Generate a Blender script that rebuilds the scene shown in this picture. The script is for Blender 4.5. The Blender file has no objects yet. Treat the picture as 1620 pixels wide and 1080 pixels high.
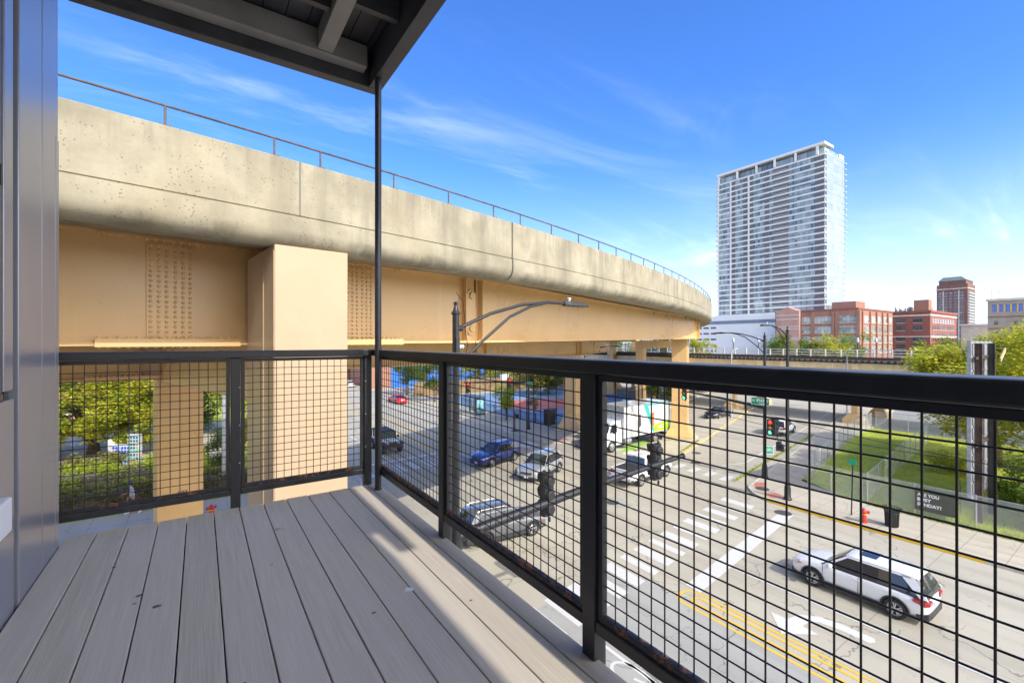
import bpy, bmesh, math, random
from mathutils import Matrix, Vector, noise
R = math.radians
SC = bpy.context.scene
COL = SC.collection
# ---------------------------------------------------------------- camera, sky, sun, exposure
YAW = math.atan2(493.0, 720.0)
CAMZ = 9.94
cd = bpy.data.cameras.new('camera'); cam = bpy.data.objects.new('camera', cd); COL.objects.link(cam)
cd.sensor_width = 36.0; cd.lens = 16.0; cd.clip_start = 0.03; cd.clip_end = 6000
cam.location = (0, 0, CAMZ); cam.rotation_euler = (R(90), 0, -YAW)
SC.camera = cam
SUN = Vector((0.07, -1.20, 1.0)).normalized()          # towards the sun
EL = math.asin(SUN.z); AZ = math.atan2(SUN.x, SUN.y)   # azimuth clockwise from +Y
w = bpy.data.worlds.new('World'); SC.world = w; w.use_nodes = True
nt = w.node_tree; N = nt.nodes; L = nt.links
for n in list(N): N.remove(n)
out = N.new('ShaderNodeOutputWorld'); bg = N.new('ShaderNodeBackground'); L.new(bg.outputs[0], out.inputs[0])
sky = N.new('ShaderNodeTexSky'); sky.sky_type = 'NISHITA'; sky.sun_disc = False
sky.sun_elevation = EL; sky.sun_rotation = AZ; sky.altitude = 200; sky.air_density = 1.25; sky.dust_density = 0.35; sky.ozone_density = 3.0
bg.inputs[1].default_value = 0.15
tc = N.new('ShaderNodeTexCoord')
# thin cirrus: direction projected on a high flat layer, stretched noise
sep = N.new('ShaderNodeSeparateXYZ'); L.new(tc.outputs['Generated'], sep.inputs[0])
def wm(op, a, b=None, c=None):
    n = N.new('ShaderNodeMath'); n.operation = op
    for i, v in enumerate((a, b, c)):
        if v is None: continue
        if isinstance(v, (int, float)): n.inputs[i].default_value = v
        else: L.new(v, n.inputs[i])
    return n.outputs[0]
zc = wm('ADD', wm('MAXIMUM', sep.outputs[2], 0.0), 0.12)
comb = N.new('ShaderNodeCombineXYZ')
L.new(wm('DIVIDE', sep.outputs[0], zc), comb.inputs[0]); L.new(wm('DIVIDE', sep.outputs[1], zc), comb.inputs[1])
mp = N.new('ShaderNodeMapping'); mp.inputs['Rotation'].default_value = (0, 0, R(28)); mp.inputs['Scale'].default_value = (0.55, 1.9, 1); mp.inputs['Location'].default_value = (5.3, 2.4, 0)
L.new(comb.outputs[0], mp.inputs[0])
def wn(scale, detail, rough, dist, vec):
    n = N.new('ShaderNodeTexNoise'); n.inputs['Scale'].default_value = scale; n.inputs['Detail'].default_value = detail
    n.inputs['Roughness'].default_value = rough; n.inputs['Distortion'].default_value = dist; L.new(vec, n.inputs['Vector']); return n.outputs[0]
n1 = wn(1.1, 9, 0.62, 0.9, mp.outputs[0]); n2 = wn(0.42, 3, 0.5, 0.2, comb.outputs[0])
def wramp(v, a, b):
    n = N.new('ShaderNodeMapRange'); n.inputs[1].default_value = a; n.inputs[2].default_value = b; n.interpolation_type = 'SMOOTHSTEP'; L.new(v, n.inputs[0]); return n.outputs[0]
cl = wm('MULTIPLY', wramp(n1, 0.46, 0.84), wramp(n2, 0.36, 0.62))
hz = wramp(sep.outputs[2], 0.46, -0.02)
south = wm('MULTIPLY', wramp(sep.outputs[1], -0.05, -0.75), wramp(n2, 0.30, 0.55))      # unseen bright cloud, added on the sun's side to fill the shadows
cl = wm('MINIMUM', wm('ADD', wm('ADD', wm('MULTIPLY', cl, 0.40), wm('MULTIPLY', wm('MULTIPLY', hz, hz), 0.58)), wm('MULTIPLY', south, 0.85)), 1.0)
mixc = N.new('ShaderNodeMix'); mixc.data_type = 'RGBA'
L.new(cl, mixc.inputs[0])
tint = N.new('ShaderNodeMix'); tint.data_type = 'RGBA'; tint.blend_type = 'MULTIPLY'; tint.inputs[0].default_value = 1.0
L.new(sky.outputs[0], tint.inputs[6]); tint.inputs[7].default_value = (0.29, 0.53, 0.95, 1)
L.new(tint.outputs[2], mixc.inputs[6])
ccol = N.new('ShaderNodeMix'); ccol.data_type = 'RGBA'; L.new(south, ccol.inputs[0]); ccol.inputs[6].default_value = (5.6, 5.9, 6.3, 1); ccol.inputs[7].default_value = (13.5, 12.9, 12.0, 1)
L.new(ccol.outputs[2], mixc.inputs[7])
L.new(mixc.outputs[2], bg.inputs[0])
sd = bpy.data.lights.new('sun', 'SUN'); sd.energy = 2.1; sd.angle = R(0.53); sd.color = (1.0, 0.945, 0.86)
so = bpy.data.objects.new('sun', sd); COL.objects.link(so); so.rotation_euler = (SUN).to_track_quat('Z', 'Y').to_euler(); so.location = (0, -20, 60)
SC.view_settings.view_transform = 'Standard'; SC.view_settings.look = 'None'; SC.view_settings.gamma = 1.0
SC.view_settings.exposure = 1.06
SC.render.engine = 'CYCLES'
# ---------------------------------------------------------------- helpers
def tag(o, label=None, cat=None, group=None, kind=None):
    if label: o['label'] = label
    if cat: o['category'] = cat
    if group: o['group'] = group
    if kind: o['kind'] = kind
    return o
def thing(name, label, cat, loc=(0, 0, 0), rz=0.0, group=None):
    o = bpy.data.objects.new(name, None); o.empty_display_size = 0.3; COL.objects.link(o)
    o.location = loc; o.rotation_euler = (0, 0, rz)
    return tag(o, label, cat, group)
def copy_tree(o, parent=None):
    c = o.copy(); COL.objects.link(c)
    if parent is not None: c.parent = parent
    for ch in list(o.children): copy_tree(ch, c)
    return c
class MB:
    def __init__(s): s.v = []; s.f = []; s.M = None
    def add(s, vs, fs):
        b = len(s.v)
        for p in vs:
            p = Vector(p)
            if s.M is not None: p = s.M @ p
            s.v.append((p.x, p.y, p.z))
        for f in fs: s.f.append(tuple(b + i for i in f))
        return s
    def box(s, x0, x1, y0, y1, z0, z1):
        return s.add([(x0,y0,z0),(x1,y0,z0),(x1,y1,z0),(x0,y1,z0),(x0,y0,z1),(x1,y0,z1),(x1,y1,z1),(x0,y1,z1)],
            [(3,2,1,0),(4,5,6,7),(0,1,5,4),(1,2,6,5),(2,3,7,6),(3,0,4,7)])
    def bar(s, p, q, a, b, up=(0,0,1)):
        p = Vector(p); q = Vector(q); d = (q-p).normalized(); u = Vector(up)
        if abs(d.dot(u)) > 0.99: u = Vector((0,1,0))
        r = d.cross(u).normalized(); t = r.cross(d).normalized()
        vs = []
        for e in (p, q):
            for (i, j) in ((-1,-1),(1,-1),(1,1),(-1,1)): vs.append(e + r*(i*a/2) + t*(j*b/2))
        return s.add(vs, [(3,2,1,0),(4,5,6,7),(0,1,5,4),(1,2,6,5),(2,3,7,6),(3,0,4,7)])
    def tube(s, pts, r, n=8, cap=True):
        pts = [Vector(p) for p in pts]; rs = r if isinstance(r, (list, tuple)) else [r]*len(pts)
        vs = []; fs = []; ref = None
        for i, p in enumerate(pts):
            d = (pts[min(i+1, len(pts)-1)] - pts[max(i-1, 0)])
            d = d.normalized() if d.length > 1e-9 else Vector((0,0,1))
            if ref is None: ref = Vector((1,0,0)) if abs(d.x) < 0.9 else Vector((0,1,0))
            a = (ref - d*ref.dot(d)).normalized(); b = d.cross(a); ref = a
            for k in range(n):
                t = 2*math.pi*k/n; vs.append(p + (a*math.cos(t) + b*math.sin(t))*rs[i])
        for i in range(len(pts)-1):
            for k in range(n):
                k2 = (k+1) % n; fs.append((i*n+k, i*n+k2, (i+1)*n+k2, (i+1)*n+k))
        if cap: fs.append(tuple(range(n-1, -1, -1))); fs.append(tuple((len(pts)-1)*n+k for k in range(n)))
        return s.add(vs, fs)
    def lathe(s, prof, n=24, M=None, cap=True):      # prof: (r, z) bottom to top, about local Z
        vs = []; fs = []
        for (r, z) in prof:
            for k in range(n):
                t = 2*math.pi*k/n; p = Vector((r*math.cos(t), r*math.sin(t), z)); vs.append(M @ p if M is not None else p)
        m = len(prof)
        for i in range(m-1):
            for k in range(n):
                k2 = (k+1) % n; fs.append((i*n+k, i*n+k2, (i+1)*n+k2, (i+1)*n+k))
        if cap: fs.append(tuple(range(n-1,-1,-1))); fs.append(tuple((m-1)*n+k for k in range(n)))
        return s.add(vs, fs)
    def prism(s, poly, z0, z1):
        n = len(poly); vs = [(x,y,z0) for x,y in poly] + [(x,y,z1) for x,y in poly]
        return s.add(vs, [tuple(range(n-1,-1,-1)), tuple(range(n, 2*n))] + [(i,(i+1)%n,n+(i+1)%n,n+i) for i in range(n)])
    def sheet(s, poly, z):
        return s.add([(x,y,z) for x,y in poly], [tuple(range(len(poly)))])
    def quad(s, a, b, c, d): return s.add([a,b,c,d], [(0,1,2,3)])
    def loft(s, rings, closed=True, caps=True):
        n = len(rings[0]); vs = [p for r in rings for p in r]; fs = []
        for i in range(len(rings)-1):
            for k in range(n if closed else n-1):
                k2 = (k+1) % n; fs.append((i*n+k, i*n+k2, (i+1)*n+k2, (i+1)*n+k))
        if caps and closed: fs.append(tuple(range(n-1,-1,-1))); fs.append(tuple((len(rings)-1)*n+k for k in range(n)))
        return s.add(vs, fs)
    def mesh(s, name):
        me = bpy.data.meshes.new(name); me.from_pydata(s.v, [], s.f); me.validate()
        bm = bmesh.new(); bm.from_mesh(me); bmesh.ops.recalc_face_normals(bm, faces=bm.faces); bm.to_mesh(me); bm.free()
        return me
    def build(s, name, mat, parent=None, smooth=False, bevel=0.0, world=False, sub=0, loc=None):
        if world and parent is not None:
            mi = Matrix.Identity(4); q = parent
            while q is not None: mi = Matrix.Translation(q.location) @ Matrix.Rotation(q.rotation_euler.z, 4, 'Z') @ mi; q = q.parent
            mi = mi.inverted()
            s.v = [tuple(mi @ Vector(p)) for p in s.v]
        me = s.mesh(name); me.materials.append(mat)
        if smooth == 'auto':
            bm = bmesh.new(); bm.from_mesh(me)
            for f in bm.faces: f.smooth = True
            for e in bm.edges:
                if len(e.link_faces) == 2 and e.calc_face_angle(0) > R(35): e.smooth = False
            bm.to_mesh(me); bm.free()
        elif smooth:
            for p in me.polygons: p.use_smooth = True
        o = bpy.data.objects.new(name, me); COL.objects.link(o)
        if parent is not None: o.parent = parent
        if loc: o.location = loc
        if bevel:
            m = o.modifiers.new('bevel', 'BEVEL'); m.width = bevel; m.segments = 2; m.limit_method = 'ANGLE'; m.angle_limit = R(40)
        if sub:
            m = o.modifiers.new('sub', 'SUBSURF'); m.levels = sub; m.render_levels = sub
        return o
def text_mb(txt, size, width=None, bold=0.0, extrude=0.004, align='LEFT', spacing=1.0, line=1.0):
    cu = bpy.data.curves.new('txt', 'FONT'); cu.body = txt; cu.size = size; cu.extrude = extrude; cu.offset = bold; cu.align_x = align; cu.space_character = spacing; cu.space_line = line; cu.resolution_u = 3
    o = bpy.data.objects.new('txt', cu); COL.objects.link(o)
    dg = bpy.context.evaluated_depsgraph_get(); dg.update()
    me = bpy.data.meshes.new_from_object(o.evaluated_get(dg))
    mb = MB(); mb.v = [tuple(v.co) for v in me.vertices]; mb.f = [tuple(p.vertices) for p in me.polygons]
    bpy.data.objects.remove(o); bpy.data.curves.remove(cu); bpy.data.meshes.remove(me)
    if width:
        xs = [v[0] for v in mb.v]; a, b = min(xs), max(xs); k = width/(b-a); mb.v = [((v[0]-a)*k, v[1], v[2]) for v in mb.v]
    return mb
def place(mb, M):
    mb.v = [tuple(M @ Vector(p)) for p in mb.v]; return mb
def baked(mb, mods):
    """apply modifiers given as functions; returns a new MB"""
    me = mb.mesh('tmp'); o = bpy.data.objects.new('tmp', me); COL.objects.link(o)
    extra = []
    for fn in mods:
        e = fn(o)
        if e: extra.append(e)
    dg = bpy.context.evaluated_depsgraph_get(); dg.update()
    m2 = bpy.data.meshes.new_from_object(o.evaluated_get(dg))
    r = MB(); r.v = [tuple(v.co) for v in m2.vertices]; r.f = [tuple(p.vertices) for p in m2.polygons]
    for e in [o] + extra: bpy.data.objects.remove(e)
    bpy.data.meshes.remove(m2); return r
# ---------------------------------------------------------------- materials
class NT:
    def __init__(s, name):
        s.m = bpy.data.materials.new(name); s.m.use_nodes = True; s.t = s.m.node_tree; s.b = s.t.nodes['Principled BSDF']; s.o = s.t.nodes['Material Output']
        s.c = None
    def n(s, ty, **k):
        x = s.t.nodes.new(ty)
        for a, b in k.items(): setattr(x, a, b)
        return x
    def l(s, a, b): s.t.links.new(a, b)
    def coord(s, kind='Object', scale=(1,1,1), rot=(0,0,0), loc=(0,0,0)):
        t = s.n('ShaderNodeTexCoord'); m = s.n('ShaderNodeMapping'); m.inputs['Scale'].default_value = scale; m.inputs['Rotation'].default_value = rot; m.inputs['Location'].default_value = loc
        s.l(t.outputs[kind], m.inputs[0]); return m.outputs[0]
    def world(s, scale=(1,1,1), rot=(0,0,0)):
        g = s.n('ShaderNodeNewGeometry'); m = s.n('ShaderNodeMapping'); m.inputs['Scale'].default_value = scale; m.inputs['Rotation'].default_value = rot
        s.l(g.outputs['Position'], m.inputs[0]); return m.outputs[0]
    def noise(s, vec, scale, detail=4, rough=0.55, dist=0.0):
        x = s.n('ShaderNodeTexNoise'); x.inputs['Scale'].default_value = scale; x.inputs['Detail'].default_value = detail; x.inputs['Roughness'].default_value = rough; x.inputs['Distortion'].default_value = dist
        s.l(vec, x.inputs['Vector']); return x.outputs[0]
    def vor(s, vec, scale, feature='F1', out='Distance', rnd=1.0):
        x = s.n('ShaderNodeTexVoronoi', feature=feature); x.inputs['Scale'].default_value = scale; x.inputs['Randomness'].default_value = rnd
        s.l(vec, x.inputs['Vector']); return x.outputs[out]
    def math(s, op, a, b=None, c=None):
        x = s.n('ShaderNodeMath', operation=op)
        for i, v in enumerate((a, b, c)):
            if v is None: continue
            if isinstance(v, (int, float)): x.inputs[i].default_value = v
            else: s.l(v, x.inputs[i])
        return x.outputs[0]
    def rng(s, v, a, b, c=0.0, d=1.0):
        x = s.n('ShaderNodeMapRange'); x.interpolation_type = 'SMOOTHSTEP'
        for i, q in enumerate((a, b, c, d)): x.inputs[i+1].default_value = q
        s.l(v, x.inputs[0]); return x.outputs[0]
    def mix(s, fac, a, b, blend='MIX'):
        x = s.n('ShaderNodeMix', data_type='RGBA', blend_type=blend)
        if isinstance(fac, (int, float)): x.inputs[0].default_value = fac
        else: s.l(fac, x.inputs[0])
        for i, v in ((6, a), (7, b)):
            if isinstance(v, tuple): x.inputs[i].default_value = (v[0], v[1], v[2], 1)
            else: s.l(v, x.inputs[i])
        return x.outputs[2]
    def ramp(s, v, stops):
        x = s.n('ShaderNodeValToRGB'); e = x.color_ramp.elements
        while len(e) < len(stops): e.new(0.5)
        for i, (p, c) in enumerate(stops): e[i].position = p; e[i].color = (c[0], c[1], c[2], 1)
        s.l(v, x.inputs[0]); return x.outputs[0]
    def base(s, c): 
        if isinstance(c, tuple): s.b.inputs['Base Color'].default_value = (c[0], c[1], c[2], 1)
        else: s.l(c, s.b.inputs['Base Color'])
        return s
    def set(s, rough=None, metal=None, coat=None, spec=None, trans=None, emis=None):
        B = s.b.inputs
        if rough is not None:
            if isinstance(rough, (int, float)): B['Roughness'].default_value = rough
            else: s.l(rough, B['Roughness'])
        if metal is not None: B['Metallic'].default_value = metal
        if coat is not None: B['Coat Weight'].default_value = coat; B['Coat Roughness'].default_value = 0.06
        if spec is not None: B['Specular IOR Level'].default_value = spec
        if trans is not None: B['Transmission Weight'].default_value = trans
        if emis is not None: B['Emission Color'].default_value = (*emis[0], 1); B['Emission Strength'].default_value = emis[1]
        return s
    def bump(s, h, st=0.2, dist=0.01):
        x = s.n('ShaderNodeBump'); x.inputs['Strength'].default_value = st; x.inputs['Distance'].default_value = dist
        s.l(h, x.inputs['Height']); s.l(x.outputs[0], s.b.inputs['Normal']); return s
def simple(name, c, rough=0.5, metal=0.0, var=0.12, scale=3.0, coat=None, bump=0.0, spec=None, coord='Object'):
    t = NT(name); v = t.coord(coord)
    f = t.noise(v, scale, 5, 0.6)
    lo = tuple(x*(1-var) for x in c); hi = tuple(min(1, x*(1+var)) for x in c)
    t.base(t.mix(t.rng(f, 0.3, 0.7), lo, hi)).set(rough=t.rng(f, 0.2, 0.8, max(0.02, rough*0.85), min(1, rough*1.15)), metal=metal, coat=coat, spec=spec)
    if bump: t.bump(t.noise(v, scale*12, 4), bump, 0.01)
    return t.m
def flat(name, c, rough=0.5, metal=0.0, emis=None):
    return NT(name).base(c).set(rough=rough, metal=metal, emis=emis).m
M = {}
# -- painted steel of the viaduct
t = NT('tan paint'); v = t.world(); f = t.noise(v, 0.35, 5); st = t.noise(t.world((2.2, 2.2, 0.12)), 1.0, 6, 0.65)
c = t.mix(t.rng(f, 0.3, 0.7), (0.66, 0.415, 0.175), (0.74, 0.48, 0.215)); c = t.mix(t.rng(st, 0.55, 0.78, 0, 0.35), c, (0.80, 0.58, 0.33))
c = t.mix(t.rng(t.noise(t.world((6, 6, 0.22)), 1.0, 5, 0.7), 0.64, 0.76, 0, 0.42), c, (0.40, 0.21, 0.08)); c = t.mix(t.rng(t.noise(v, 5.5, 5, 0.7), 0.64, 0.72, 0, 0.30), c, (0.45, 0.27, 0.12)); t.base(c).set(rough=t.rng(f, 0.2, 0.8, 0.24, 0.36), spec=0.6).bump(t.noise(v, 1.3, 2), 0.08, 0.03); M['tan'] = t.m
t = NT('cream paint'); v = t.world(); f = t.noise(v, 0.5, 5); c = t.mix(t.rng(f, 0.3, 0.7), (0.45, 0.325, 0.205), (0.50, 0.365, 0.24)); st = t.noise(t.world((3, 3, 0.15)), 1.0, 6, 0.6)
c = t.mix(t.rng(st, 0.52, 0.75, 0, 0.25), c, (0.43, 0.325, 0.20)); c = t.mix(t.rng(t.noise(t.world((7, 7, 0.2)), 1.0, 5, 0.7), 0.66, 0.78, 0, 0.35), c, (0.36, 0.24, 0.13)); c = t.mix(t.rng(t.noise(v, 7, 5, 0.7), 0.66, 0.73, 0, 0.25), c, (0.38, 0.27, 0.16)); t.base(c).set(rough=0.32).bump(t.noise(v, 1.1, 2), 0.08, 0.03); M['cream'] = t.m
M['orange'] = simple('ochre column paint', (0.58, 0.345, 0.13), 0.45, var=0.1, scale=0.7)
M['paleyellow'] = simple('pale yellow girder paint', (0.84, 0.66, 0.38), 0.5, var=0.14, scale=0.6)
# -- weathered concrete of the parapet
t = NT('parapet concrete'); v = t.world(); f = t.noise(v, 0.9, 8, 0.62); g = t.noise(t.world((1.6, 1.6, 0.10)), 1.0, 6, 0.6); sp = t.vor(v, 13.0); sp2 = t.noise(v, 2.2, 3)
big = t.noise(t.world((0.45, 0.45, 0.35)), 1.0, 4, 0.55)
c = t.mix(t.rng(f, 0.28, 0.72), (0.265, 0.235, 0.165), (0.40, 0.36, 0.265))
c = t.mix(t.rng(g, 0.48, 0.68, 0, 0.55), c, (0.20, 0.18, 0.13))
c = t.mix(t.rng(big, 0.5, 0.72, 0, 0.35), c, (0.37, 0.305, 0.195))
pit = t.math('MULTIPLY', t.rng(sp, 0.26, 0.08), t.rng(sp2, 0.47, 0.58)); c = t.mix(t.math('MULTIPLY', pit, 0.8), c, (0.12, 0.10, 0.08))
gz = t.n('ShaderNodeSeparateXYZ'); t.l(t.world(), gz.inputs[0])
dirt = t.math('MULTIPLY', t.math('MULTIPLY', t.rng(gz.outputs[2], CAMZ+2.46, CAMZ+2.30), t.rng(gz.outputs[2], CAMZ+1.6, CAMZ+2.05)), t.rng(t.noise(t.world((1.3, 1.3, 0.5)), 1.0, 5, 0.7), 0.44, 0.66))
c = t.mix(t.math('MULTIPLY', dirt, 0.5), c, (0.11, 0.095, 0.07))
drip = t.math('MULTIPLY', t.rng(gz.outputs[2], CAMZ+2.9, CAMZ+4.0), t.rng(t.noise(t.world((1.6, 1.6, 0.18)), 1.0, 6, 0.75), 0.47, 0.66)); c = t.mix(t.math('MULTIPLY', drip, 0.6), c, (0.17, 0.155, 0.125))
speck = t.math('MULTIPLY', t.rng(t.vor(v, 30.0), 0.16, 0.05), t.rng(sp2, 0.45, 0.6)); c = t.mix(t.math('MULTIPLY', speck, 0.55), c, (0.72, 0.68, 0.6))
c = t.mix(t.rng(t.noise(v, 16, 5, 0.75), 0.55, 0.72, 0, 0.4), c, (0.19, 0.16, 0.11)); t.base(c).set(rough=0.88).bump(t.math('SUBTRACT', t.noise(v, 9, 6, 0.7), t.math('MULTIPLY', pit, 0.5)), 0.35, 0.012); M['parapet'] = t.m
# -- pavements
def pavement(name, lo, hi, stain, crack=0.6, joint=None, warm=None):
    t = NT(name); v = t.world(); f = t.noise(v, 0.22, 6, 0.6); g = t.noise(v, 1.7, 6, 0.65); fine = t.noise(v, 38, 3, 0.7)
    c = t.mix(t.rng(f, 0.3, 0.7), lo, hi); c = t.mix(t.rng(g, 0.55, 0.8, 0, 0.4), c, stain)
    along = t.noise(t.world((0.9, 0.045, 1)), 1.0, 4, 0.55); c = t.mix(t.rng(along, 0.45, 0.68, 0, 0.5), c, stain)
    wv = t.n('ShaderNodeVectorMath', operation='ADD'); t.l(v, wv.inputs[0])
    nz = t.n('ShaderNodeTexNoise'); nz.inputs['Scale'].default_value = 0.8; nz.inputs['Detail'].default_value = 5; t.l(v, nz.inputs['Vector']); sc = t.n('ShaderNodeVectorMath', operation='SCALE'); sc.inputs['Scale'].default_value = 2.2; t.l(nz.outputs['Color'], sc.inputs[0]); t.l(sc.outputs[0], wv.inputs[1])
    cr = t.rng(t.vor(wv.outputs[0], 0.19, 'DISTANCE_TO_EDGE'), 0.009, 0.002); cr = t.math('MULTIPLY', cr, t.rng(t.noise(v, 0.31, 2), 0.42, 0.52)); cr2 = t.rng(t.vor(wv.outputs[0], 0.62, 'DISTANCE_TO_EDGE'), 0.012, 0.003); cr = t.math('MAXIMUM', cr, t.math('MULTIPLY', cr2, t.rng(t.noise(v, 0.17, 3), 0.56, 0.62)))
    c = t.mix(t.math('MULTIPLY', cr, crack), c, (0.07, 0.065, 0.06))
    pt = t.math('MULTIPLY', t.rng(t.noise(v, 1.9, 4, 0.6), 0.63, 0.72), 0.5); c = t.mix(pt, c, tuple(x*0.45 for x in lo))
    c = t.mix(t.rng(fine, 0.35, 0.65, 0.0, 0.22), c, tuple(x*0.72 for x in lo))
    if joint:
        sx = t.n('ShaderNodeSeparateXYZ'); t.l(v, sx.inputs[0]); jj = None
        for ax, per, off in joint:
            q = t.math('ABSOLUTE', t.math('SUBTRACT', t.math('FRACT', t.math('DIVIDE', t.math('ADD', sx.outputs[ax], off), per)), 0.5)); k = t.rng(q, 0.5 - 0.022/per, 0.5 - 0.006/per)
            jj = k if jj is None else t.math('MAXIMUM', jj, k)
        c = t.mix(t.math('MULTIPLY', jj, 0.55), c, (0.11, 0.10, 0.085))
    t.base(c).set(rough=0.9).bump(fine, 0.25, 0.004); return t.m
M['road'] = pavement('road concrete', (0.395, 0.362, 0.285), (0.46, 0.427, 0.34), (0.29, 0.266, 0.208), joint=[(0, 3.35, 0.4), (1, 9.2, 3.0)])
M['asphalt'] = pavement('grey asphalt', (0.325, 0.32, 0.29), (0.38, 0.375, 0.345), (0.25, 0.245, 0.225))
M['walk'] = pavement('sidewalk concrete', (0.46, 0.41, 0.315), (0.53, 0.475, 0.37), (0.36, 0.315, 0.24), crack=0.3, joint=[(0, 1.55, 0.2), (1, 1.55, 0.4)])
M['ground'] = pavement('bare ground', (0.30, 0.29, 0.25), (0.38, 0.36, 0.31), (0.24, 0.23, 0.2))
M['lot'] = pavement('car park asphalt', (0.27, 0.26, 0.24), (0.34, 0.33, 0.305), (0.19, 0.18, 0.17))
def paint(name, c, wear=0.55):
    t = NT(name); v = t.world(); f = t.noise(v, 7, 8, 0.75); st = t.noise(t.world((14, 1.2, 1)), 1.0, 4, 0.6)
    k = t.math('MAXIMUM', t.rng(f, 0.60, 0.72, 0, wear), t.rng(st, 0.6, 0.75, 0, wear*0.6))
    t.base(t.mix(k, c, (0.40, 0.375, 0.32))).set(rough=0.75); return t.m
M['white line'] = paint('white road paint', (0.56, 0.555, 0.525), 0.9); M['faded line'] = paint('faded road paint', (0.62, 0.6, 0.55), 0.9); M['yellow line'] = paint('yellow road paint', (0.80, 0.44, 0.025), 0.5); M['kerb yellow'] = paint('kerb yellow paint', (0.80, 0.50, 0.03), 0.7)
M['green line'] = paint('green lane paint', (0.30, 0.52, 0.09), 0.8); M['red pad'] = paint('red tactile pad', (0.45, 0.17, 0.12), 0.4)
M['kerb faded'] = simple('worn yellow kerb', (0.56, 0.45, 0.22), 0.9, var=0.25, scale=1.2); M['kerb'] = simple('kerb concrete', (0.50, 0.46, 0.38), 0.9, var=0.2, scale=2, bump=0.2)
# -- balcony
t = NT('deck board'); v = t.coord('Object', (34, 0.9, 34)); f = t.noise(v, 1.0, 6, 0.68); g = t.noise(t.coord('Object', (3, 0.5, 3)), 1.0, 4); gr = t.noise(t.coord('Object', (260, 3, 260)), 1.0, 3, 0.7)
oi = t.n('ShaderNodeSeparateXYZ'); t.l(t.coord('Object'), oi.inputs[0]); bi = t.math('FLOOR', t.math('DIVIDE', t.math('ADD', oi.outputs[0], 0.651), 0.145)); wn_ = t.n('ShaderNodeTexWhiteNoise', noise_dimensions='1D'); t.l(bi, wn_.inputs['W'])
c = t.mix(t.rng(f, 0.25, 0.75), (0.53, 0.47, 0.355), (0.66, 0.60, 0.47)); c = t.mix(t.rng(gr, 0.35, 0.68, 0, 0.6), c, (0.37, 0.315, 0.26)); c = t.mix(t.rng(g, 0.35, 0.65, 0, 0.35), c, (0.51, 0.445, 0.365))
c = t.mix(t.math('MULTIPLY', wn_.outputs[0], 0.42), c, (0.66, 0.585, 0.49))
spd = t.rng(t.vor(t.coord('Object'), 1.9), 0.075, 0.03); spm = t.math('MULTIPLY', spd, t.rng(t.noise(t.coord('Object'), 26, 4, 0.7), 0.40, 0.52)); c = t.mix(t.math('MULTIPLY', spm, 0.75), c, (0.07, 0.055, 0.045))
dust = t.rng(t.noise(t.coord('Object', (2.2, 2.2, 1)), 1.0, 6, 0.7), 0.56, 0.75, 0, 0.3); c = t.mix(dust, c, (0.60, 0.55, 0.49))
t.base(c).set(rough=0.66).bump(t.math('ADD', f, gr), 0.16, 0.002); M['deck'] = t.m
t = NT('black railing paint'); v = t.coord('Object'); f = t.noise(v, 9, 6, 0.65); sc_ = t.noise(t.coord('Object', (6, 60, 60)), 1.0, 4, 0.7)
c = t.mix(t.rng(f, 0.3, 0.7), (0.012, 0.013, 0.018), (0.022, 0.023, 0.029)); upgeo = t.n('ShaderNodeNewGeometry'); sn = t.n('ShaderNodeSeparateXYZ'); t.l(upgeo.outputs['Normal'], sn.inputs[0])
c = t.mix(t.math('MULTIPLY', t.rng(sn.outputs[2], 0.7, 1.0), t.rng(f, 0.3, 0.75, 0.10, 0.34)), c, (0.34, 0.33, 0.33))  # upward faces mixed towards a paler grey through noise
c = t.mix(t.rng(sc_, 0.70, 0.78, 0, 0.5), c, (0.09, 0.09, 0.10)); c = t.mix(t.math('MULTIPLY', t.rng(t.noise(v, 34, 5, 0.7), 0.66, 0.70), t.rng(t.noise(v, 2.3, 2), 0.56, 0.64)), c, (0.20, 0.075, 0.03)); t.base(c).set(rough=t.rng(f, 0.2, 0.8, 0.36, 0.55)).bump(t.noise(v, 130, 2), 0.05, 0.001); M['black'] = t.m
t = NT('rusty bottom frame'); v = t.coord('Object'); f = t.noise(v, 22, 6, 0.7); c = t.mix(t.rng(f, 0.50, 0.62, 0, 0.85), (0.015, 0.015, 0.02), (0.24, 0.085, 0.03)); t.base(c).set(rough=0.6); M['rust frame'] = t.m
M['wire'] = simple('black wire paint', (0.010, 0.010, 0.014), 0.45, var=0.2, scale=20)
t = NT('grey metal cladding'); v = t.coord('Object', (1, 1, 0.4)); f = t.noise(v, 0.8, 3); fn = t.noise(t.coord('Object'), 160, 2)
t.base(t.mix(t.rng(f, 0.3, 0.7), (0.27, 0.285, 0.335), (0.31, 0.325, 0.375))).set(rough=0.27, metal=0.35, spec=0.5).bump(t.math('ADD', t.math('MULTIPLY', fn, 0.15), t.noise(v, 0.5, 1)), 0.015, 0.02); M['clad'] = t.m
M['dark clad'] = simple('dark metal trim', (0.055, 0.056, 0.066), 0.35, 0.3, scale=2)
M['soffit'] = simple('dark painted steel', (0.046, 0.048, 0.058), 0.5, 0.1, var=0.3, scale=2.5, bump=0.1)
M['taupe'] = simple('deck lit steel', (0.225, 0.215, 0.205), 0.6, 0.0, var=0.14, scale=3, bump=0.1)  # same dark steel, colour lightened for light bounced off the deck
M['grey joint'] = flat('grey joint sealant', (0.17, 0.16, 0.145), 0.9); M['joint'] = flat('dark joint filler', (0.03, 0.028, 0.025), 0.9)
def glass(name, c, rough=0.04, spec=0.8):
    t = NT(name); t.base(c).set(rough=rough, spec=spec); return t.m
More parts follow.
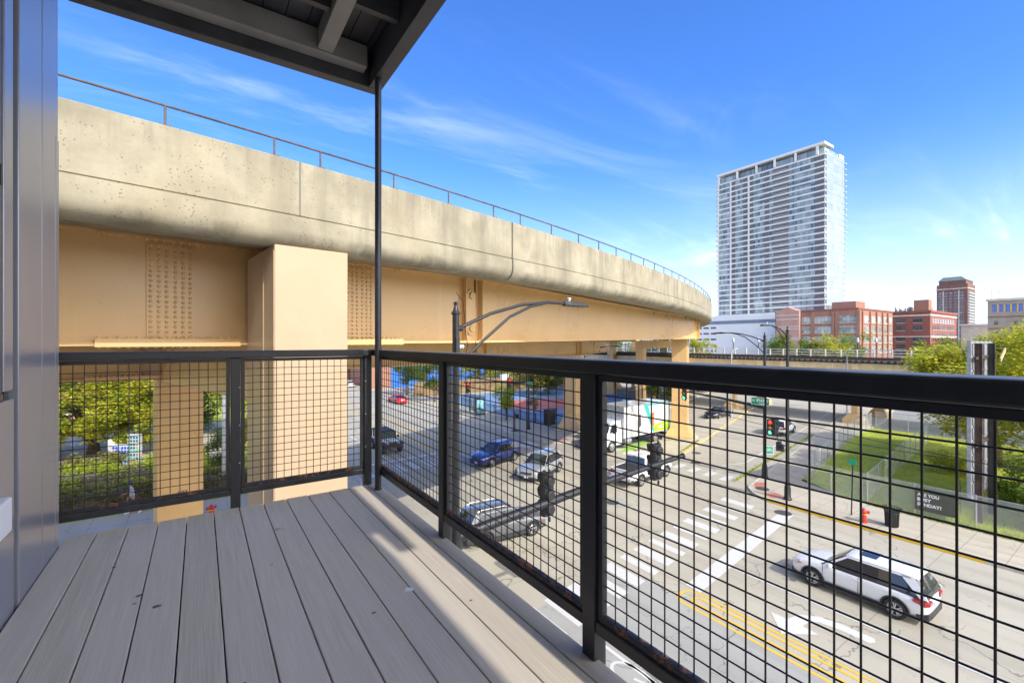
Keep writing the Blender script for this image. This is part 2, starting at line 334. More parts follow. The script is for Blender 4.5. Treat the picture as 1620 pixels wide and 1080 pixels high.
M['glass'] = glass('dark window glass', (0.02, 0.024, 0.03)); M['carglass'] = glass('car window glass', (0.022, 0.026, 0.03), 0.03, 1.0); M['shield'] = glass('windscreen glass', (0.05, 0.075, 0.085), 0.03, 1.0)
M['pole'] = simple('black lamp post paint', (0.016, 0.017, 0.02), 0.38, var=0.25, scale=6); M['galv'] = simple('galvanised steel', (0.45, 0.46, 0.47), 0.42, 0.55, var=0.15, scale=5)
M['rubber'] = simple('tyre rubber', (0.022, 0.022, 0.022), 0.85, scale=20, var=0.25); M['alloy'] = simple('alloy rim', (0.58, 0.58, 0.59), 0.3, 0.7, scale=5); M['trim'] = simple('black plastic trim', (0.03, 0.03, 0.032), 0.6, scale=9)
M['red lens'] = NT('red tail lamp').base((0.33, 0.008, 0.010)).set(rough=0.12, coat=1.0).m; M['clear lens'] = NT('head lamp glass').base((0.55, 0.57, 0.6)).set(rough=0.08, coat=1.0, metal=0.3).m; M['amber lens'] = NT('amber lamp').base((0.75, 0.22, 0.02)).set(rough=0.15, coat=1.0).m
M['plate'] = simple('number plate', (0.62, 0.66, 0.74), 0.4, scale=30)
def paintcar(name, c, metal=0.0, rough=0.28):
    t = NT(name); t.base(c).set(rough=rough, metal=metal, coat=1.0); return t.m
M['car white'] = paintcar('white car paint', (0.72, 0.73, 0.74)); M['car grey'] = paintcar('dark grey car paint', (0.17, 0.18, 0.195), 0.5); M['car blue'] = paintcar('blue car paint', (0.018, 0.045, 0.27), 0.3); M['car silver'] = paintcar('silver car paint', (0.47, 0.49, 0.52), 0.5); M['car black'] = paintcar('black car paint', (0.015, 0.015, 0.017)); M['car red'] = paintcar('red car paint', (0.62, 0.02, 0.025)); M['car pale'] = paintcar('pale grey car paint', (0.55, 0.57, 0.6))
# -- brick and facades
def brick(name, lo, hi, mortar, sc=1.0):
    t = NT(name); tcn = t.n('ShaderNodeTexCoord'); sx = t.n('ShaderNodeSeparateXYZ'); t.l(tcn.outputs['Object'], sx.inputs[0]); cb = t.n('ShaderNodeCombineXYZ')
    t.l(t.math('ADD', sx.outputs[0], sx.outputs[1]), cb.inputs[0]); t.l(sx.outputs[2], cb.inputs[1])
    b = t.n('ShaderNodeTexBrick'); b.inputs['Scale'].default_value = sc; b.inputs['Brick Width'].default_value = 0.42; b.inputs['Row Height'].default_value = 0.15; b.inputs['Mortar Size'].default_value = 0.014
    b.inputs[1].default_value = (*lo, 1); b.inputs[2].default_value = (*hi, 1); b.inputs[3].default_value = (*mortar, 1); t.l(cb.outputs[0], b.inputs[0])
    f = t.noise(t.coord('Object', (1, 1, 0.4)), 0.25, 5); t.base(t.mix(t.rng(f, 0.35, 0.7, 0, 0.35), b.outputs[0], tuple(x*0.6 for x in lo))).set(rough=0.9); return t.m
M['brick'] = brick('orange red brick', (0.34, 0.155, 0.10), (0.40, 0.19, 0.13), (0.36, 0.23, 0.175)); M['brick dark'] = brick('dark red brick', (0.27, 0.085, 0.065), (0.32, 0.115, 0.085), (0.28, 0.14, 0.11)); M['brick pink'] = brick('pinkish brick', (0.48, 0.25, 0.19), (0.53, 0.30, 0.23), (0.5, 0.36, 0.3)); M['brick tan'] = brick('tan brick', (0.36, 0.29, 0.215), (0.41, 0.335, 0.25), (0.38, 0.32, 0.26)); M['brick brown'] = brick('brown red brick', (0.17, 0.085, 0.07), (0.21, 0.105, 0.085), (0.26, 0.15, 0.12))
M['stone'] = simple('pale stone band', (0.62, 0.56, 0.47), 0.8, scale=0.5); M['white wall'] = simple('white panel wall', (0.78, 0.77, 0.74), 0.6, scale=0.05, var=0.05); M['slate'] = simple('slate blue band', (0.20, 0.25, 0.32), 0.6, scale=0.2); M['tower frame'] = simple('white tower concrete', (0.70, 0.685, 0.645), 0.7, scale=0.1, var=0.06); M['copper'] = simple('green copper roof', (0.25, 0.31, 0.285), 0.7, scale=0.3); M['mech'] = simple('grey roof plant', (0.38, 0.39, 0.39), 0.7, scale=0.5); M['soff2'] = simple('painted balcony shade', (0.13, 0.135, 0.14), 0.8, scale=0.3)
def panes(name, wx, wz, cols, off=0.0, frame=(0.35, 0.36, 0.36), rough=0.12):
    t = NT(name); tcn = t.n('ShaderNodeTexCoord'); sx = t.n('ShaderNodeSeparateXYZ'); t.l(tcn.outputs['Object'], sx.inputs[0]); h = t.math('DIVIDE', t.math('ADD', t.math('ADD', sx.outputs[0], sx.outputs[1]), off), wx); k = t.math('DIVIDE', sx.outputs[2], wz)
    cb = t.n('ShaderNodeCombineXYZ'); t.l(t.math('FLOOR', h), cb.inputs[0]); t.l(t.math('FLOOR', k), cb.inputs[1]); cb2 = t.n('ShaderNodeCombineXYZ'); t.l(t.math('FLOOR', t.math('DIVIDE', h, 5)), cb2.inputs[0]); t.l(t.math('FLOOR', k), cb2.inputs[1])
    a = t.n('ShaderNodeTexWhiteNoise', noise_dimensions='2D'); t.l(cb.outputs[0], a.inputs['Vector']); b = t.n('ShaderNodeTexWhiteNoise', noise_dimensions='2D'); t.l(cb2.outputs[0], b.inputs['Vector'])
    v = t.math('ADD', t.math('MULTIPLY', a.outputs[0], 0.5), t.math('MULTIPLY', b.outputs[0], 0.5)); c = t.ramp(v, [(i/(len(cols)-1), q) for i, q in enumerate(cols)])
    fr = t.rng(t.math('ABSOLUTE', t.math('SUBTRACT', t.math('FRACT', h), 0.5)), 0.45, 0.47); c = t.mix(fr, c, frame)
    t.base(c).set(rough=rough, spec=0.7); return t.m
M['tower glass'] = panes('tower glazing', 1.15, 3.05, [(0.05, 0.07, 0.11), (0.10, 0.135, 0.16), (0.22, 0.28, 0.285), (0.33, 0.39, 0.38), (0.44, 0.50, 0.47)]); M['tower side'] = panes('tower side glazing', 1.6, 3.05, [(0.17, 0.23, 0.33), (0.23, 0.30, 0.40), (0.30, 0.36, 0.45)], rough=0.22); M['sash'] = panes('loft sash glazing', 1.25, 1.2, [(0.10, 0.11, 0.11), (0.26, 0.27, 0.25), (0.42, 0.42, 0.38), (0.5, 0.5, 0.46)], frame=(0.13, 0.14, 0.13)); M['sash dark'] = panes('dark sash glazing', 1.3, 1.6, [(0.03, 0.035, 0.04), (0.07, 0.08, 0.09), (0.14, 0.15, 0.16)], frame=(0.2, 0.19, 0.18)); M['blue panes'] = panes('blue glazing', 1.4, 2.4, [(0.03, 0.06, 0.22), (0.06, 0.11, 0.42), (0.09, 0.15, 0.5)], frame=(0.05, 0.07, 0.2)); M['flat panes'] = panes('flats glazing', 1.6, 3.0, [(0.05, 0.06, 0.08), (0.12, 0.14, 0.17), (0.25, 0.28, 0.32)], frame=(0.3, 0.27, 0.24))
# -- foliage
def leaf(name, stops, sc=0.7):
    t = NT(name); v = t.coord('Object'); f = t.noise(v, sc, 3, 0.6); g = t.noise(v, sc*9, 2); q = t.math('ADD', t.math('MULTIPLY', f, 0.62), t.math('MULTIPLY', g, 0.38)); c = t.ramp(q, stops)
    t.base(c).set(rough=0.55, spec=0.35); tr = t.n('ShaderNodeBsdfTranslucent'); t.l(t.mix(0.5, c, (0.35, 0.42, 0.03)), tr.inputs[0]); ms = t.n('ShaderNodeMixShader'); ms.inputs[0].default_value = 0.48
    t.l(t.b.outputs[0], ms.inputs[1]); t.l(tr.outputs[0], ms.inputs[2]); t.l(ms.outputs[0], t.o.inputs[0]); return t.m
M['leaf yellow'] = leaf('yellow green leaves', [(0.30, (0.14, 0.21, 0.02)), (0.44, (0.37, 0.41, 0.035)), (0.55, (0.57, 0.54, 0.06)), (0.66, (0.70, 0.56, 0.08))]); M['leaf green'] = leaf('mid green leaves', [(0.3, (0.05, 0.11, 0.02)), (0.5, (0.14, 0.23, 0.035)), (0.66, (0.28, 0.34, 0.06))]); M['leaf dark'] = leaf('dark green leaves', [(0.3, (0.018, 0.042, 0.012)), (0.5, (0.045, 0.085, 0.02)), (0.7, (0.09, 0.14, 0.035))]); M['leaf lime'] = leaf('lime hedge leaves', [(0.3, (0.18, 0.27, 0.02)), (0.5, (0.42, 0.48, 0.03)), (0.66, (0.58, 0.56, 0.06))]); M['leaf brown'] = leaf('olive brown hedge leaves', [(0.3, (0.10, 0.105, 0.03)), (0.48, (0.23, 0.22, 0.05)), (0.58, (0.34, 0.26, 0.08)), (0.68, (0.42, 0.20, 0.07))])
M['leaf autumn'] = leaf('yellow leaves with orange tips', [(0.30, (0.16, 0.23, 0.02)), (0.42, (0.40, 0.43, 0.03)), (0.54, (0.62, 0.58, 0.05)), (0.64, (0.72, 0.52, 0.06)), (0.72, (0.62, 0.22, 0.05))], 0.6)
M['bark'] = simple('bark', (0.11, 0.085, 0.06), 0.9, var=0.35, scale=8, bump=0.4); M['wood'] = simple('weathered wood', (0.15, 0.11, 0.08), 0.9, var=0.35, scale=4, bump=0.3); M['plank'] = simple('raw timber plank', (0.46, 0.36, 0.22), 0.8, scale=6); M['fence wood'] = simple('brown board fence', (0.24, 0.165, 0.085), 0.9, var=0.3, scale=1.2)
t = NT('lawn'); v = t.world(); f = t.noise(v, 0.35, 6, 0.6); g = t.noise(v, 6, 5, 0.7); c = t.ramp(t.math('ADD', t.math('MULTIPLY', f, 0.55), t.math('MULTIPLY', g, 0.45)), [(0.34, (0.19, 0.26, 0.025)), (0.5, (0.36, 0.41, 0.035)), (0.62, (0.46, 0.47, 0.06)), (0.74, (0.46, 0.36, 0.16))]); t.base(c).set(rough=0.9).bump(g, 0.6, 0.05); M['lawn'] = t.m
M['blade'] = leaf('grass blades', [(0.3, (0.20, 0.29, 0.02)), (0.5, (0.40, 0.47, 0.035)), (0.66, (0.54, 0.55, 0.07))], 1.5)
M['red paint'] = simple('hydrant red', (0.50, 0.035, 0.03), 0.4, scale=9); M['yellow paint'] = simple('hydrant yellow', (0.78, 0.50, 0.03), 0.45, scale=9); M['sign green'] = simple('road sign green', (0.0, 0.30, 0.17), 0.4, scale=9, var=0.05); M['sign white'] = flat('sign white', (0.82, 0.82, 0.82), 0.45); M['banner'] = simple('dark olive banner', (0.075, 0.085, 0.065), 0.6, scale=4); M['lime'] = flat('lime bar', (0.45, 0.55, 0.05), 0.5)
M['court blue'] = simple('court blue', (0.16, 0.27, 0.42), 0.8, scale=0.4); M['court red'] = simple('court red', (0.50, 0.16, 0.12), 0.8, scale=0.4); M['blue wall'] = simple('blue painted wall', (0.03, 0.17, 0.62), 0.6, scale=0.3, var=0.1); M['black metal'] = simple('black iron', (0.02, 0.02, 0.022), 0.5, scale=5); M['tie'] = simple('dark track timber', (0.045, 0.04, 0.035), 0.9, scale=2, var=0.3); M['white rail'] = simple('white fence paint', (0.80, 0.77, 0.66), 0.6, scale=2)
# ================================================================ SETTING
ZD = CAMZ - 1.135                                   # deck level
def struct(name, mb, mat, **k):
    o = mb.build(name, mat, **k); o['kind'] = 'structure'; return o
struct('ground', MB().sheet([(-1500,-800),(1800,-800),(1800,2000),(-1500,2000)], -0.02), M['ground'])
struct('road', MB().sheet([(-70,-45),(160,-45),(160,140),(-70,140)], 0.0), M['road'])
struct('asphalt', MB().sheet([(5.6,-45),(15.42,-45),(15.5,12.4),(14.7,14.1),(9.5,13.3),(5.6,13.0)], 0.004), M['asphalt'])
KH = 0.13
def arc(cx, cy, r, a0, a1, n=8): return [(cx + r*math.cos(R(a0+(a1-a0)*i/n)), cy + r*math.sin(R(a0+(a1-a0)*i/n))) for i in range(n+1)]
def pave(name, kerb, inner, mat='walk', z=KH):
    struct(name, MB().prism(kerb + inner, -0.01, z), M[mat])
def kerb_strip(path, mat, w=0.17, z=KH+0.012):
    mb = MB()
    for a, b in zip(path, path[1:]):
        d = Vector((b[0]-a[0], b[1]-a[1])).normalized(); n = Vector((-d.y, d.x))*w; e = n*(-0.006/abs(w)); a = (a[0]+e.x, a[1]+e.y); b = (b[0]+e.x, b[1]+e.y)
        mb.prism([a, b, (b[0]+n.x, b[1]+n.y), (a[0]+n.x, a[1]+n.y)], 0.0, z)
    struct('kerb', mb, M[mat])
SE = [(29,-45),(29,12.9)] + arc(32.2,13.6,3.2,180,115,7)[1:] + [(53,21.4),(69,24.9),(150,42)]
pave('sidewalk', SE, [(150,37),(69.7,20.4),(52.4,18.6),(35,15.0),(33.6,12),(33.6,-45)])
NE = [(27.8,135),(27.8,36.2)] + arc(30.4,36.1,2.6,180,275,7)[1:] + [(36,34.6),(72,48),(150,75)]
pave('sidewalk', NE, [(150,79),(71,52),(37,39.2),(33.2,42),(33.2,135)])
NWk = [(-65,29.7),(6.2,29.7)] + arc(6.2,33.0,3.3,-90,0,7)[1:] + [(9.5,135)]
pave('sidewalk', NWk, [(5.2,135),(5.2,33.9),(-65,33.9)])
SWk = [(5.8,-45),(5.8,9.6)] + arc(3.2,9.8,2.6,0,90,7)[1:] + [(-65,12.5)]
pave('sidewalk', SWk, [(-65,-45)])
kerb_strip([(29,-45),(29,4.85)], 'kerb', -0.17); kerb_strip([(29,4.85),(29,12.9)] + arc(32.2,13.6,3.2,180,160,3)[1:], 'kerb yellow', -0.22); kerb_strip(arc(32.2,13.6,3.2,160,115,5) + [(53,21.4),(69,24.9)], 'kerb', -0.17)
kerb_strip(NE[:-1], 'kerb', 0.17); kerb_strip(NWk, 'kerb', 0.17); kerb_strip([(-6,29.69),(4,29.69)], 'kerb yellow', 0.185, KH+0.016)
ISL = [(32.5,25.0),(33.3,24.4),(34.77,24.38),(40.65,26.38),(72.4,37.15),(73,39.5),(42,30.2),(34,28.3),(32.6,27.9)]
struct('traffic_island', MB().prism(ISL, -0.01, 0.14), M['walk'])
kerb_strip([(33.3,24.4),(34.77,24.38),(40.65,26.38),(72.4,37.15)], 'kerb faded', 0.16, 0.152)
struct('car_park', MB().sheet([(63.2,-45),(63.2,19.0),(69.7,20.3),(150,36.9),(150,-45)], 0.008), M['lot'])
lawn = MB()
nx, ny = 40, 60
for i in range(nx+1):
    for j in range(ny+1):
        x = 33.6 + (63.2-33.6)*i/nx; top = min(18.9, 12 + max(0, (x-33.6))*1.6) if x < 37 else (15.4 + (x-37)*0.185); y = -45 + (min(top, 20.0)+45)*j/ny
        lawn.v.append((x, y, 0.10 + 0.10*noise.noise(Vector((x*0.25, y*0.25, 0)))))
lawn.f = [(i*(ny+1)+j, (i+1)*(ny+1)+j, (i+1)*(ny+1)+j+1, i*(ny+1)+j+1) for i in range(nx) for j in range(ny)]
struct('lawn', lawn, M['lawn'], smooth=True)
struct('lawn', MB().prism([(-65,33.9),(5.2,33.9),(5.2,135),(-65,135)], -0.01, 0.09), M['lawn'])
struct('sports_court', MB().prism([(33.2,43.2),(37.2,39.6),(66,51.2),(66,74),(33.2,74)], 0, 0.05), M['court blue'])
mb = MB().sheet([(45 + 7.5*math.cos(2*math.pi*i/40), 57 + 6.2*math.sin(2*math.pi*i/40)) for i in range(40)], 0.056); mb.sheet([(53,43.5),(60,46.5),(60,50),(53,47)][:3] , 0.056); struct('court_marking', mb, M['court red'])
# ---- road markings
def ribbon(mb, pts, w, z, closed=False):
    P = [Vector(p) for p in pts]; n = len(P); L_ = []; R_ = []
    for i in range(n):
        a = P[(i-1) % n] if closed or i > 0 else P[i]; b = P[(i+1) % n] if closed or i < n-1 else P[i]
        d = (b-a).normalized(); q = Vector((-d.y, d.x))*(w/2); L_.append(P[i]+q); R_.append(P[i]-q)
    k0 = len(mb.v)
    for l, r in zip(L_, R_): mb.v += [(l.x,l.y,z),(r.x,r.y,z)]
    for i in range(n if closed else n-1):
        j = (i+1) % n; mb.f.append((k0+2*i, k0+2*i+1, k0+2*j+1, k0+2*j))
    return mb
ZM = 0.009
cw = MB()
for i in range(-7, 11):
    x = 14.92 + 1.235*i; y = 14.36 + 0.155*(x-14.92); wd = 0.33 if (i % 2 == 0) else (0.23 if i > 0 else 0.33)
    cw.sheet([(x-wd, y-0.05),(x-wd, y-2.0),(x+wd, y-1.9),(x+wd, y+0.05)], ZM)
struct('crosswalk', cw, M['white line'])
cw = MB()
for k in range(9): y = 18.4 + 1.31*k; cw.sheet([(30.85,y-0.3),(32.35,y-0.1),(32.35,y+0.5),(30.85,y+0.3)], ZM)
struct('crosswalk', cw, M['white line'])
cw = MB()
for k in range(14): x = 10.4 + 1.25*k; y = 33.2 + 0.1*k; cw.sheet([(x-0.3,y),(x+0.3,y),(x+0.3,y+2.2),(x-0.3,y+2.2)], ZM)
struct('crosswalk', cw, M['white line'])
cw = MB()
for k in range(10): y = 17.5 + 1.3*k; cw.sheet([(6.4,y),(8.4,y),(8.4,y+0.55),(6.4,y+0.55)], ZM)
struct('crosswalk', cw, M['faded line'])
struct('stop_line', MB().sheet([(16.38,11.35),(28.0,13.08),(28.03,12.38),(16.32,10.65)], ZM), M['white line'])
struct('stop_line', MB().sheet([(10.2,36.3),(17.4,37.0),(17.4,37.5),(10.2,36.8)], ZM), M['white line'])
struct('lane_line', ribbon(MB(), [(19.3,-40),(19.3,10.9)], 0.15, ZM), M['white line'])
ln = ribbon(MB(), [(36.5,19.9),(53,23.2),(75,27.9)], 0.12, ZM); ribbon(ln, [(34.5,20.6),(36.6,20.0)], 0.12, ZM); ribbon(ln, [(13.0,37.5),(13.0,120)], 0.12, ZM); ribbon(ln, [(24.6,36),(24.6,120)], 0.12, ZM); ribbon(ln, [(10.9,-40),(10.9,11.5)], 0.12, ZM)
struct('lane_line', ln, M['faded line'])
yl = MB()
ribbon(yl, [(15.17,-40),(15.17,10.55)] + arc(15.71,10.55,0.54,180,0,10)[1:] + [(16.25,-40)], 0.115, ZM)
ribbon(yl, [(15.52,-40),(15.52,10.35)] + arc(15.74,10.35,0.22,180,0,8)[1:] + [(15.96,-40)], 0.115, ZM)
struct('centre_line', yl, M['yellow line'])
yl = MB(); ribbon(yl, [(17.5,37.6),(17.55,120)], 0.16, ZM); ribbon(yl, [(19.75,35.6),(19.9,120)], 0.16, ZM)
for k in range(16): ribbon(yl, [(17.5,41+5*k),(19.8,40+5*k)], 0.10, ZM)
struct('centre_line', yl, M['yellow line'])
ar = MB().sheet([(17.31,8.44),(16.32,7.6),(17.31,6.85),(17.36,7.39)], ZM); ar.sheet([(17.31,8.44),(17.36,7.39),(17.36,7.89)], ZM)
ar.sheet([(17.36,7.89),(17.36,7.39),(17.75,7.36),(18.07,7.17),(18.45,7.30),(17.99,7.77)], ZM); ar.sheet([(18.45,7.30),(18.07,7.17),(18.2,6.5),(18.2,5.72),(18.4,5.62),(18.62,5.72),(18.60,6.7)], ZM)
struct('turn_arrow', ar, M['white line'])
bk = MB()
for cx in (10.35, 10.35):
    pass
ribbon(bk, [(10.55+0.42*math.cos(2*math.pi*i/24), 9.05+0.78*math.sin(2*math.pi*i/24)) for i in range(24)], 0.11, ZM, True); ribbon(bk, [(10.55+0.42*math.cos(2*math.pi*i/24), 6.9+0.78*math.sin(2*math.pi*i/24)) for i in range(24)], 0.11, ZM, True); ribbon(bk, [(10.55,9.05),(10.9,8.0),(10.55,6.9)], 0.10, ZM); ribbon(bk, [(10.9,8.0),(10.3,8.1)], 0.10, ZM)
struct('bicycle_marking', bk, M['white line'])
struct('green_lane', MB().sheet([(31.2,27.2),(36.5,28.95),(36.5,30.2),(31.2,28.9)], 0.006), M['green line'])
rp = MB(); rp.sheet([(30.75,16.0),(31.9,16.7),(32.4,16.2),(31.2,15.5)], KH+0.006); rp.sheet([(29.6,14.3),(29.95,15.1),(30.8,14.7),(30.5,13.9)], KH+0.006); rp.sheet([(28.9,34.9),(30.2,34.2),(30.6,34.8),(29.4,35.6)], KH+0.006)
struct('tactile_pad', rp, M['red pad'])
mh = MB()
for (x, y, r, z) in ((21.0,19.7,0.42,0.008),(27.9,12.9,0.45,0.012),(30.9,15.6,0.42,KH+0.012),(36.5,24.2,0.4,0.008),(33.5,22.3,0.4,0.008),(28.5,41,0.5,KH+0.012)):
    mh.lathe([(r, z-0.006),(r, z),(r*0.86, z),(r*0.86, z-0.003),(0.01, z-0.002)], 24, Matrix.Translation((x, y, 0)))
struct('manhole_cover', mh, simple('cast iron cover', (0.10, 0.09, 0.085), 0.7, 0.4, var=0.3, scale=14))
struct('road_patch', MB().sheet([(20.1,20.0),(21.2,20.9),(22.1,20.1),(21.6,18.6),(20.6,18.9)], 0.004), M['asphalt'])
# ================================================================ BALCONY
XE = 1.178; YE = 3.632; XW = -0.648
bal = thing('balcony', 'grey plank balcony floor the photo is taken from', 'balcony', (0, 0, ZD))
bd = MB()
edges = [-0.648, -0.506] + [-0.506+0.145*k for k in range(1, 12)] + [XE]
for k in range(len(edges)-1):
    a, b = edges[k]+0.0025, edges[k+1]-0.0025; j = 0.0
    bd.box(a, b, -3.2, YE + 0.004*((k*7) % 3 - 1), -0.025, 0.0)
bd.build('decking', M['deck'], bal, bevel=0.003)
js = MB()
for k in range(9): js.box(XW, 1.10, -3.2+0.8*k, -3.14+0.8*k, -0.17, -0.028)
js.build('joist', M['soffit'], bal); MB().box(XW, 1.11, -3.2, 3.55, -0.21, -0.175).build('gap_block_sheet', M['soffit'], bal)  # dark sheet added so no sunlit ground gleams through the board gaps
rng_ = random.Random(21); sm_ = simple('dark stain on boards', (0.13, 0.105, 0.08), 0.7, var=0.3, scale=40)
for (x, y, r_) in ((-0.225, 2.62, 0.011), (-0.235, 2.55, 0.006), (-0.155, 2.47, 0.013), (-0.36, 3.02, 0.007), (0.36, 1.55, 0.006), (0.12, 1.75, 0.006), (0.60, 1.9, 0.007), (0.98, 1.75, 0.006), (0.30, 2.6, 0.005)):
    m = MB(); m.sheet([(x+r_*(0.7+0.6*rng_.random())*1.35*math.cos(2*math.pi*k/14), y+r_*(0.7+0.6*rng_.random())*math.sin(2*math.pi*k/14)) for k in range(14)], 0.0012); m.build('stain', sm_, bal)
m = MB(); m.sheet([(0.765,1.98),(0.80,1.965),(0.81,1.99),(0.785,2.01)], 0.0013); m.build('paint_speck', M['sign white'], bal)
fr = MB(); fr.box(1.115, 1.150, -3.2, 3.58, -0.24, -0.03); fr.box(XW, 1.113, 3.56, 3.60, -0.24, -0.03); fr.build('edge_beam', M['soffit'], bal)
RT = 1.0715                                           # rail top above deck
def wire_grid(parent, L0, L1, z0, z1, axis, c, name='mesh_panel', inset=0.0):
    """welded wire grid with an angle frame; axis 'x' runs along x at y=c, 'y' along y at x=c"""
    g = MB(); r = 0.0024
    def P(u, z, off=0.0): return (u, c+off, z) if axis == 'x' else (c+off, u, z)
    n = max(1, round((L1-L0)/0.0508)); m = round((z1-z0)/0.0508)
    for i in range(1, n): u = L0 + (L1-L0)*i/n; g.tube([P(u, z0), P(u, z1)], r, 6, False)
    for i in range(1, m): z = z0 + (z1-z0)*i/m; g.tube([P(L0, z, r*1.9), P(L1, z, r*1.9)], r, 6, False)
    o = g.build(name, M['wire'], parent, smooth=True)
    f = MB(); w = 0.022; t = 0.013
    def B(u0, u1, za, zb):
        if axis == 'x': f.box(u0, u1, c-t, c+t, za, zb)
        else: f.box(c-t, c+t, u0, u1, za, zb)
    B(L0-w, L0, z0, z1); B(L1, L1+w, z0, z1); B(L0-w, L1+w, z1, z1+w)
    f.build('panel_frame', M['black'], o, bevel=0.002)
    f = MB()
    if axis == 'x': f.box(L0-w, L1+w, c-t, c+t, z0-w, z0)
    else: f.box(c-t, c+t, L0-w, L1+w, z0-w, z0)
    f.build('panel_base', M['rust frame'], o, bevel=0.002)
    return o
ral = thing('metal_railing', 'black wire mesh railing across the far end of the balcony floor', 'railing', (0, 0, ZD))
PY0, PY1 = 3.645, 3.703
for (a, b) in ((0.171, 0.229), (1.076, 1.134)): MB().box(a, b, PY0, PY1, -0.15, RT-0.05).build('post', M['black'], ral, bevel=0.003)
MB().box(-0.95, 1.150, PY0-0.03, PY1+0.03, RT-0.05, RT).build('top_rail', M['black'], ral, bevel=0.006)
for (a, b) in ((-0.95, 0.169), (0.231, 1.074)):
    MB().box(a, b, PY0+0.004, PY1-0.004, 0.083, 0.122).build('bottom_rail', M['black'], ral, bevel=0.003)
    wire_grid(ral, a+0.024, b-0.024, 0.147, RT-0.076, 'x', 3.672)
def bolts(parent, pts):
    for p in pts: m = MB(); m.lathe([(0.0055, 0), (0.0055, 0.004), (0.003, 0.006)], 6, Matrix.Translation(p) @ Matrix.Rotation(R(90), 4, 'X')); m.build('bolt', M['galv'], parent)
bolts(ral, [(x, PY0-0.001, z) for x in (0.222, 1.083) for z in (0.30, 0.56, 0.82)])
rar = thing('metal_railing', 'long black wire mesh railing on the street side of the balcony', 'railing', (0, 0, ZD))
PX0, PX1 = 1.152, 1.212
posts = [(2.388, 2.450), (1.167, 1.229), (-0.055, 0.007), (-1.28, -1.218)]
for (a, b) in posts: MB().box(PX0, PX1, a, b, -0.16, RT-0.05).build('post', M['black'], rar, bevel=0.003)
MB().box(1.128, 1.228, -2.6, 3.615, RT-0.05, RT).build('top_rail', M['black'], rar, bevel=0.007)
ends = [3.60] + [v for p in posts for v in (p[1], p[0])]
for i in range(0, len(ends)-1, 2):
    b, a = ends[i]-0.002, ends[i+1]+0.002
    MB().box(PX0+0.004, PX1-0.006, a, b, 0.100, 0.142).build('bottom_rail', M['black'], rar, bevel=0.003)
    wire_grid(rar, a+0.024, b-0.024, 0.167, RT-0.076, 'y', 1.178)
sup = thing('support_post', 'slim round black post holding up the corner of the balcony above', 'post', (1.128, 3.47, ZD))
MB().tube([(0,0,0.004),(0,0,3.2)], 0.0245, 20).build('shaft', M['black'], sup, smooth='auto')
MB().lathe([(0.029,0.0),(0.029,0.006),(0.0255,0.012)], 20).build('foot', M['black'], sup)
# ---- balcony above
ZU = CAMZ + 2.02
ub = thing('balcony', 'dark steel underside of the balcony overhead', 'balcony', (0, 0, ZU))
MB().box(-0.648, 1.205, 3.63, 3.72, 0.0, 0.26).build('fascia_beam', M['soffit'], ub, bevel=0.004)
MB().box(1.105, 1.205, -1.43, 3.627, 0.0, 0.26).build('fascia_beam', M['soffit'], ub, bevel=0.004)
MB().box(0.97, 1.07, -4.2, -1.435, 0.0, 0.26).build('fascia_beam', M['soffit'], ub, bevel=0.004)
MB().box(-0.648, 1.06, 3.515, 3.622, 0.088, 0.25).build('ledger', M['taupe'], ub, bevel=0.004)
MB().box(0.70, 0.805, -4.2, 3.512, 0.10, 0.245).build('joist', M['taupe'], ub, bevel=0.004)
for y in (3.1, 2.45, 1.8, 1.1, 0.4, -0.4, -1.2, -2.0, -2.8):
    MB().box(-0.648, 0.698, y, y+0.045, 0.14, 0.262).build('cross_joist', M['soffit'], ub); 
for y in (2.95, 2.2, 1.45): MB().box(0.807, 1.10, y, y+0.045, 0.13, 0.262).build('cross_joist', M['soffit'], ub)
ud = MB()
for k in range(13):
    x = -0.648 + 0.1425*k; ud.box(x+0.003, min(1.2, x+0.1395), -1.43, 3.715, 0.264, 0.29); ud.box(x+0.003, min(1.068, x+0.1395), -4.2, -1.433, 0.264, 0.29)
ud.build('decking', M['soffit'], ub)
sun_block = MB(); sun_block.box(-0.648, 1.19, -1.43, 3.70, 0.292, 0.31); sun_block.box(-0.648, 1.065, -4.2, -1.433, 0.292, 0.31); sun_block.build('sun_block_sheet', M['soffit'], ub)  # sheet added to stop sun striping through the board gaps
hw = MB()
for (x, y) in ((0.9,2.7),(0.95,1.9)): hw.box(x, x+0.025, y-0.3, y+0.1, 0.255, 0.263)
hw.build('bracket', M['taupe'], ub)
# ---- the house wall on the left
hs = thing('apartment_building', 'grey metal clad house wall beside the balcony', 'house', (XW, 0, 0))
body = MB(); body.box(-14, -0.10, -16, 3.0, 0, 15.2); body.box(-14, -0.14, 3.002, 3.46, 0, 15.2); body.build('wall', M['dark clad'], hs)
ztop, zbot = 15.2, 3.0
def panel(y0, y1, z0=zbot, z1=ztop, x0=-0.098, x1=0.0, mat='clad', name='cladding_panel'):
    return MB().box(x0, x1, y0, y1, z0, z1).build(name, M[mat], hs, bevel=0.004)
panel(2.835, 3.178); panel(3.186, 3.43); panel(3.436, 3.508, zbot, CAMZ+1.11); panel(3.436, 3.508, CAMZ+1.114, ztop, -0.14, -0.004)
panel(2.79, 2.827, x1=-0.03, mat='dark clad', name='corner_trim')
zs = CAMZ - 0.21                                     # sill
panel(-16, 2.786, zbot, zs-0.03, -0.098, -0.004)
panel(2.68, 2.784, zs+0.005, ztop, -0.098, -0.006, 'clad', 'cladding_panel')
win = MB(); win.box(-0.098, -0.03, -2.0, 2.60, zs, ztop).build('window', M['glass'], hs)
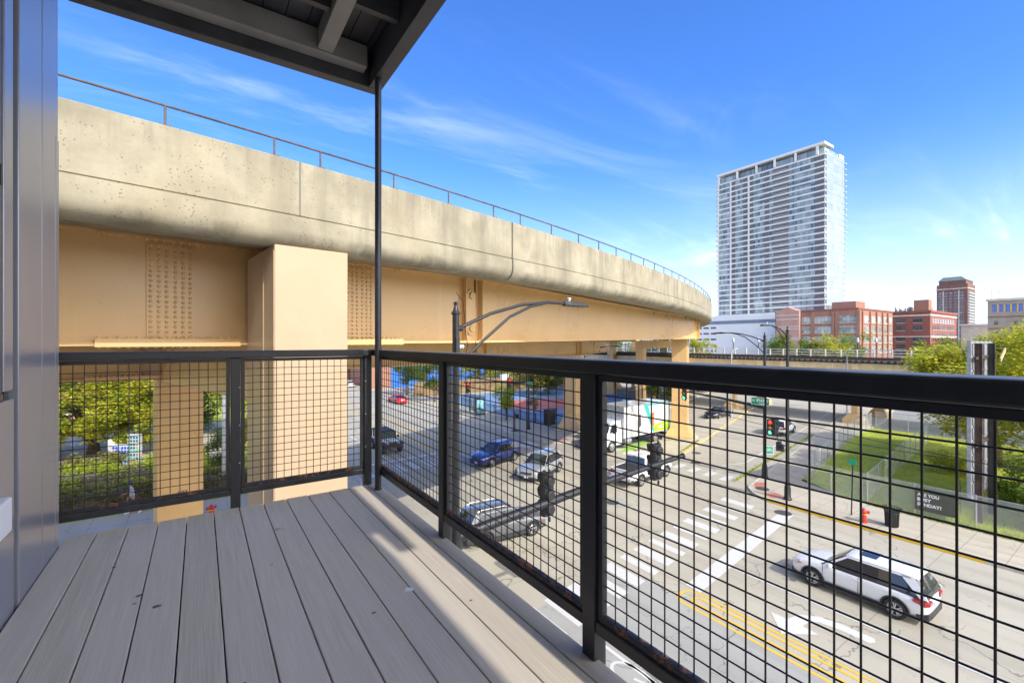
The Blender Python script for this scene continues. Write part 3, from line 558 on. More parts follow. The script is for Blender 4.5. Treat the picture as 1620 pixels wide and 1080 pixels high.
wf = hs.children[-1]; f = MB(); f.box(-0.096, -0.012, 2.60, 2.676, zs, ztop); f.box(-0.096, -0.008, -2.0, 2.676, zs-0.028, zs); f.box(-0.096, -0.014, 1.55, 1.62, zs+0.002, ztop); f.build('frame', M['dark clad'], wf, bevel=0.003)
MB().box(-0.003, 0.045, 2.42, 2.56, CAMZ-0.735, CAMZ-0.60).build('outlet_cover', M['sign white'], hs, bevel=0.008)
MB().box(-0.012, 0.0, 2.618, 2.636, CAMZ+0.62, CAMZ+0.70).build('latch', M['black metal'], hs)
# ================================================================ VIADUCTS
class Path:
    def __init__(s, x0, y0, th, Rad): s.R = Rad; s.th = R(th); s.cx = x0 - Rad*math.sin(s.th); s.cy = y0 + Rad*math.cos(s.th)
    def p(s, q, o=0.0):
        a = s.th + q/s.R; return (s.cx + (s.R+o)*math.sin(a), s.cy - (s.R+o)*math.cos(a))
class Path2(Path):                                   # straight, then a tight left bend
    def __init__(s, x1, y, Rad): s.x1 = x1; s.y = y; s.R = Rad
    def p(s, q, o=0.0):
        if q <= 0: return (s.x1 + q, s.y - o)
        a = q/s.R; return (s.x1 + (s.R+o)*math.sin(a), s.y + s.R - (s.R+o)*math.cos(a))
PROF = [(-0.32,4.0),(-0.02,4.0),(0.0,3.98),(0.0,2.80),(-0.025,2.79),(-0.025,2.765),(0.025,2.755),(0.03,2.45),(0.005,2.32),(-0.07,2.20),(-0.19,2.12),(-0.36,2.09),(-2.75,2.44),(-2.75,3.0),(-0.32,3.05)]
def sweep(path, prof, z, s0, s1, ds, closed=True):
    n = max(2, int((s1-s0)/ds)); mb = MB(); rings = []
    for i in range(n+1):
        q = s0 + (s1-s0)*i/n; rings.append([(*path.p(q, o), z+h) for (o, h) in prof])
    return mb.loft(rings, closed)
def local_frame(a, b):
    a = Vector((a[0], a[1], 0)); b = Vector((b[0], b[1], 0)); d = (b-a).normalized(); return Matrix.Translation(a) @ Matrix.Rotation(math.atan2(d.y, d.x), 4, 'Z'), (b-a).length
def girder(parent, a, b, za, zb, h0, h1, mat, splices=(), web_name='girder'):
    """plate girder from a to b (plan), bottom z za..zb, top h0..h1; local -Y is the outer face"""
    F_, Ln = local_frame(a, b)
    def zb_(u): return za + (zb-za)*u/Ln
    def zt_(u): return h0 + (h1-h0)*u/Ln
    w = MB(); w.M = F_
    def slab(u0, u1, y0, y1, f0, f1, g0, g1): w.add([(u0,y0,f0),(u1,y0,g0),(u1,y1,g0),(u0,y1,f0),(u0,y0,f1),(u1,y0,g1),(u1,y1,g1),(u0,y1,f1)], [(3,2,1,0),(4,5,6,7),(0,1,5,4),(1,2,6,5),(2,3,7,6),(3,0,4,7)])
    slab(0, Ln, 0, 0.05, za+0.06, h0-0.05, zb+0.06, h1-0.05)
    g = w.build(web_name, M[mat], parent, world=True)
    w = MB(); w.M = F_; slab(0, Ln, -0.26, 0.31, za-0.02, za+0.06, zb-0.02, zb+0.06); slab(0, Ln, -0.26, 0.31, h0-0.05, h0, h1-0.05, h1); w.build('flange', M[mat], parent, world=True)
    for u in splices:
        s = MB(); s.M = F_; z0, z1 = zb_(u)+0.12, zt_(u)-0.13
        s.box(u-0.45, u+0.45, -0.035, 0.0, z0, z1); s.box(u-0.012, u+0.012, -0.028, -0.02, z1-0.01, z1+0.06)
        rows = int((z1-z0-0.08)/0.120)
        for c in (-0.375, -0.225, -0.075, 0.095, 0.245, 0.39):
            for r in range(rows+1):
                zz = z0+0.06 + (z1-z0-0.12)*r/rows; s.lathe([(0.036,0),(0.036,0.018),(0.026,0.036),(0.008,0.042)], 10, Matrix.Translation((u+c, -0.035, zz)) @ Matrix.Rotation(R(90), 4, 'X'))
        s.build('splice_plate', M[mat], g, world=True)
        for (zc, up) in ((zb_(u), 1), (zt_(u), -1)):
            k = MB(); k.M = F_
            if up > 0:
                k.box(u-1.35, u+1.42, -0.31, -0.03, zc-0.05, zc-0.022); k.box(u-1.35, u+1.42, -0.31, -0.262, zc-0.021, zc+0.125); k.box(u-1.35, u+1.42, -0.261, -0.03, zc+0.062, zc+0.10); k.box(u+0.02, u+0.035, -0.312, -0.30, zc-0.05, zc+0.10)
                for i in range(17): k.lathe([(0.042,0),(0.042,0.03),(0.022,0.065)], 8, Matrix.Translation((u-1.28+0.163*i, -0.275, zc+0.122)))
                for i in range(17): k.lathe([(0.02,0),(0.036,0.02),(0.036,0.04)], 8, Matrix.Translation((u-1.28+0.163*i, -0.2, zc-0.09)))
            else:
                k.box(u-1.35, u+1.42, -0.28, -0.03, zc-0.075, zc-0.052)
                for i in range(17): k.lathe([(0.015,0),(0.038,0.03),(0.038,0.055)], 8, Matrix.Translation((u-1.28+0.163*i, -0.22, zc-0.13)))
            k.build('flange_plate', M[mat], g, world=True)
    return g, F_, Ln
P1 = Path(-2, 10.3, 10.0, 136.0)
vd = thing('elevated_railway', 'high curved elevated railway with concrete parapet on tan steel girders', 'viaduct', (2.2, 12.5, 0))
sweep(P1, PROF, CAMZ, -14, 95, 0.8).build('parapet', M['parapet'], vd, smooth='auto', world=True)
sweep(P1, [(-2.75,2.46),(-2.75,3.0),(-8.6,3.0),(-8.6,2.46)], CAMZ, -14, 95, 2.0).build('deck_slab', M['parapet'], vd, world=True)
sweep(P1, [(-8.62,2.2),(-8.62,4.0),(-8.92,4.0),(-8.92,2.2)], CAMZ, -14, 95, 2.0).build('far_parapet', M['parapet'], vd, world=True)
def jt(q, w, o=0.0, z0=2.1, z1=4.0, mat='joint'):
    prof = [(0.004,z1-0.0),(0.004,2.80),(-0.02,2.78),(0.029,2.752),(0.034,2.45),(0.009,2.315),(-0.068,2.194),(-0.19,2.114),(-0.36,2.084),(-2.6,2.41)] if z0 < 2.5 else [(0.004,z1),(0.004,2.80)]
    mb = MB(); rings = []
    for e in (-w/2, w/2): rings.append([(*P1.p(q+e, a), CAMZ+h) for a, h in prof])
    mb.loft(rings, False, False); mb.build('joint', M[mat], vd, world=True)
def s_at(px):                                         # arc position of a vertical mark seen in plan along a given bearing
    best = None
    for i in range(-200, 1100):
        q = i*0.05; x, y = P1.p(q); d = x*math.sin(YAW)+y*math.cos(YAW)
        if d < 1: continue
        u = 810 + 720*(x*math.cos(YAW)-y*math.sin(YAW))/d
        if best is None or abs(u-px) < best[0]: best = (abs(u-px), q)
    return best[1]
BRG = {k: s_at(k) for k in (265, 437, 475, 511, 626, 714, 785, 810, 827, 876, 918, 965, 1003, 1040, 1064, 1090, 1108)}
jt(BRG[475], 0.035, 0, 2.79, 4.0, 'grey joint'); jt(BRG[810], 0.05); 
for q in (BRG[810]+8.5, BRG[810]+17.5, BRG[810]+26): jt(q, 0.02, 0, 2.79, 4.0)
# handrail pipe on top of the parapet
rustpipe = simple('rusty rail pipe', (0.12, 0.095, 0.075), 0.8, 0.2, var=0.4, scale=4)
hr = [(*P1.p(-14+0.7*i, -0.10), CAMZ+4.40) for i in range(150)]
MB().tube(hr, 0.024, 8).build('handrail', rustpipe, vd, smooth=True, world=True)
qs = [BRG[265]-2.6, BRG[265], BRG[437], BRG[511], BRG[626], BRG[714], BRG[785], BRG[827], BRG[876], BRG[918]]
while qs[-1] < 66: qs.append(qs[-1]+1.75)
for q in qs:
    x, y = P1.p(q, -0.10); pm = MB(); pm.tube([(x,y,CAMZ+3.99),(x,y,CAMZ+4.39)], 0.022, 8); pm.box(x-0.09, x+0.09, y-0.07, y+0.07, CAMZ+4.0, CAMZ+4.02); pm.build('rail_post', rustpipe, vd, world=True)
# girders (plan points) -----------------------------------------------------------
HG = (8.58, 15.33); EN = (41.4, 27.4); A0 = P1.p(-13, -2.35)
Ln1 = (Vector(HG)-Vector(A0)).length
def u_at(px, a, b):
    best = None
    for i in range(2001):
        x = a[0]+(b[0]-a[0])*i/2000; y = a[1]+(b[1]-a[1])*i/2000; d = x*math.sin(YAW)+y*math.cos(YAW)
        if d < 1: continue
        e = abs(810+720*(x*math.cos(YAW)-y*math.sin(YAW))/d - px)
        if best is None or e < best[0]: best = (e, i/2000)
    return best[1]*(Vector(b)-Vector(a)).length
g1, F1, L1_ = girder(vd, A0, HG, CAMZ-0.13, CAMZ-0.03, CAMZ+2.44, CAMZ+2.44, 'tan', splices=(u_at(269, A0, HG), u_at(568, A0, HG)))
g2, F2, L2_ = girder(vd, HG, EN, CAMZ-0.03, CAMZ+0.30, CAMZ+2.42, CAMZ+2.36, 'tan')
girder(vd, EN, P1.p(92, -3.0), CAMZ+0.30, CAMZ+0.6, CAMZ+2.40, CAMZ+2.40, 'tan')
girder(vd, P1.p(-14, -6.6), P1.p(14, -6.6), CAMZ-0.1, CAMZ-0.03, CAMZ+2.40, CAMZ+2.40, 'tan'); girder(vd, P1.p(14, -6.6), P1.p(46, -6.6), CAMZ-0.03, CAMZ+0.3, CAMZ+2.40, CAMZ+2.40, 'tan')
st = MB(); st.M = F1
for u in (L1_-0.42, ): st.box(u, u+0.05, -0.24, -0.002, CAMZ+0.03, CAMZ+2.38)
st.build('stiffener', M['tan'], vd, world=True)
st = MB(); st.M = F2
for u in (0.42, ): st.box(u, u+0.06, -0.24, -0.002, CAMZ+0.05, CAMZ+2.36)
for u in (L2_-0.05, ): st.box(u, u+0.05, -0.30, 0.3, CAMZ+0.30, CAMZ+2.34)
st.box(L2_-0.9, L2_-0.1, -0.1, -0.03, CAMZ+1.2, CAMZ+1.24)
st.build('stiffener', M['tan'], vd, world=True)
hg = MB(); hg.M = F2                                   # pin and hanger plate
pl = [(0.24*math.cos(R(a)), 0.62+0.24*math.sin(R(a))) for a in range(0, 181, 20)] + [(0.24*math.cos(R(a)), -0.62+0.24*math.sin(R(a))) for a in range(180, 361, 20)]
k0 = len(hg.v); n_ = len(pl)
hg.add([(x-0.08, -0.10, CAMZ+1.12+z) for x, z in pl] + [(x-0.08, -0.02, CAMZ+1.12+z) for x, z in pl], [tuple(range(n_)), tuple(range(2*n_-1, n_-1, -1))] + [(i, (i+1) % n_, n_+(i+1) % n_, n_+i) for i in range(n_)])
for z in (0.62, -0.62): hg.lathe([(0.14,0),(0.14,0.05),(0.12,0.07)], 20, Matrix.Translation((-0.08, -0.10, CAMZ+1.12+z)) @ Matrix.Rotation(R(90), 4, 'X'))
hg.build('hanger', M['tan'], vd, smooth='auto', world=True)
gp = MB(); gp.M = F2; gp.box(0.20, 0.235, -0.045, -0.01, CAMZ+1.25, CAMZ+2.40); gp.build('girder_gap', M['joint'], vd, world=True)
def column(parent, x, y, ang, wx, wy, z0, z1, mat='tan', flare=0.0, name='column', base=True):
    c = MB(); c.M = Matrix.Translation((x, y, 0)) @ Matrix.Rotation(R(ang), 4, 'Z')
    if flare:
        rings = []
        for (e, z) in ((flare, z0+0.25), (flare, z0+0.45), (flare*0.3, z0+1.1), (0, z0+1.7), (0, z1)):
            a, b = wx/2+e, wy/2+e; rings.append([(-a,-b,z),(a,-b,z),(a,b,z),(-a,b,z)])
        c.loft(rings)
    else: c.box(-wx/2, wx/2, -wy/2, wy/2, z0, z1)
    o = c.build(name, M[mat], parent, world=True, bevel=0.015)
    if base:
        b = MB(); b.M = c.M; e = flare+0.25; b.box(-wx/2-e, wx/2+e, -wy/2-e, wy/2+e, z0, z0+0.25); b.build('footing', M['kerb'], o, world=True, bevel=0.03)
    return o
fc = Matrix.Translation((1.33, 11.08, 0)) @ Matrix.Rotation(R(7.1), 4, 'Z')
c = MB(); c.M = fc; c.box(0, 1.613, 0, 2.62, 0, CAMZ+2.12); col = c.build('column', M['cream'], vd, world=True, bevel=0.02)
c = MB(); c.M = fc
for y in (0.02, 0.92, 0.98): c.box(-0.014, 0.0, y, y+0.03, 0, CAMZ+2.0)
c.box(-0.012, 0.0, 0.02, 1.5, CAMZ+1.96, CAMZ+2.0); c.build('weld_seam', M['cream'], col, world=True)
cap = MB(); cap.bar((2.15, 13.72, CAMZ-0.86), (-0.55, 23.83, CAMZ-0.86), 1.55, 1.6); cap.build('cap_beam', M['tan'], vd, world=True, bevel=0.03)
column(vd, 40.05, 28.35, 27, 1.45, 1.45, 0.14, CAMZ+0.29, 'tan', flare=0.55)
# second, lower railway beside the first (inside of the bend) --------------------------
v2 = thing('elevated_railway', 'lower elevated railway running behind the high one, only its girder shows', 'viaduct', (*P1.p(3.8, -13.6), 0))
Z2 = CAMZ - 2.15
sweep(P1, [(-9.6,3.9),(-9.6,2.2),(-9.9,2.1),(-11.8,2.46),(-13.7,2.46),(-15.64,2.09),(-15.81,2.12),(-15.93,2.20),(-16.0,2.32),(-16.03,2.45),(-16.02,2.76),(-16.0,2.80),(-16.0,3.9),(-15.7,3.9),(-15.7,3.05),(-9.9,3.05),(-9.9,3.9)], Z2, -16, 130, 1.0).build('parapet', M['parapet'], v2, smooth='auto', world=True)
zg = CAMZ - 1.52
nodes_ = [P1.p(q*(136.0/136.0), -13.4) for q in (-22, 3.8, 25.5, 46.6, 70)]
for i, (a_, b_) in enumerate(zip(nodes_, nodes_[1:])): girder(v2, a_, b_, zg, zg, Z2+2.44, Z2+2.44, 'tan', splices=((u_at(205, a_, b_),) if i == 0 else ()))
sf = MB()
for i in (1, 2, 3):
    F_, L_ = local_frame(nodes_[i-1], nodes_[i]); sf.M = F_
    for u in (L_-0.06, L_-1.1): sf.box(u-0.05, u, -0.25, -0.002, zg+0.062, Z2+2.38)
sf.build('stiffener', M['tan'], v2, world=True)
column(v2, 34.3, 38.2, 27, 1.45, 1.45, 0.13, zg-0.002, 'tan', flare=0.5)
rc = column(v2, -0.80, 24.6, 9, 1.6, 1.5, 0.05, CAMZ-1.53, 'tan', name='column')
nm = place(text_mb('BP7', 0.22, bold=0.004, extrude=0.002), Matrix.Translation((-0.80, 24.6, 0)) @ Matrix.Rotation(R(9), 4, 'Z') @ Matrix.Translation((-0.12, -0.757, 3.45)) @ Matrix.Rotation(R(90), 4, 'X')); nm.build('stencil', M['joint'], rc, world=True)
# further columns and a cross beam seen in the gap -------------------------------------
def at(px, d): r = (px-810)/720.0*d; return (d*math.sin(YAW)+r*math.cos(YAW), d*math.cos(YAW)-r*math.sin(YAW))
cb = thing('viaduct_bent', 'two tan columns with a cross beam far behind the truck', 'column', (*at(1014, 76), 0))
xa, ya = at(1014, 76); xb, yb = at(1074, 74)
column(cb, xa, ya, 20, 1.35, 1.35, 0, CAMZ+0.1, 'tan', base=True); column(cb, xb, yb, 20, 1.35, 1.35, 0, CAMZ+0.1, 'tan')
bm_ = MB(); bm_.bar((xa, ya, CAMZ-0.45), (xb, yb, CAMZ-0.45), 1.0, 1.2); bm_.build('cross_beam', M['tan'], cb, world=True)
for (px, d, w_, lab) in ((968, 86, 1.25, 'slim tan column left of the far cross beam'), (949, 98, 1.1, 'leftmost thin tan column beyond the court'), (1005, 97, 1.2, 'tan column half hidden behind the far cross beam')):
    x, y = at(px, d); cc = thing('viaduct_column', lab, 'column', (x, y, 0)); column(cc, x, y, 15, w_, w_, 0, CAMZ+1.5, 'tan', name='shaft')
# ================================================================ OLD ELEVATED LINE (background)
ot = thing('elevated_railway', 'old straight elevated track with white fence in the background', 'viaduct', (68, 30, 0))
TX0, TX1, TY0, TY1 = 65.0, 73.5, -30.0, 150.0; TZ = CAMZ - 2.2
MB().box(TX0+0.1, TX1, TY0, TY1, TZ-0.42, TZ-0.30).build('deck', M['tie'], ot, world=True)
tm = MB(); y = TY0; rnd = random.Random(4)
while y < TY1: tm.box(TX0-0.35-0.2*rnd.random(), TX1+0.3, y, y+0.26, TZ-0.29, TZ-0.05); y += 0.62
tm.build('sleepers', M['tie'], ot, world=True)
rl = MB()
for x in (66.5, 67.95, 70.6, 72.05): rl.box(x, x+0.08, TY0, TY1, TZ-0.05, TZ+0.12)
rl.build('rails', simple('rusty rail', (0.13, 0.085, 0.06), 0.6, 0.4), ot, world=True)
gg = MB()
for x in (TX0, TX1-0.3):
    gg.box(x+0.1, x+0.16, TY0, TY1, TZ-2.3, TZ-0.43); gg.box(x-0.08, x+0.32, TY0, TY1, TZ-2.36, TZ-2.301)
    y = TY0
    while y < TY1: gg.box(x+0.02, x+0.099, y, y+0.07, TZ-2.3, TZ-0.43); y += 1.55
gg.build('girder', M['paleyellow'], ot, world=True)
for k, y in enumerate((-18, 1.5, 21.9, 37, 52, 68, 84, 100, 118, 136)):
    bp = MB(); bp.box(TX0-0.14, TX0+0.09, y-0.25, y+0.25, TZ-2.3, TZ-0.5); bp.build('bracket', M['paleyellow'], ot, world=True)
    for x in (TX0+0.1, TX1-0.2):
        pc = MB(); pc.box(x-0.3, x+0.3, y-0.3, y+0.3, 1.0, TZ-2.37); pc.build('pier', M['tan'], ot, world=True)
        fb = MB(); fb.loft([[(x-a,y-a,z),(x+a,y-a,z),(x+a,y+a,z),(x-a,y+a,z)] for a, z in ((1.0,0),(1.0,0.55),(0.62,1.15),(0.45,1.3))]); fb.build('footing', M['tan'], ot, world=True)
tf = thing('track_fence', 'white post and rail fence along the old elevated track', 'fence', (TX1, 30, TZ))
for z in (0.28, 0.65, 1.03): MB().box(TX1-0.05, TX1+0.05, TY0, TY1, TZ+z-0.05, TZ+z+0.05).build('rail', M['white rail'], tf, world=True)
y = TY0 + 26
while y < 128: MB().box(TX1-0.10, TX1+0.10, y-0.07, y+0.07, TZ-0.05, TZ+1.1).build('post', M['white rail'], tf, world=True); y += 1.9
# ================================================================ VEHICLES  (local +X forward, ground z=0)
def body_loft(st):
    """st: (x, zbot, zsill, zmid, zbelt, ztop, w_sill, w_mid, w_belt, w_top)"""
    mb = MB(); rings = []
    for (x, zb, zs, zm, zt, zc, ws, wm_, wt, wc) in st:
        half = [(ws*0.80, zb), (ws, zs), (wm_, zm), (wt, zt), (wc, zc)]
        ring = [(x, 0, zb)] + [(x, y, z) for y, z in half] + [(x, 0, zc+0.025)] + [(x, -y, z) for y, z in reversed(half)]
        rings.append(ring)
    return mb.loft(rings)
def sub_mod(o): m = o.modifiers.new('s', 'SUBSURF'); m.levels = 2; m.render_levels = 2
def cut_mod(cuts):
    def fn(o):
        me = cuts.mesh('cut'); c = bpy.data.objects.new('cut', me); COL.objects.link(c); c.hide_render = True
        m = o.modifiers.new('b', 'BOOLEAN'); m.operation = 'DIFFERENCE'; m.object = c; m.solver = 'EXACT'; return c
    return fn
WHEELS = {}
def wheel_parts(rad, wd, style):
    key = (rad, wd, style)
    if key in WHEELS: return WHEELS[key]
    RX = Matrix.Rotation(R(-90), 4, 'X')              # lathe axis -> +Y outward
    ty = MB(); rr = rad
    ty.lathe([(rr*0.64, -wd/2), (rr*0.93, -wd/2), (rr, -wd*0.36), (rr, wd*0.36), (rr*0.93, wd/2), (rr*0.70, wd/2+0.004), (rr*0.64, wd*0.40)], 32, RX, cap=False)
    rm = MB(); q = rr*0.66
    rm.lathe([(q, -wd*0.3), (q, wd*0.44), (q*0.94, wd*0.48), (q*0.90, wd*0.40), (q*0.88, wd*0.05)], 32, RX, cap=False)
    rm.lathe([(0.005, wd*0.42), (q*0.2, wd*0.42), (q*0.24, wd*0.30)], 20, RX, cap=False)
    ns = 5 if style != 'ten' else 10
    for k in range(ns):
        a = 2*math.pi*k/ns + 0.3
        if style == 'split':
            for da in (-0.20, 0.20):
                p = Vector((math.cos(a)*q*0.18, wd*0.34, math.sin(a)*q*0.18)); e = Vector((math.cos(a+da)*q*0.92, wd*0.38, math.sin(a+da)*q*0.92)); rm.bar(p, e, q*0.13, 0.03, (0, 1, 0))
        else:
            p = Vector((math.cos(a)*q*0.15, wd*0.34, math.sin(a)*q*0.15)); e = Vector((math.cos(a)*q*0.92, wd*0.38, math.sin(a)*q*0.92)); rm.bar(p, e, q*(0.24 if ns == 5 else 0.13), 0.03, (0, 1, 0))
    bk = MB(); bk.lathe([(0.003, wd*0.05), (q*0.9, wd*0.05), (q*0.9, -wd*0.2)], 24, RX, cap=False)
    WHEELS[key] = (ty.mesh('tyre'), rm.mesh('rim'), bk.mesh('brake')); return WHEELS[key]
def add_wheel(root, x, y, rad, wd, style='split', rimmat='alloy'):
    ty, rm, bk = wheel_parts(rad, wd, style)
    side = 1 if y > 0 else -1
    w_ = bpy.data.objects.new('wheel', bk); COL.objects.link(w_); w_.parent = root; w_.location = (x, y, rad)
    if side < 0: w_.rotation_euler = (0, 0, math.pi)
    for nme, me, mt in (('tyre', ty, 'rubber'), ('rim', rm, rimmat)):
        o = bpy.data.objects.new(nme, me); COL.objects.link(o); o.parent = w_
        if not me.materials: me.materials.append(M[mt])
        for p in me.polygons: p.use_smooth = (nme == 'tyre')
    if not bk.materials: bk.materials.append(M['trim'])
def make_car(name, label, cat, loc, heading, spec, paintm, group=None):
    """heading in degrees from +X"""
    r = thing(name, label, cat, (loc[0], loc[1], 0.0), R(heading), group)
    S_ = spec; Lf, Lr = S_['front'], S_['rear']; W = S_['w']/2; wf, wr, rad = S_['wf'], S_['wr'], S_['rad']
    zb, belt, hood, roof = S_['zb'], S_['belt'], S_['hood'], S_['roof']; tail = S_['tail']
    cb, ct, rt_, rb = S_['cowl'], S_['ftop'], S_['rtop'], S_['rbase']        # windscreen base/top, rear top/base (x)
    zn = S_.get('nose', hood-0.16)
    st = [(Lf, zb+0.16, zb+0.2, (zb+zn)/2+0.05, zn-0.12, zn-0.06, W*0.70, W*0.80, W*0.72, W*0.60),
          (Lf-0.10, zb+0.02, zb+0.1, (zb+zn)/2, zn-0.06, zn+0.02, W*0.84, W*0.91, W*0.86, W*0.72),
          (Lf-0.45, zb, zb+0.1, belt*0.66, hood-0.14, hood-0.05, W*0.93, W*0.985, W*0.93, W*0.78),
          (wf, zb, zb+0.1, belt*0.66, hood-0.08, hood, W*0.94, W, W*0.94, W*0.80),
          (cb, zb, zb+0.1, belt*0.66, belt-0.05, belt+0.03, W*0.93, W*0.985, W*0.945, W*0.84),
          ((cb+rb)/2+0.3, zb, zb+0.1, belt*0.64, belt-0.03, belt+0.0, W*0.93, W*0.985, W*0.95, W*0.84),
          (wr+0.2, zb, zb+0.1, belt*0.66, belt, belt+0.03, W*0.94, W*0.99, W*0.95, W*0.84),
          (min(wr-0.25, Lr+0.55), zb, zb+0.12, belt*0.66, tail-0.05, tail+0.02, W*0.94, W*0.99, W*0.94, W*0.84),
          (Lr+0.12, zb+0.06, zb+0.16, belt*0.66, tail-0.09, tail-0.02, W*0.86, W*0.93, W*0.88, W*0.76),
          (Lr, zb+0.18, zb+0.24, belt*0.62, tail-0.18, tail-0.12, W*0.76, W*0.84, W*0.78, W*0.68)]
    b = body_loft(list(reversed(st))); cuts = MB()
    for x in (wf, wr):
        for sg in (1, -1): cuts.lathe([(rad*1.16, -0.21), (rad*1.16, 0.4)], 28, Matrix.Translation((x, sg*(W-0.10), rad*1.02)) @ Matrix.Rotation(R(-90*sg), 4, 'X'))
    bb = baked(b, [sub_mod, cut_mod(cuts)]); body = bb.build('body', M[paintm], r, smooth='auto')
    inn = MB(); inn.box(wr-rad*1.2, wf+rad*1.2, -W*0.72, W*0.72, zb+0.03, belt*0.82); inn.build('underbody', M['trim'], r)
    # greenhouse: dark core, panes a few mm proud, roof and pillars in body colour
    wb, wt = W*0.885, W*0.70; zr = roof - 0.07
    def X(f, k): return f[0]+(f[1]-f[0])*k
    core = MB(); rings = []
    secs = [(cb+0.06, 0.0), (cb-0.12, 0.22), ((cb+ct)/2, 0.58), (ct+0.06, 0.95), (ct-0.25, 1.0), ((ct+rt_)/2, 1.03), (rt_+0.2, 1.0), (rt_-0.02, 0.95), ((rt_+rb)/2, 0.55), (rb+0.03, 0.15), (rb, 0.0)]
    for (x, k) in reversed(secs):
        y = wb+(wt-wb)*min(1, k); z = belt-0.02 + (zr-belt+0.02)*k
        rings.append([(x, -wb, belt-0.12), (x, -wb, belt-0.02), (x, -y, z), (x, -y*0.6, z+0.035*min(1, k*3)), (x, y*0.6, z+0.035*min(1, k*3)), (x, y, z), (x, wb, belt-0.02), (x, wb, belt-0.12)])
    core.loft(rings); core.build('cabin', M['carglass'], r, smooth='auto')
    def sp(x, t, sg, off=0.004): return (x, sg*(wb+(wt-wb)*t+off), belt-0.01+(zr-belt)*t)
    # sloped front/rear edges of the side glass
    def fx(t): return cb-0.10+(ct-0.04-cb+0.10)*t
    def bx(t): return rb+0.12+(rt_+0.10-rb-0.12)*t
    bp = S_['bpil']; panes_ = []
    splits = [(None, bp+0.045), (bp-0.045, S_.get('cpil', None)), (S_.get('cpil', None), None)] if S_.get('cpil') is not None else [(None, bp+0.045), (bp-0.045, None)]
    for sg in (1, -1):
        for i, (a, c) in enumerate(splits):
            def fa(t): return fx(t)-0.06 if a is None else (a if i == 1 else a-0.05)
            def fc_(t): return bx(t)+0.12 if c is None else (c+0.03 if i == 1 else c)
            t0, t1 = 0.06, 0.88
            if fa(t1) - fc_(t1) < 0.05: t1 = 0.45
            pn = MB(); pn.quad(sp(fa(t0), t0, sg, 0.006), sp(fc_(t0), t0, sg, 0.006), sp(fc_(t1), t1, sg, 0.006), sp(fa(t1), t1, sg, 0.006)); pn.build('side_window', M['carglass'], r)
        # pillars
        pm = MB()
        def pillar(x0, x1, X0, X1, t0=-0.03, t1=1.0):
            a = [sp(x0, t0, sg, 0.012), sp(x1, t0, sg, 0.012), sp(X1, t1, sg, 0.012), sp(X0, t1, sg, 0.012)]; c = [sp(x0, t0, sg, -0.03), sp(x1, t0, sg, -0.03), sp(X1, t1, sg, -0.03), sp(X0, t1, sg, -0.03)]
            pm.add(a + c, [(0,1,2,3),(7,6,5,4),(0,4,5,1),(1,5,6,2),(2,6,7,3),(3,7,4,0)])
        pillar(fx(0)+0.10, fx(0)-0.02, fx(1)+0.05, fx(1)-0.06); pillar(bx(0)+0.06, bx(0)-0.16, bx(1)+S_.get('dp', 0.22), bx(1)-0.10)
        pillar(fx(1)+0.02, bx(1)-0.02, fx(1)-0.02, bx(1)+0.0, 0.88, 1.0)
        pm.build('pillar', M[paintm], r, smooth=False)
        bpm = MB(); bpm.add([sp(bp+0.05, 0, sg, 0.009), sp(bp-0.05, 0, sg, 0.009), sp(bp-0.05, 0.9, sg, 0.009), sp(bp+0.05, 0.9, sg, 0.009)], [(0,1,2,3)]); bpm.build('door_pillar', M['trim'], r)
        bl = MB(); bl.bar((cb-0.15, sg*(wb+0.012), belt-0.015), (rb+0.2, sg*(wb+0.012), belt-0.005), 0.02, 0.03); bl.build('window_trim', M['trim'] if S_.get('darktrim', True) else M['alloy'], r)
    rf = MB(); rings = []
    xs = [ct+0.08, ct-0.02, ct-0.3, (ct+rt_)/2, rt_+0.3, rt_+0.02, rt_-S_.get('spoil', 0.12)]
    for i, x in enumerate(reversed(xs)):
        k = {0: -0.05, 6: -0.055}.get(i, 0.0) + (0.012 if i == 3 else 0); wv = wt*(0.93 if i in (0, 6) else 1.0)+0.015; z = zr+0.01+k
        rings.append([(x, -wv, z-0.035), (x, -wv, z), (x, -wv*0.86, z+0.045), (x, 0, z+0.075), (x, wv*0.86, z+0.045), (x, wv, z), (x, wv, z-0.035), (x, 0, z-0.01)])
    rf.loft(rings); rfo = rf.build('roof', M[S_.get('roofmat', paintm)], r, smooth='auto')
    if S_.get('rails'):
        for sg in (1, -1): MB().tube([(ct-0.2, sg*wt*0.93, zr+0.06), (ct-0.35, sg*wt*0.93, zr+0.12), (rt_+0.35, sg*wt*0.93, zr+0.12), (rt_+0.15, sg*wt*0.93, zr+0.06)], 0.018, 6).build('roof_rail', M[S_['rails']], rfo)
    if S_.get('sunroof'): sr = MB(); sr.add([(ct-0.28, -0.36, zr+0.078), (ct-0.82, -0.36, zr+0.088), (ct-0.82, 0.36, zr+0.088), (ct-0.28, 0.36, zr+0.078), (ct-0.28, 0, zr+0.092), (ct-0.82, 0, zr+0.10)], [(0,1,5,4),(4,5,2,3)]); sr.build('sunroof', M['carglass'], rfo)
    # windscreen and rear window, slightly bowed
    ws = MB(); e = 0.016
    nrm = Vector((zr-belt, 0, cb-ct)).normalized()*e
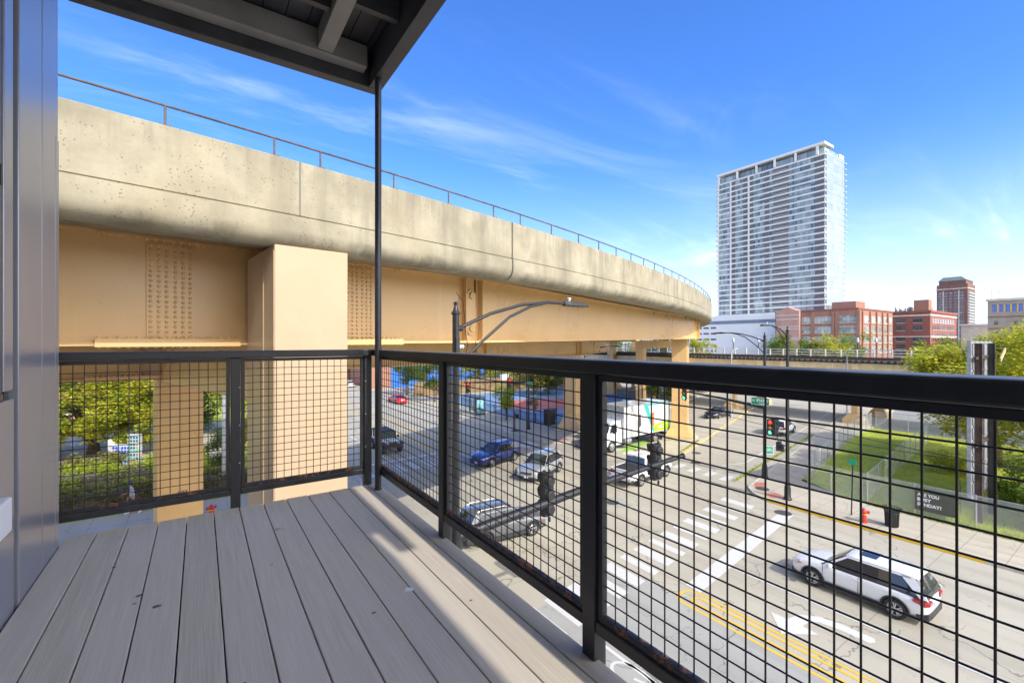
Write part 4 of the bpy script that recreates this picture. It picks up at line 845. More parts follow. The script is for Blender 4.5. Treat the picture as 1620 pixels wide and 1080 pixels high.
    def wsq(xb, xt, k0, k1, sgn, nm, mt):
        m = MB(); n = Vector((sgn*(zr-belt), 0, abs(xb-xt))).normalized()*0.02; rows = []
        for k in (k0, k1):
            z = belt-0.02+(zr-belt+0.02)*k; x = xb+(xt-xb)*k; y = (wb+(wt-wb)*k)*0.90
            rows.append([Vector((x-sgn*0.06, -y, z))+n, Vector((x, -y*0.5, z+0.02*k))+n, Vector((x+sgn*0.015, 0, z+0.025*k))+n, Vector((x, y*0.5, z+0.02*k))+n, Vector((x-sgn*0.06, y, z))+n])
        m.loft(rows, False, False); return m.build(nm, M[mt], r, smooth=True)
    wsq(cb+0.05, ct+0.06, 0.03, 0.93, 1, 'windscreen', S_.get('shield', 'shield')); wsq(rb, rt_-0.02, 0.12, 0.88, -1, 'rear_window', 'carglass')
    # trims
    if S_.get('clad', True):
        for x in (wf, wr):
            for sg in (1, -1):
                am = MB(); pts = []
                for k in range(13):
                    a = R(-8 + 196*k/12); pts.append((x+rad*1.17*math.cos(a), sg*(W*0.985), rad*1.02+rad*1.17*math.sin(a)))
                am.tube(pts, 0.032, 6); am.build('wheel_arch_trim', M['trim'], r, smooth='auto')
        for sg in (1, -1): am = MB(); am.bar((wf-rad*1.2, sg*W*0.955, zb+0.07), (wr+rad*1.2, sg*W*0.955, zb+0.07), 0.05, 0.15); am.build('sill_trim', M['trim'], r)
    bm1 = MB(); bm1.loft([[(x, -y, z0), (x, y, z0), (x, y, z1), (x, -y, z1)] for x, y, z0, z1 in ((Lf-0.30, W*0.80, zb-0.01, zb+0.17), (Lf-0.02, W*0.78, zb+0.02, zb+0.18), (Lf+0.03, W*0.55, zb+0.06, zb+0.17))]); bm1.build('front_bumper', M['trim'], r, bevel=0.02)
    bm2 = MB(); bm2.loft([[(x, -y, z0), (x, y, z0), (x, y, z1), (x, -y, z1)] for x, y, z0, z1 in ((Lr-0.035, W*0.60, zb+0.10, zb+0.26), (Lr+0.02, W*0.82, zb+0.04, zb+0.28), (Lr+0.35, W*0.90, zb+0.0, zb+0.22))]); bm2.build('rear_bumper', M['trim'] if S_.get('clad', True) else M[paintm], r, bevel=0.02)
    gr = MB(); gr.add([(Lf+0.02, -W*0.42, zn-0.26), (Lf+0.02, W*0.42, zn-0.26), (Lf-0.01, W*0.5, zn-0.11), (Lf-0.01, -W*0.5, zn-0.11), (Lf-0.2, -W*0.42, zn-0.26), (Lf-0.2, W*0.42, zn-0.26), (Lf-0.2, W*0.5, zn-0.11), (Lf-0.2, -W*0.5, zn-0.11)], [(0,1,2,3),(7,6,5,4),(0,4,5,1),(1,5,6,2),(2,6,7,3),(3,7,4,0)]); gr.build('grille', M['trim'], r)
    for sg in (1, -1):
        hl = MB(); hl.loft([[(x, sg*y0, z0), (x, sg*y1, z0+0.02), (x, sg*y1, z1+0.01), (x, sg*y0, z1)] for x, y0, y1, z0, z1 in ((Lf-0.01, W*0.52, W*0.74, zn-0.17, zn-0.08), (Lf-0.12, W*0.60, W*0.885, zn-0.15, zn-0.03), (Lf-0.42, W*0.86, W*0.95, hood-0.23, hood-0.14))]); hl.build('headlight', M['clear lens'], r, bevel=0.01)
        am = MB(); am.bar((Lf-0.30, sg*W*0.945, zn-0.10), (Lf-0.48, sg*W*0.962, hood-0.21), 0.03, 0.035); am.build('indicator', M['amber lens'], r)
        tl = MB()
        zt = tail-0.10; tl.loft([[(x, sg*y0, z0), (x, sg*y1, z0), (x, sg*y1, z1), (x, sg*y0, z1)] for x, y0, y1, z0, z1 in ((Lr-0.015, W*0.45, W*0.80, zt-0.14, zt-0.02), (Lr+0.10, W*0.55, W*0.925, zt-0.16, zt+0.02), (Lr+0.42, W*0.90, W*0.975, zt-0.06, zt+0.03))])
        if S_.get('tall_lamp'): tl.bar((Lr+0.06, sg*W*0.79, zt-0.03), (Lr+0.13, sg*W*0.80, zt+0.06), 0.06, 0.09, (1, 0, 0)); tl.bar((rb+(rt_-rb)*0.06+0.02, sg*(wb+(wt-wb)*0.06)*0.965, belt+(zr-belt)*0.04), (rb+(rt_-rb)*0.6+0.03, sg*(wb+(wt-wb)*0.6)*0.955, belt+(zr-belt)*0.6), 0.05, 0.05, (1, 0, 0))
        tl.build('taillight', M['red lens'], r, bevel=0.01)
        mr = MB(); mr.lathe([(0.02,-0.11),(0.085,-0.08),(0.105,0.0),(0.085,0.08),(0.02,0.11)], 10, Matrix.Translation((cb-0.32, sg*(wb+0.19), belt+0.09)) @ Matrix.Rotation(R(90), 4, 'X') @ Matrix.Diagonal((0.8, 1, 1, 1))); mr.bar((cb-0.3, sg*wb, belt+0.02), (cb-0.3, sg*(wb+0.12), belt+0.06), 0.05, 0.04); mr.build('mirror', M[paintm], r, smooth='auto')
        for x in (bp+0.16, S_.get('h2', None)):
            if x is not None: MB().bar((x, sg*W*0.977, belt-0.14), (x-0.19, sg*W*0.977, belt-0.135), 0.03, 0.035).build('door_handle', M[paintm], r, bevel=0.006)
        sm = MB()
        for x in S_.get('seams', (bp,)): sm.bar((x, sg*W*0.99, zb+0.18), (x, sg*W*0.955, belt-0.03), 0.012, 0.016, (1, 0, 0))
        sm.build('door_seam', M['trim'], r)
    MB().box(Lr-0.03, Lr+0.02, -0.26, 0.26, tail-0.36, tail-0.22).build('number_plate', M['plate'], r); MB().box(Lf+0.025, Lf+0.04, -0.16, 0.16, zb+0.1, zb+0.24).build('number_plate', M['plate'], r)
    for x in (wf, wr):
        for sg in (1, -1): add_wheel(r, x, sg*(W-0.115), rad, 0.225, S_.get('rim', 'split'))
    return r
SUV = dict(front=2.29, rear=-2.29, w=1.86, wf=1.36, wr=-1.30, rad=0.355, zb=0.24, belt=1.03, hood=1.02, roof=1.68, tail=1.03, cowl=1.02, ftop=0.22, rtop=-1.78, rbase=-2.16, bpil=-0.20, cpil=-1.12, h2=-1.02, nose=0.84, seams=(1.0, -0.2, -1.18), dp=0.30)
def spec(base, **k): d = dict(base); d.update(k); return d
CRV = spec(SUV, front=2.23, rear=-2.22, sunroof=True, tall_lamp=True)
SEDAN = dict(front=2.35, rear=-2.35, w=1.83, wf=1.42, wr=-1.36, rad=0.335, zb=0.2, belt=0.90, hood=0.92, roof=1.44, tail=0.98, cowl=0.95, ftop=0.15, rtop=-1.05, rbase=-1.75, bpil=-0.22, nose=0.72, clad=False, h2=-0.95, seams=(0.95, -0.22, -1.1))
COUPE = spec(SEDAN, roof=1.38, rtop=-0.95, rbase=-1.8, w=1.88, rim='ten')
make_car('suv', 'white SUV with roof hatch waiting in the near lane beside the yellow kerb', 'suv', (21.46, 7.02), 90, CRV, 'car white')
make_car('suv', 'grey SUV driving under the near traffic signal arm', 'suv', (12.75, 19.6), -4, spec(SUV, rails='alloy', rim='five'), 'car grey')
make_car('suv', 'deep blue SUV turning at the crossing', 'suv', (20.15, 31.75), 194, spec(SUV, rails='trim', rim='five'), 'car blue')
make_car('suv', 'silver SUV with dark glass behind the middle railing post', 'suv', (21.0, 26.85), 205, spec(SUV, shield='shield'), 'car silver')
make_car('suv', 'white SUV seen from behind, driving away past the traffic light', 'suv', (52.0, 24.2), 11, spec(SUV, sunroof=True), 'car white')
make_car('coupe', 'black coupe approaching on the far side road', 'car', (56.0, 33.9), 184, COUPE, 'car black')
make_car('coupe', 'bright red sports car driving away beside the far footpath', 'car', (26.4, 71.5), 90, COUPE, 'car red')
make_car('parked_car', 'dark hatchback parked by the far brick building', 'car', (24.9, 108.0), 90, spec(SUV, clad=False), 'car black')
make_car('parked_car', 'pale saloon parked beside the dark hatchback far down the street', 'car', (26.7, 102.5), 90, SEDAN, 'car pale')
make_car('parked_car', 'white car half hidden behind the hedge under the big tree', 'car', (-9.9, 46.2), 20, SEDAN, 'car white')
make_car('parked_car', 'grey car parked beyond the lawn, below the old track', 'car', (78.0, 13.5), 95, SEDAN, 'car silver')
make_car('parked_car', 'dark SUV parked beyond the lawn, right of the grey car', 'suv', (79.0, 8.0), 95, spec(SUV, clad=False), 'car grey')
# ---- pickup with a hard bed cover
PK = dict(front=2.80, rear=-2.75, w=1.94, wf=1.75, wr=-1.60, rad=0.39, zb=0.34, belt=1.14, hood=1.14, roof=1.86, tail=1.14, cowl=1.22, ftop=0.55, rtop=-0.78, rbase=-0.98, bpil=0.02, nose=0.98, h2=-0.62, seams=(1.2, 0.02, -0.95), dp=0.2, spoil=0.05, rim='five')
pk = make_car('pickup', 'white pickup truck with black bed cover crossing the junction', 'pickup truck', (26.45, 21.9), 7.7, PK, 'car white')
bc = MB(); bc.loft([[(x, -y, z), (x, y, z), (x, y*0.98, z+0.05), (x, -y*0.98, z+0.05)] for x, y, z in ((-1.06, 0.76, 1.15), (-2.60, 0.74, 1.14))]); bc.build('bed_cover', M['trim'], pk, bevel=0.01)
bw = MB()
for sg in (1, -1): bw.bar((-1.0, sg*0.84, 1.17), (-2.66, sg*0.82, 1.16), 0.13, 0.07)
bw.bar((-2.68, -0.8, 1.15), (-2.68, 0.8, 1.15), 0.10, 0.09); bw.build('bed_rail', M['car white'], pk, bevel=0.02)
MB().box(-1.02, -0.99, -0.12, 0.12, 1.78, 1.82).build('brake_light', M['red lens'], pk)
tb = MB(); tb.box(-2.86, -2.70, -0.86, 0.86, 0.50, 0.66); tb.build('step_bumper', M['alloy'], pk, bevel=0.03)
# ---- box truck
tr = thing('box_truck', 'white box truck with green and orange side graphics', 'truck', (33.9, 29.95, 0), R(184))
bx = MB(); bx.box(-5.3, 2.05, -1.25, 1.25, 1.05, 3.95); box = bx.build('cargo_box', M['car white'], tr, bevel=0.04)
rw_ = MB()
for (x0, x1) in ((2.0, 2.07), (-5.32, -5.24)): rw_.box(x0, x1, -1.262, 1.262, 1.03, 3.97)
for y in (-1.262, 1.2): rw_.box(-5.24, 2.0, y, y+0.062, 3.89, 3.965); rw_.box(-5.24, 2.0, y, y+0.062, 1.03, 1.11)
rw_.build('box_edge', M['alloy'], box, bevel=0.01)
TEAL = simple('teal print', (0.03, 0.42, 0.36), 0.4, var=0.05); LIM = simple('lime print', (0.35, 0.58, 0.02), 0.4, var=0.05); ORG = simple('orange print', (0.75, 0.13, 0.03), 0.4, var=0.05); GRY = simple('grey print', (0.42, 0.43, 0.42), 0.4, var=0.05); PAL = simple('pale print', (0.60, 0.61, 0.58), 0.4, var=0.05)
yy = 1.254                                            # the truck's left side faces the camera
def decal(poly, mat, d=0.0): m = MB(); m.add([(x, yy+d, z) for x, z in poly], [tuple(range(len(poly)))]); m.build('graphic', mat, box)
decal([(-5.22, 3.88), (-1.15, 3.88), (-1.15, 3.72), (-5.22, 3.76)], TEAL); decal([(-0.95, 3.88), (-1.62, 3.88), (-2.75, 1.14), (-2.45, 1.14)], TEAL, 0.002)
decal([(-5.22, 1.14), (-2.65, 1.14), (-2.36, 1.75), (-5.22, 2.12)], LIM); decal([(-2.15, 3.0), (-2.62, 3.05), (-2.62, 1.72), (-2.2, 1.66)], ORG, 0.004); decal([(-3.6, 3.65), (-4.4, 3.65), (-4.4, 2.05), (-3.6, 1.95)], PAL, 0.001)
decal([(0.95, 3.85), (0.5, 3.85), (-0.55, 1.14), (0.0, 1.14)], GRY); decal([(-0.2, 3.0), (-0.5, 3.05), (-0.62, 2.0), (-0.3, 1.8)], simple('dark print', (0.08, 0.08, 0.085), 0.4), 0.002); decal([(-0.75, 2.75), (-0.98, 2.8), (-1.0, 1.5), (-0.78, 1.3)], GRY, 0.002); decal([(-3.2, 1.62), (-4.9, 1.80), (-4.9, 1.74), (-3.2, 1.56)], M['sign white'], 0.003); decal([(-3.4, 1.42), (-4.6, 1.55), (-4.6, 1.48), (-3.4, 1.35)], M['sign white'], 0.003)
mk = MB()
for i in range(18): mk.box(-5.1+0.4*i, -4.9+0.4*i, yy, yy+0.004, 1.05, 1.10)
mk.build('reflector_strip', M['red lens'], box)
cabm = MB(); cabm.loft([[(x, -y, 0.55), (x, y, 0.55), (x, y, zt*0.62), (x, y*0.9, zt), (x, -y*0.9, zt), (x, -y, zt*0.62)] for x, y, zt in ((2.15, 1.12, 2.72), (3.25, 1.12, 2.75), (3.55, 1.10, 2.62), (3.95, 1.08, 1.72), (4.75, 1.0, 1.55), (4.95, 0.9, 1.2))]); cabm.build('cab', M['car white'], tr, smooth='auto', bevel=0.02)
MB().add([(3.58, -0.92, 2.52), (3.95, -1.0, 1.76), (3.95, 1.0, 1.76), (3.58, 0.92, 2.52), (3.64, 0, 2.55), (4.0, 0, 1.76)], [(0,1,5,4),(4,5,2,3)]).build('windscreen', M['carglass'], tr)
for sg in (1, -1):
    MB().add([(3.45, sg*1.055, 2.45), (3.75, sg*1.09, 1.75), (2.85, sg*1.13, 1.75), (2.85, sg*1.07, 2.45)], [(0,1,2,3)]).build('side_window', M['carglass'], tr)
    m = MB(); m.box(3.62, 3.72, sg*1.42-0.11, sg*1.42+0.11, 1.75, 2.35); m.bar((3.6, sg*1.05, 2.3), (3.66, sg*1.4, 2.3), 0.03, 0.03); m.build('mirror', M['trim'], tr, bevel=0.02)
    MB().box(4.72, 4.9, sg*0.72-0.14, sg*0.72+0.14, 0.98, 1.18).build('headlight', M['clear lens'], tr, bevel=0.03)
    MB().bar((2.86, sg*1.135, 0.75), (2.86, sg*1.135, 1.7), 0.012, 0.015, (1,0,0)).build('door_seam', M['trim'], tr)
    m = MB(); m.lathe([(0.30,-0.45),(0.30,0.45)], 16, Matrix.Translation((1.3, sg*0.95, 0.72)) @ Matrix.Rotation(R(90), 4, 'Y')); m.build('fuel_tank', M['alloy'], tr, smooth='auto')
ch = MB(); ch.box(-5.2, 4.7, -0.45, 0.45, 0.62, 0.95); ch.box(-5.2, -5.0, -1.1, 1.1, 0.5, 0.72); ch.build('chassis', M['trim'], tr)
MB().box(4.9, 5.05, -1.05, 1.05, 0.45, 0.72).build('bumper', M['alloy'], tr, bevel=0.04); MB().box(4.955, 4.975, -0.5, 0.5, 0.85, 1.25).build('grille', M['trim'], tr)
for x in (3.55, -3.05):
    for sg in (1, -1): add_wheel(tr, x, sg*1.02, 0.50, 0.30, 'ten', 'alloy')
# ---- open topped off-roader, seen from the front
jp = thing('off_roader', 'white boxy off roader with black bumper heading towards the balcony', 'off-road car', (14.05, 41.0, 0), R(-88))
b = MB(); b.box(-1.85, 0.55, -0.78, 0.78, 0.55, 1.12); b.loft([[(x, -y, 0.62), (x, y, 0.62), (x, y*0.97, z), (x, -y*0.97, z)] for x, y, z in ((0.54, 0.74, 1.16), (1.75, 0.66, 1.10))]); b.build('body', M['car pale'], jp, bevel=0.04)
for sg in (1, -1):
    b = MB(); b.loft([[(x, sg*0.64, z-0.06), (x, sg*0.95, z-0.06), (x, sg*0.95, z), (x, sg*0.64, z)] for x, z in ((0.72, 0.72), (0.95, 0.98), (1.6, 1.0), (1.95, 0.86))]); b.build('fender', M['trim'], jp, bevel=0.02)
    b = MB(); b.loft([[(x, sg*0.70, z-0.06), (x, sg*0.95, z-0.06), (x, sg*0.95, z), (x, sg*0.70, z)] for x, z in ((-0.75, 0.7), (-0.95, 0.98), (-1.6, 0.98), (-1.8, 0.7))]); b.build('fender', M['trim'], jp, bevel=0.02)
    MB().lathe([(0.003,0.02),(0.09,0.02),(0.10,0.0),(0.10,-0.06)], 16, Matrix.Translation((1.77, sg*0.46, 0.95)) @ Matrix.Rotation(R(90), 4, 'Y')).build('headlight', M['clear lens'], jp)
    MB().box(2.12, 2.2, sg*0.42-0.03, sg*0.42+0.03, 0.62, 0.74).build('tow_hook', M['red lens'], jp, bevel=0.01)
    m = MB(); m.box(0.42, 0.52, sg*0.98-0.1, sg*0.98+0.1, 1.18, 1.4); m.bar((0.45, sg*0.75, 1.2), (0.47, sg*0.92, 1.24), 0.03, 0.03); m.build('mirror', M['trim'], jp, bevel=0.02)
gl = MB(); gl.box(1.745, 1.775, -0.6, 0.6, 0.66, 1.06)
for k in range(7): gl.box(1.775, 1.79, -0.30+0.09*k, -0.25+0.09*k, 0.72, 1.02)
gl.build('grille', M['trim'], jp); MB().box(1.88, 2.12, -0.82, 0.82, 0.56, 0.76).build('front_bumper', M['trim'], jp, bevel=0.03)
w_ = MB(); w_.add([(0.62, -0.72, 1.14), (0.62, 0.72, 1.14), (0.35, 0.66, 1.74), (0.35, -0.66, 1.74)], [(0,1,2,3)]); w_.build('windscreen', M['shield'], jp)
f_ = MB(); f_.bar((0.63, -0.74, 1.12), (0.34, -0.68, 1.78), 0.07, 0.07); f_.bar((0.63, 0.74, 1.12), (0.34, 0.68, 1.78), 0.07, 0.07); f_.bar((0.35, -0.7, 1.76), (0.35, 0.7, 1.76), 0.07, 0.06)
for sg in (1, -1): f_.bar((0.34, sg*0.66, 1.76), (-1.75, sg*0.68, 1.78), 0.07, 0.06); f_.bar((-0.7, sg*0.7, 1.1), (-0.7, sg*0.68, 1.76), 0.08, 0.06); f_.bar((-1.75, sg*0.7, 1.1), (-1.75, sg*0.68, 1.78), 0.08, 0.06)
f_.build('roll_cage', M['trim'], jp); MB().box(-1.8, 0.3, -0.66, 0.66, 1.77, 1.83).build('soft_top', M['trim'], jp, bevel=0.03); MB().box(-1.7, 0.25, -0.62, 0.62, 1.1, 1.76).build('cabin', M['carglass'], jp)
for x in (1.28, -1.25):
    for sg in (1, -1): add_wheel(jp, x, sg*0.78, 0.42, 0.27, 'five')
# ================================================================ STREET FURNITURE
SN, CS = math.sin(YAW), math.cos(YAW)
def x_on(px, y): r = (px-810)/720.0; return y*(SN + r*CS)/(CS - r*SN)
def y_on(px, x): r = (px-810)/720.0; return x*(CS - r*SN)/(SN + r*CS)
RXo = Matrix.Rotation(R(90), 4, 'Y')
def lens(col, on): return NT('signal lens').base(col).set(rough=0.2, emis=((col, 1.6) if on else None)).m
LENS = {(k, on): lens(c if on else tuple(x*0.25 for x in c), on) for k, c in (('red', (0.9, 0.03, 0.02)), ('amber', (0.95, 0.33, 0.01)), ('green', (0.08, 0.85, 0.42))) for on in (True, False)}
LENS[('amber', False)] = lens((0.75, 0.25, 0.01), False)
def signal(label, x, y, z, rz, lit, group=None, arm=None, bright=False):
    """three lamp head, z is its middle, faces local +X"""
    t = thing('traffic_signal', label, 'traffic light', (x, y, z), R(rz), group)
    h = MB(); h.loft([[(xx, -w_, -0.55*k), (xx, w_, -0.55*k), (xx, w_, 0.55*k), (xx, -w_, 0.55*k)] for xx, w_, k in ((-0.14, 0.13, 0.97), (-0.08, 0.175, 1.0), (0.07, 0.175, 1.0))])
    for k in (-1, 0, 1): h.lathe([(0.03, -0.02), (0.12, -0.02), (0.15, 0.06)], 14, Matrix.Translation((-0.2, 0, 0.36*k)) @ RXo)
    h.bar((-0.12, 0, -0.55), (-0.12, 0, -0.68), 0.06, 0.06); h.bar((-0.12, 0, 0.55), (-0.12, 0, 0.66), 0.06, 0.06)
    h.build('housing', M['black metal'], t, bevel=0.02)
    for k, cname in ((1, 'red'), (0, 'amber'), (-1, 'green')):
        l = MB(); l.lathe([(0.13, 0.0), (0.11, 0.025), (0.05, 0.04), (0.004, 0.045)], 18, Matrix.Translation((0.071, 0, 0.36*k)) @ RXo); l.build('lamp', LENS[(cname, cname == lit or (bright and cname == 'red'))], t)
        v = MB(); n_ = 11; pts = [(0.07, 0.155*math.cos(R(-25+230*i/(n_-1))), 0.36*k+0.155*math.sin(R(-25+230*i/(n_-1)))) for i in range(n_)]
        v.loft([pts, [(0.07+0.20*(0.45+0.55*max(0, math.sin(R(-25+230*i/(n_-1))))), p[1], p[2]) for i, p in enumerate(pts)]], False, False); v.build('visor', M['black metal'], t)
    return t
def lamp_post(label, x, y, H, arm_deg, arm_len, rise, z0=KH, r0=0.155, r1=0.105, mast=None, mat='pole', finial=True, group=None, name='street_lamp', brace=True):
    t = thing(name, label, 'street lamp', (x, y, z0), R(arm_deg), group); h = H - z0
    p = MB(); p.lathe([(r0*2.1, 0), (r0*2.1, 0.10), (r0*1.7, 0.16), (r0*1.6, 0.75), (r0*1.25, 0.95), (r0, 1.1), (r1, h)], 20); p.build('pole', M[mat], t, smooth='auto')
    if finial: c = MB(); c.lathe([(r1*1.0, h-0.02), (r1*1.35, h), (r1*1.35, h+0.03), (r1*0.9, h+0.07), (0.05, h+0.14), (0.035, h+0.20), (0.055, h+0.215), (0.055, h+0.25), (0.02, h+0.28)], 18); c.build('finial', M[mat], t, smooth='auto')
    za = h - 0.32; L_ = arm_len
    up = [(r1*0.8, 0, za), (L_*0.25, 0, za+rise*0.50), (L_*0.5, 0, za+rise*0.86), (L_*0.72, 0, za+rise*1.0), (L_*0.90, 0, za+rise*1.0)]
    a = MB(); a.tube(up, 0.040, 10); a.lathe([(0.07,-0.05),(0.07,0.1)], 10, Matrix.Translation((r1*0.7, 0, za)) @ RXo)
    if brace:
        lo = [(r1*0.8, 0, za-0.85), (L_*0.18, 0, za-0.32), (L_*0.40, 0, za+rise*0.42), (L_*0.58, 0, za+rise*0.82), (L_*0.72, 0, za+rise*0.98)]; a.tube(lo, 0.036, 10)
    a.build('arm', M[mat], t, smooth='auto')
    l = MB(); zz = za+rise; l.loft([[(xx, -w_, zz-0.06), (xx, w_, zz-0.06), (xx, w_*0.8, zz+hh), (xx, -w_*0.8, zz+hh)] for xx, w_, hh in ((L_*0.88, 0.06, 0.05), (L_*0.90+0.06, 0.15, 0.07), (L_+0.30, 0.16, 0.04), (L_+0.42, 0.11, -0.01))]); l.build('lamp_head', M['black metal'] if mat == 'pole' else M['galv'], t, bevel=0.015)
    s = MB(); s.lathe([(0.05, 0), (0.05, 0.06), (0.07, 0.07), (0.06, 0.10), (0.02, 0.11)], 12, Matrix.Translation((L_*0.9+0.12, 0, zz+0.06))); s.build('light_sensor', M['galv'], t)
    return t
def mast_arm(t, deg, z_in, length, z_tip, r=0.085):
    """signal mast arm, part of the post t (world direction deg)"""
    loc = t.location; d = Vector((math.cos(R(deg)), math.sin(R(deg)), 0)); m = MB()
    p0 = Vector((loc.x, loc.y, z_in)); p1 = p0 + d*length; p1.z = z_tip; pm = p0*0.5+p1*0.5 + Vector((0, 0, 0.06))
    m.tube([p0, pm, p1], [r*1.35, r*1.05, r*0.75], 14); m.tube([p1, p1+d*0.05], r*0.95, 14); c = MB(); m.build('mast_arm', M['pole'], t, smooth='auto', world=True)
    k = MB(); k.tube([p0-Vector((0,0,0.28)), p0+Vector((0,0,0.28))], 0.14, 14); k.build('clamp', M['pole'], t, smooth='auto', world=True)
    return p0, p1
# -- near post, mast arm over the street (right behind the railing)
PX, PYY = 4.763, 9.2
lp = lamp_post('big black lamp post just beyond the railing carrying the nearest signal arm', PX, PYY, CAMZ+0.62, 2, 3.75, 0.72, r0=0.10, r1=0.078, brace=True)
tx = x_on(1079, 8.75); p0, p1 = mast_arm(lp, math.degrees(math.atan2(8.75-PYY, tx-PX)), 5.52, math.hypot(tx-PX, 8.75-PYY), 6.36, r=0.095)
ins = MB()
for z in (CAMZ-0.12, CAMZ-0.45): ins.lathe([(0.05,-0.02),(0.05,0.03),(0.03,0.05),(0.05,0.07),(0.05,0.1)], 10, Matrix.Translation((PX+0.085, PYY, z)) @ RXo)
ins.build('insulator', M['plate'], lp, world=True)
bx_ = MB(); bx_.box(PX-0.05, PX+0.05, PYY-0.11, PYY-0.075, CAMZ-0.55, CAMZ+0.1); bx_.build('cover_plate', M['pole'], lp, world=True, bevel=0.01)
wr = MB(); wr.tube([(PX, PYY, CAMZ+1.12), (PX+0.18, PYY-0.02, CAMZ+0.9), (PX+0.24, PYY, CAMZ+0.3), (PX+0.30, PYY, CAMZ-0.1), (PX+0.2, PYY, CAMZ-0.45)], 0.010, 6); wr.build('cable', M['wire'], lp, world=True)
for px, lab in ((873, 'black traffic light seen from behind, hanging at the middle of the near signal arm'), (1046, 'black traffic light seen from behind near the tip of the near signal arm')):
    y = 8.95 if px < 900 else 8.80; x = x_on(px, y); k = (x-PX)/(tx-PX); signal(lab, x, y+0.22, 5.52+(6.36-5.52)*k+(0.22 if px < 900 else 0.02), 90, None)
# -- south-east corner
SEP = (33.6, 16.8)
l2 = lamp_post('black lamp post with the green street sign and a lit signal at the far corner', *SEP, CAMZ+0.36, 90, y_on(1132, SEP[0])-SEP[1]-0.3, 0.62, r0=0.115, r1=0.085)
yt = y_on(1084, SEP[0]); p0, p1 = mast_arm(l2, 90, 5.15, yt-SEP[1], 5.75)
signal('traffic light hanging over the side road with its green lamp lit', SEP[0]-0.25, yt-0.1, 5.62, 180, 'green')
signal('traffic light strapped to the far corner lamp post, all three colours showing', SEP[0]-0.12, SEP[1]-0.42, 3.86, 222, 'green', bright=True)
def road_sign(label, corners_fn, w_, h_, M4, lines, mat='sign green'):
    t = thing('road_sign', label, 'sign', M4.translation, 0); t.matrix_world = M4
    b = MB(); b.box(0, w_, -0.012, 0.0, 0, h_); b.build('panel', M[mat], t, bevel=0.004)
    e = MB()
    for (x0, x1, z0, z1) in ((0, w_, 0, 0.025), (0, w_, h_-0.025, h_), (0, 0.025, 0.025, h_-0.025), (w_-0.025, w_, 0.025, h_-0.025)): e.box(x0, x1, -0.016, -0.0122, z0, z1)
    e.build('border', M['sign white'], t)
    for (s, x, z, size, bold) in lines:
        m = text_mb(s, size, bold=bold, extrude=0.003); place(m, Matrix.Translation((x, -0.018, z)) @ Matrix.Rotation(R(90), 4, 'X')); m.build('lettering', M['sign white'], t)
    return t
ya, yb = y_on(1189, SEP[0]-0.1), y_on(1218, SEP[0]-0.1); dd = SEP[0]*SN + 0.5*(ya+yb)*CS
zt, zbm = CAMZ-(628.5-540)*dd/720, CAMZ-(640.5-540)*dd/720
MS = Matrix.Translation((SEP[0]-0.15, max(ya, yb), zbm)) @ Matrix.Rotation(R(-90), 4, 'Z')
W_ = abs(ya-yb); H_ = zt-zbm
road_sign('green street name sign reading N STATE ST above the far corner signal arm', None, W_, H_, MS, [('N', W_*0.08, H_*0.46, H_*0.36, 0.008), ('STATE', W_*0.30, H_*0.46, H_*0.46, 0.010), ('ST', W_*0.78, H_*0.46, H_*0.36, 0.008), ('1 6 W', W_*0.42, H_*0.10, H_*0.32, 0.006)])
MB_ = Matrix.Translation((SEP[0]-0.33, SEP[1]-0.15, CAMZ-(716-540)*32.8/720)) @ Matrix.Rotation(R(-48), 4, 'Z')
bs = road_sign('small green bicycle route sign on the far corner lamp post', None, 0.58, 0.55, MB_, [])
bi = MB()
for cx in (0.18, 0.40): bi.tube([(cx+0.085*math.cos(2*math.pi*k/14), -0.02, 0.27+0.085*math.sin(2*math.pi*k/14)) for k in range(15)], 0.013, 5)
for a, b in (((0.18, 0.27), (0.26, 0.40)), ((0.26, 0.40), (0.36, 0.39)), ((0.36, 0.39), (0.40, 0.27)), ((0.26, 0.40), (0.30, 0.27)), ((0.18, 0.27), (0.30, 0.27)), ((0.30, 0.27), (0.36, 0.39))): bi.bar((a[0], -0.02, a[1]), (b[0], -0.02, b[1]), 0.02, 0.012)
bi.build('bicycle_symbol', M['sign white'], bs)
def ped_signal(label, x, y, z, rz):
    t = thing('pedestrian_signal', label, 'pedestrian light', (x, y, z), R(rz)); MB().box(-0.12, 0.10, -0.21, 0.21, -0.22, 0.22).build('housing', M['black metal'], t, bevel=0.02); MB().box(0.101, 0.112, -0.17, 0.17, -0.17, 0.17).build('display', M['glass'], t); MB().bar((-0.1, 0, 0), (-0.42, 0, 0.02), 0.05, 0.05).build('bracket', M['black metal'], t); return t
LP3 = (30.1, 13.66)
lamp_post('black lamp post at the crossing corner, right of the green lit signal', *LP3, CAMZ+0.66, 180, LP3[0]-x_on(1208, LP3[1])-0.2, 0.62, r0=0.11, r1=0.08)
ped_signal('pedestrian signal box on the crossing corner lamp post, the left of the pair', LP3[0]-0.35, LP3[1]+0.28, 3.35, 180); ped_signal('pedestrian signal box on the crossing corner lamp post, the right of the pair', LP3[0]-0.15, LP3[1]+0.45, 3.45, 100)
signal('traffic light in side view fixed to the crossing corner lamp post', LP3[0]-0.25, LP3[1]+0.62, 4.55, 90, None)
NEP = (30.3, 41.0)
l4 = lamp_post('black lamp post with the signal arm beyond the blue SUV', *NEP, CAMZ-0.9, 180, 2.4, 0.5, r0=0.12, r1=0.09); x4 = x_on(735, NEP[1]); mast_arm(l4, 180, 5.35, NEP[0]-x4, 5.75)
signal('red traffic light at the tip of the far signal arm', x4+0.2, NEP[1]-0.3, 5.25, -90, 'red'); signal('red traffic light near the pole of the far signal arm', x_on(803, NEP[1]), NEP[1]-0.3, 5.45, -90, 'red')
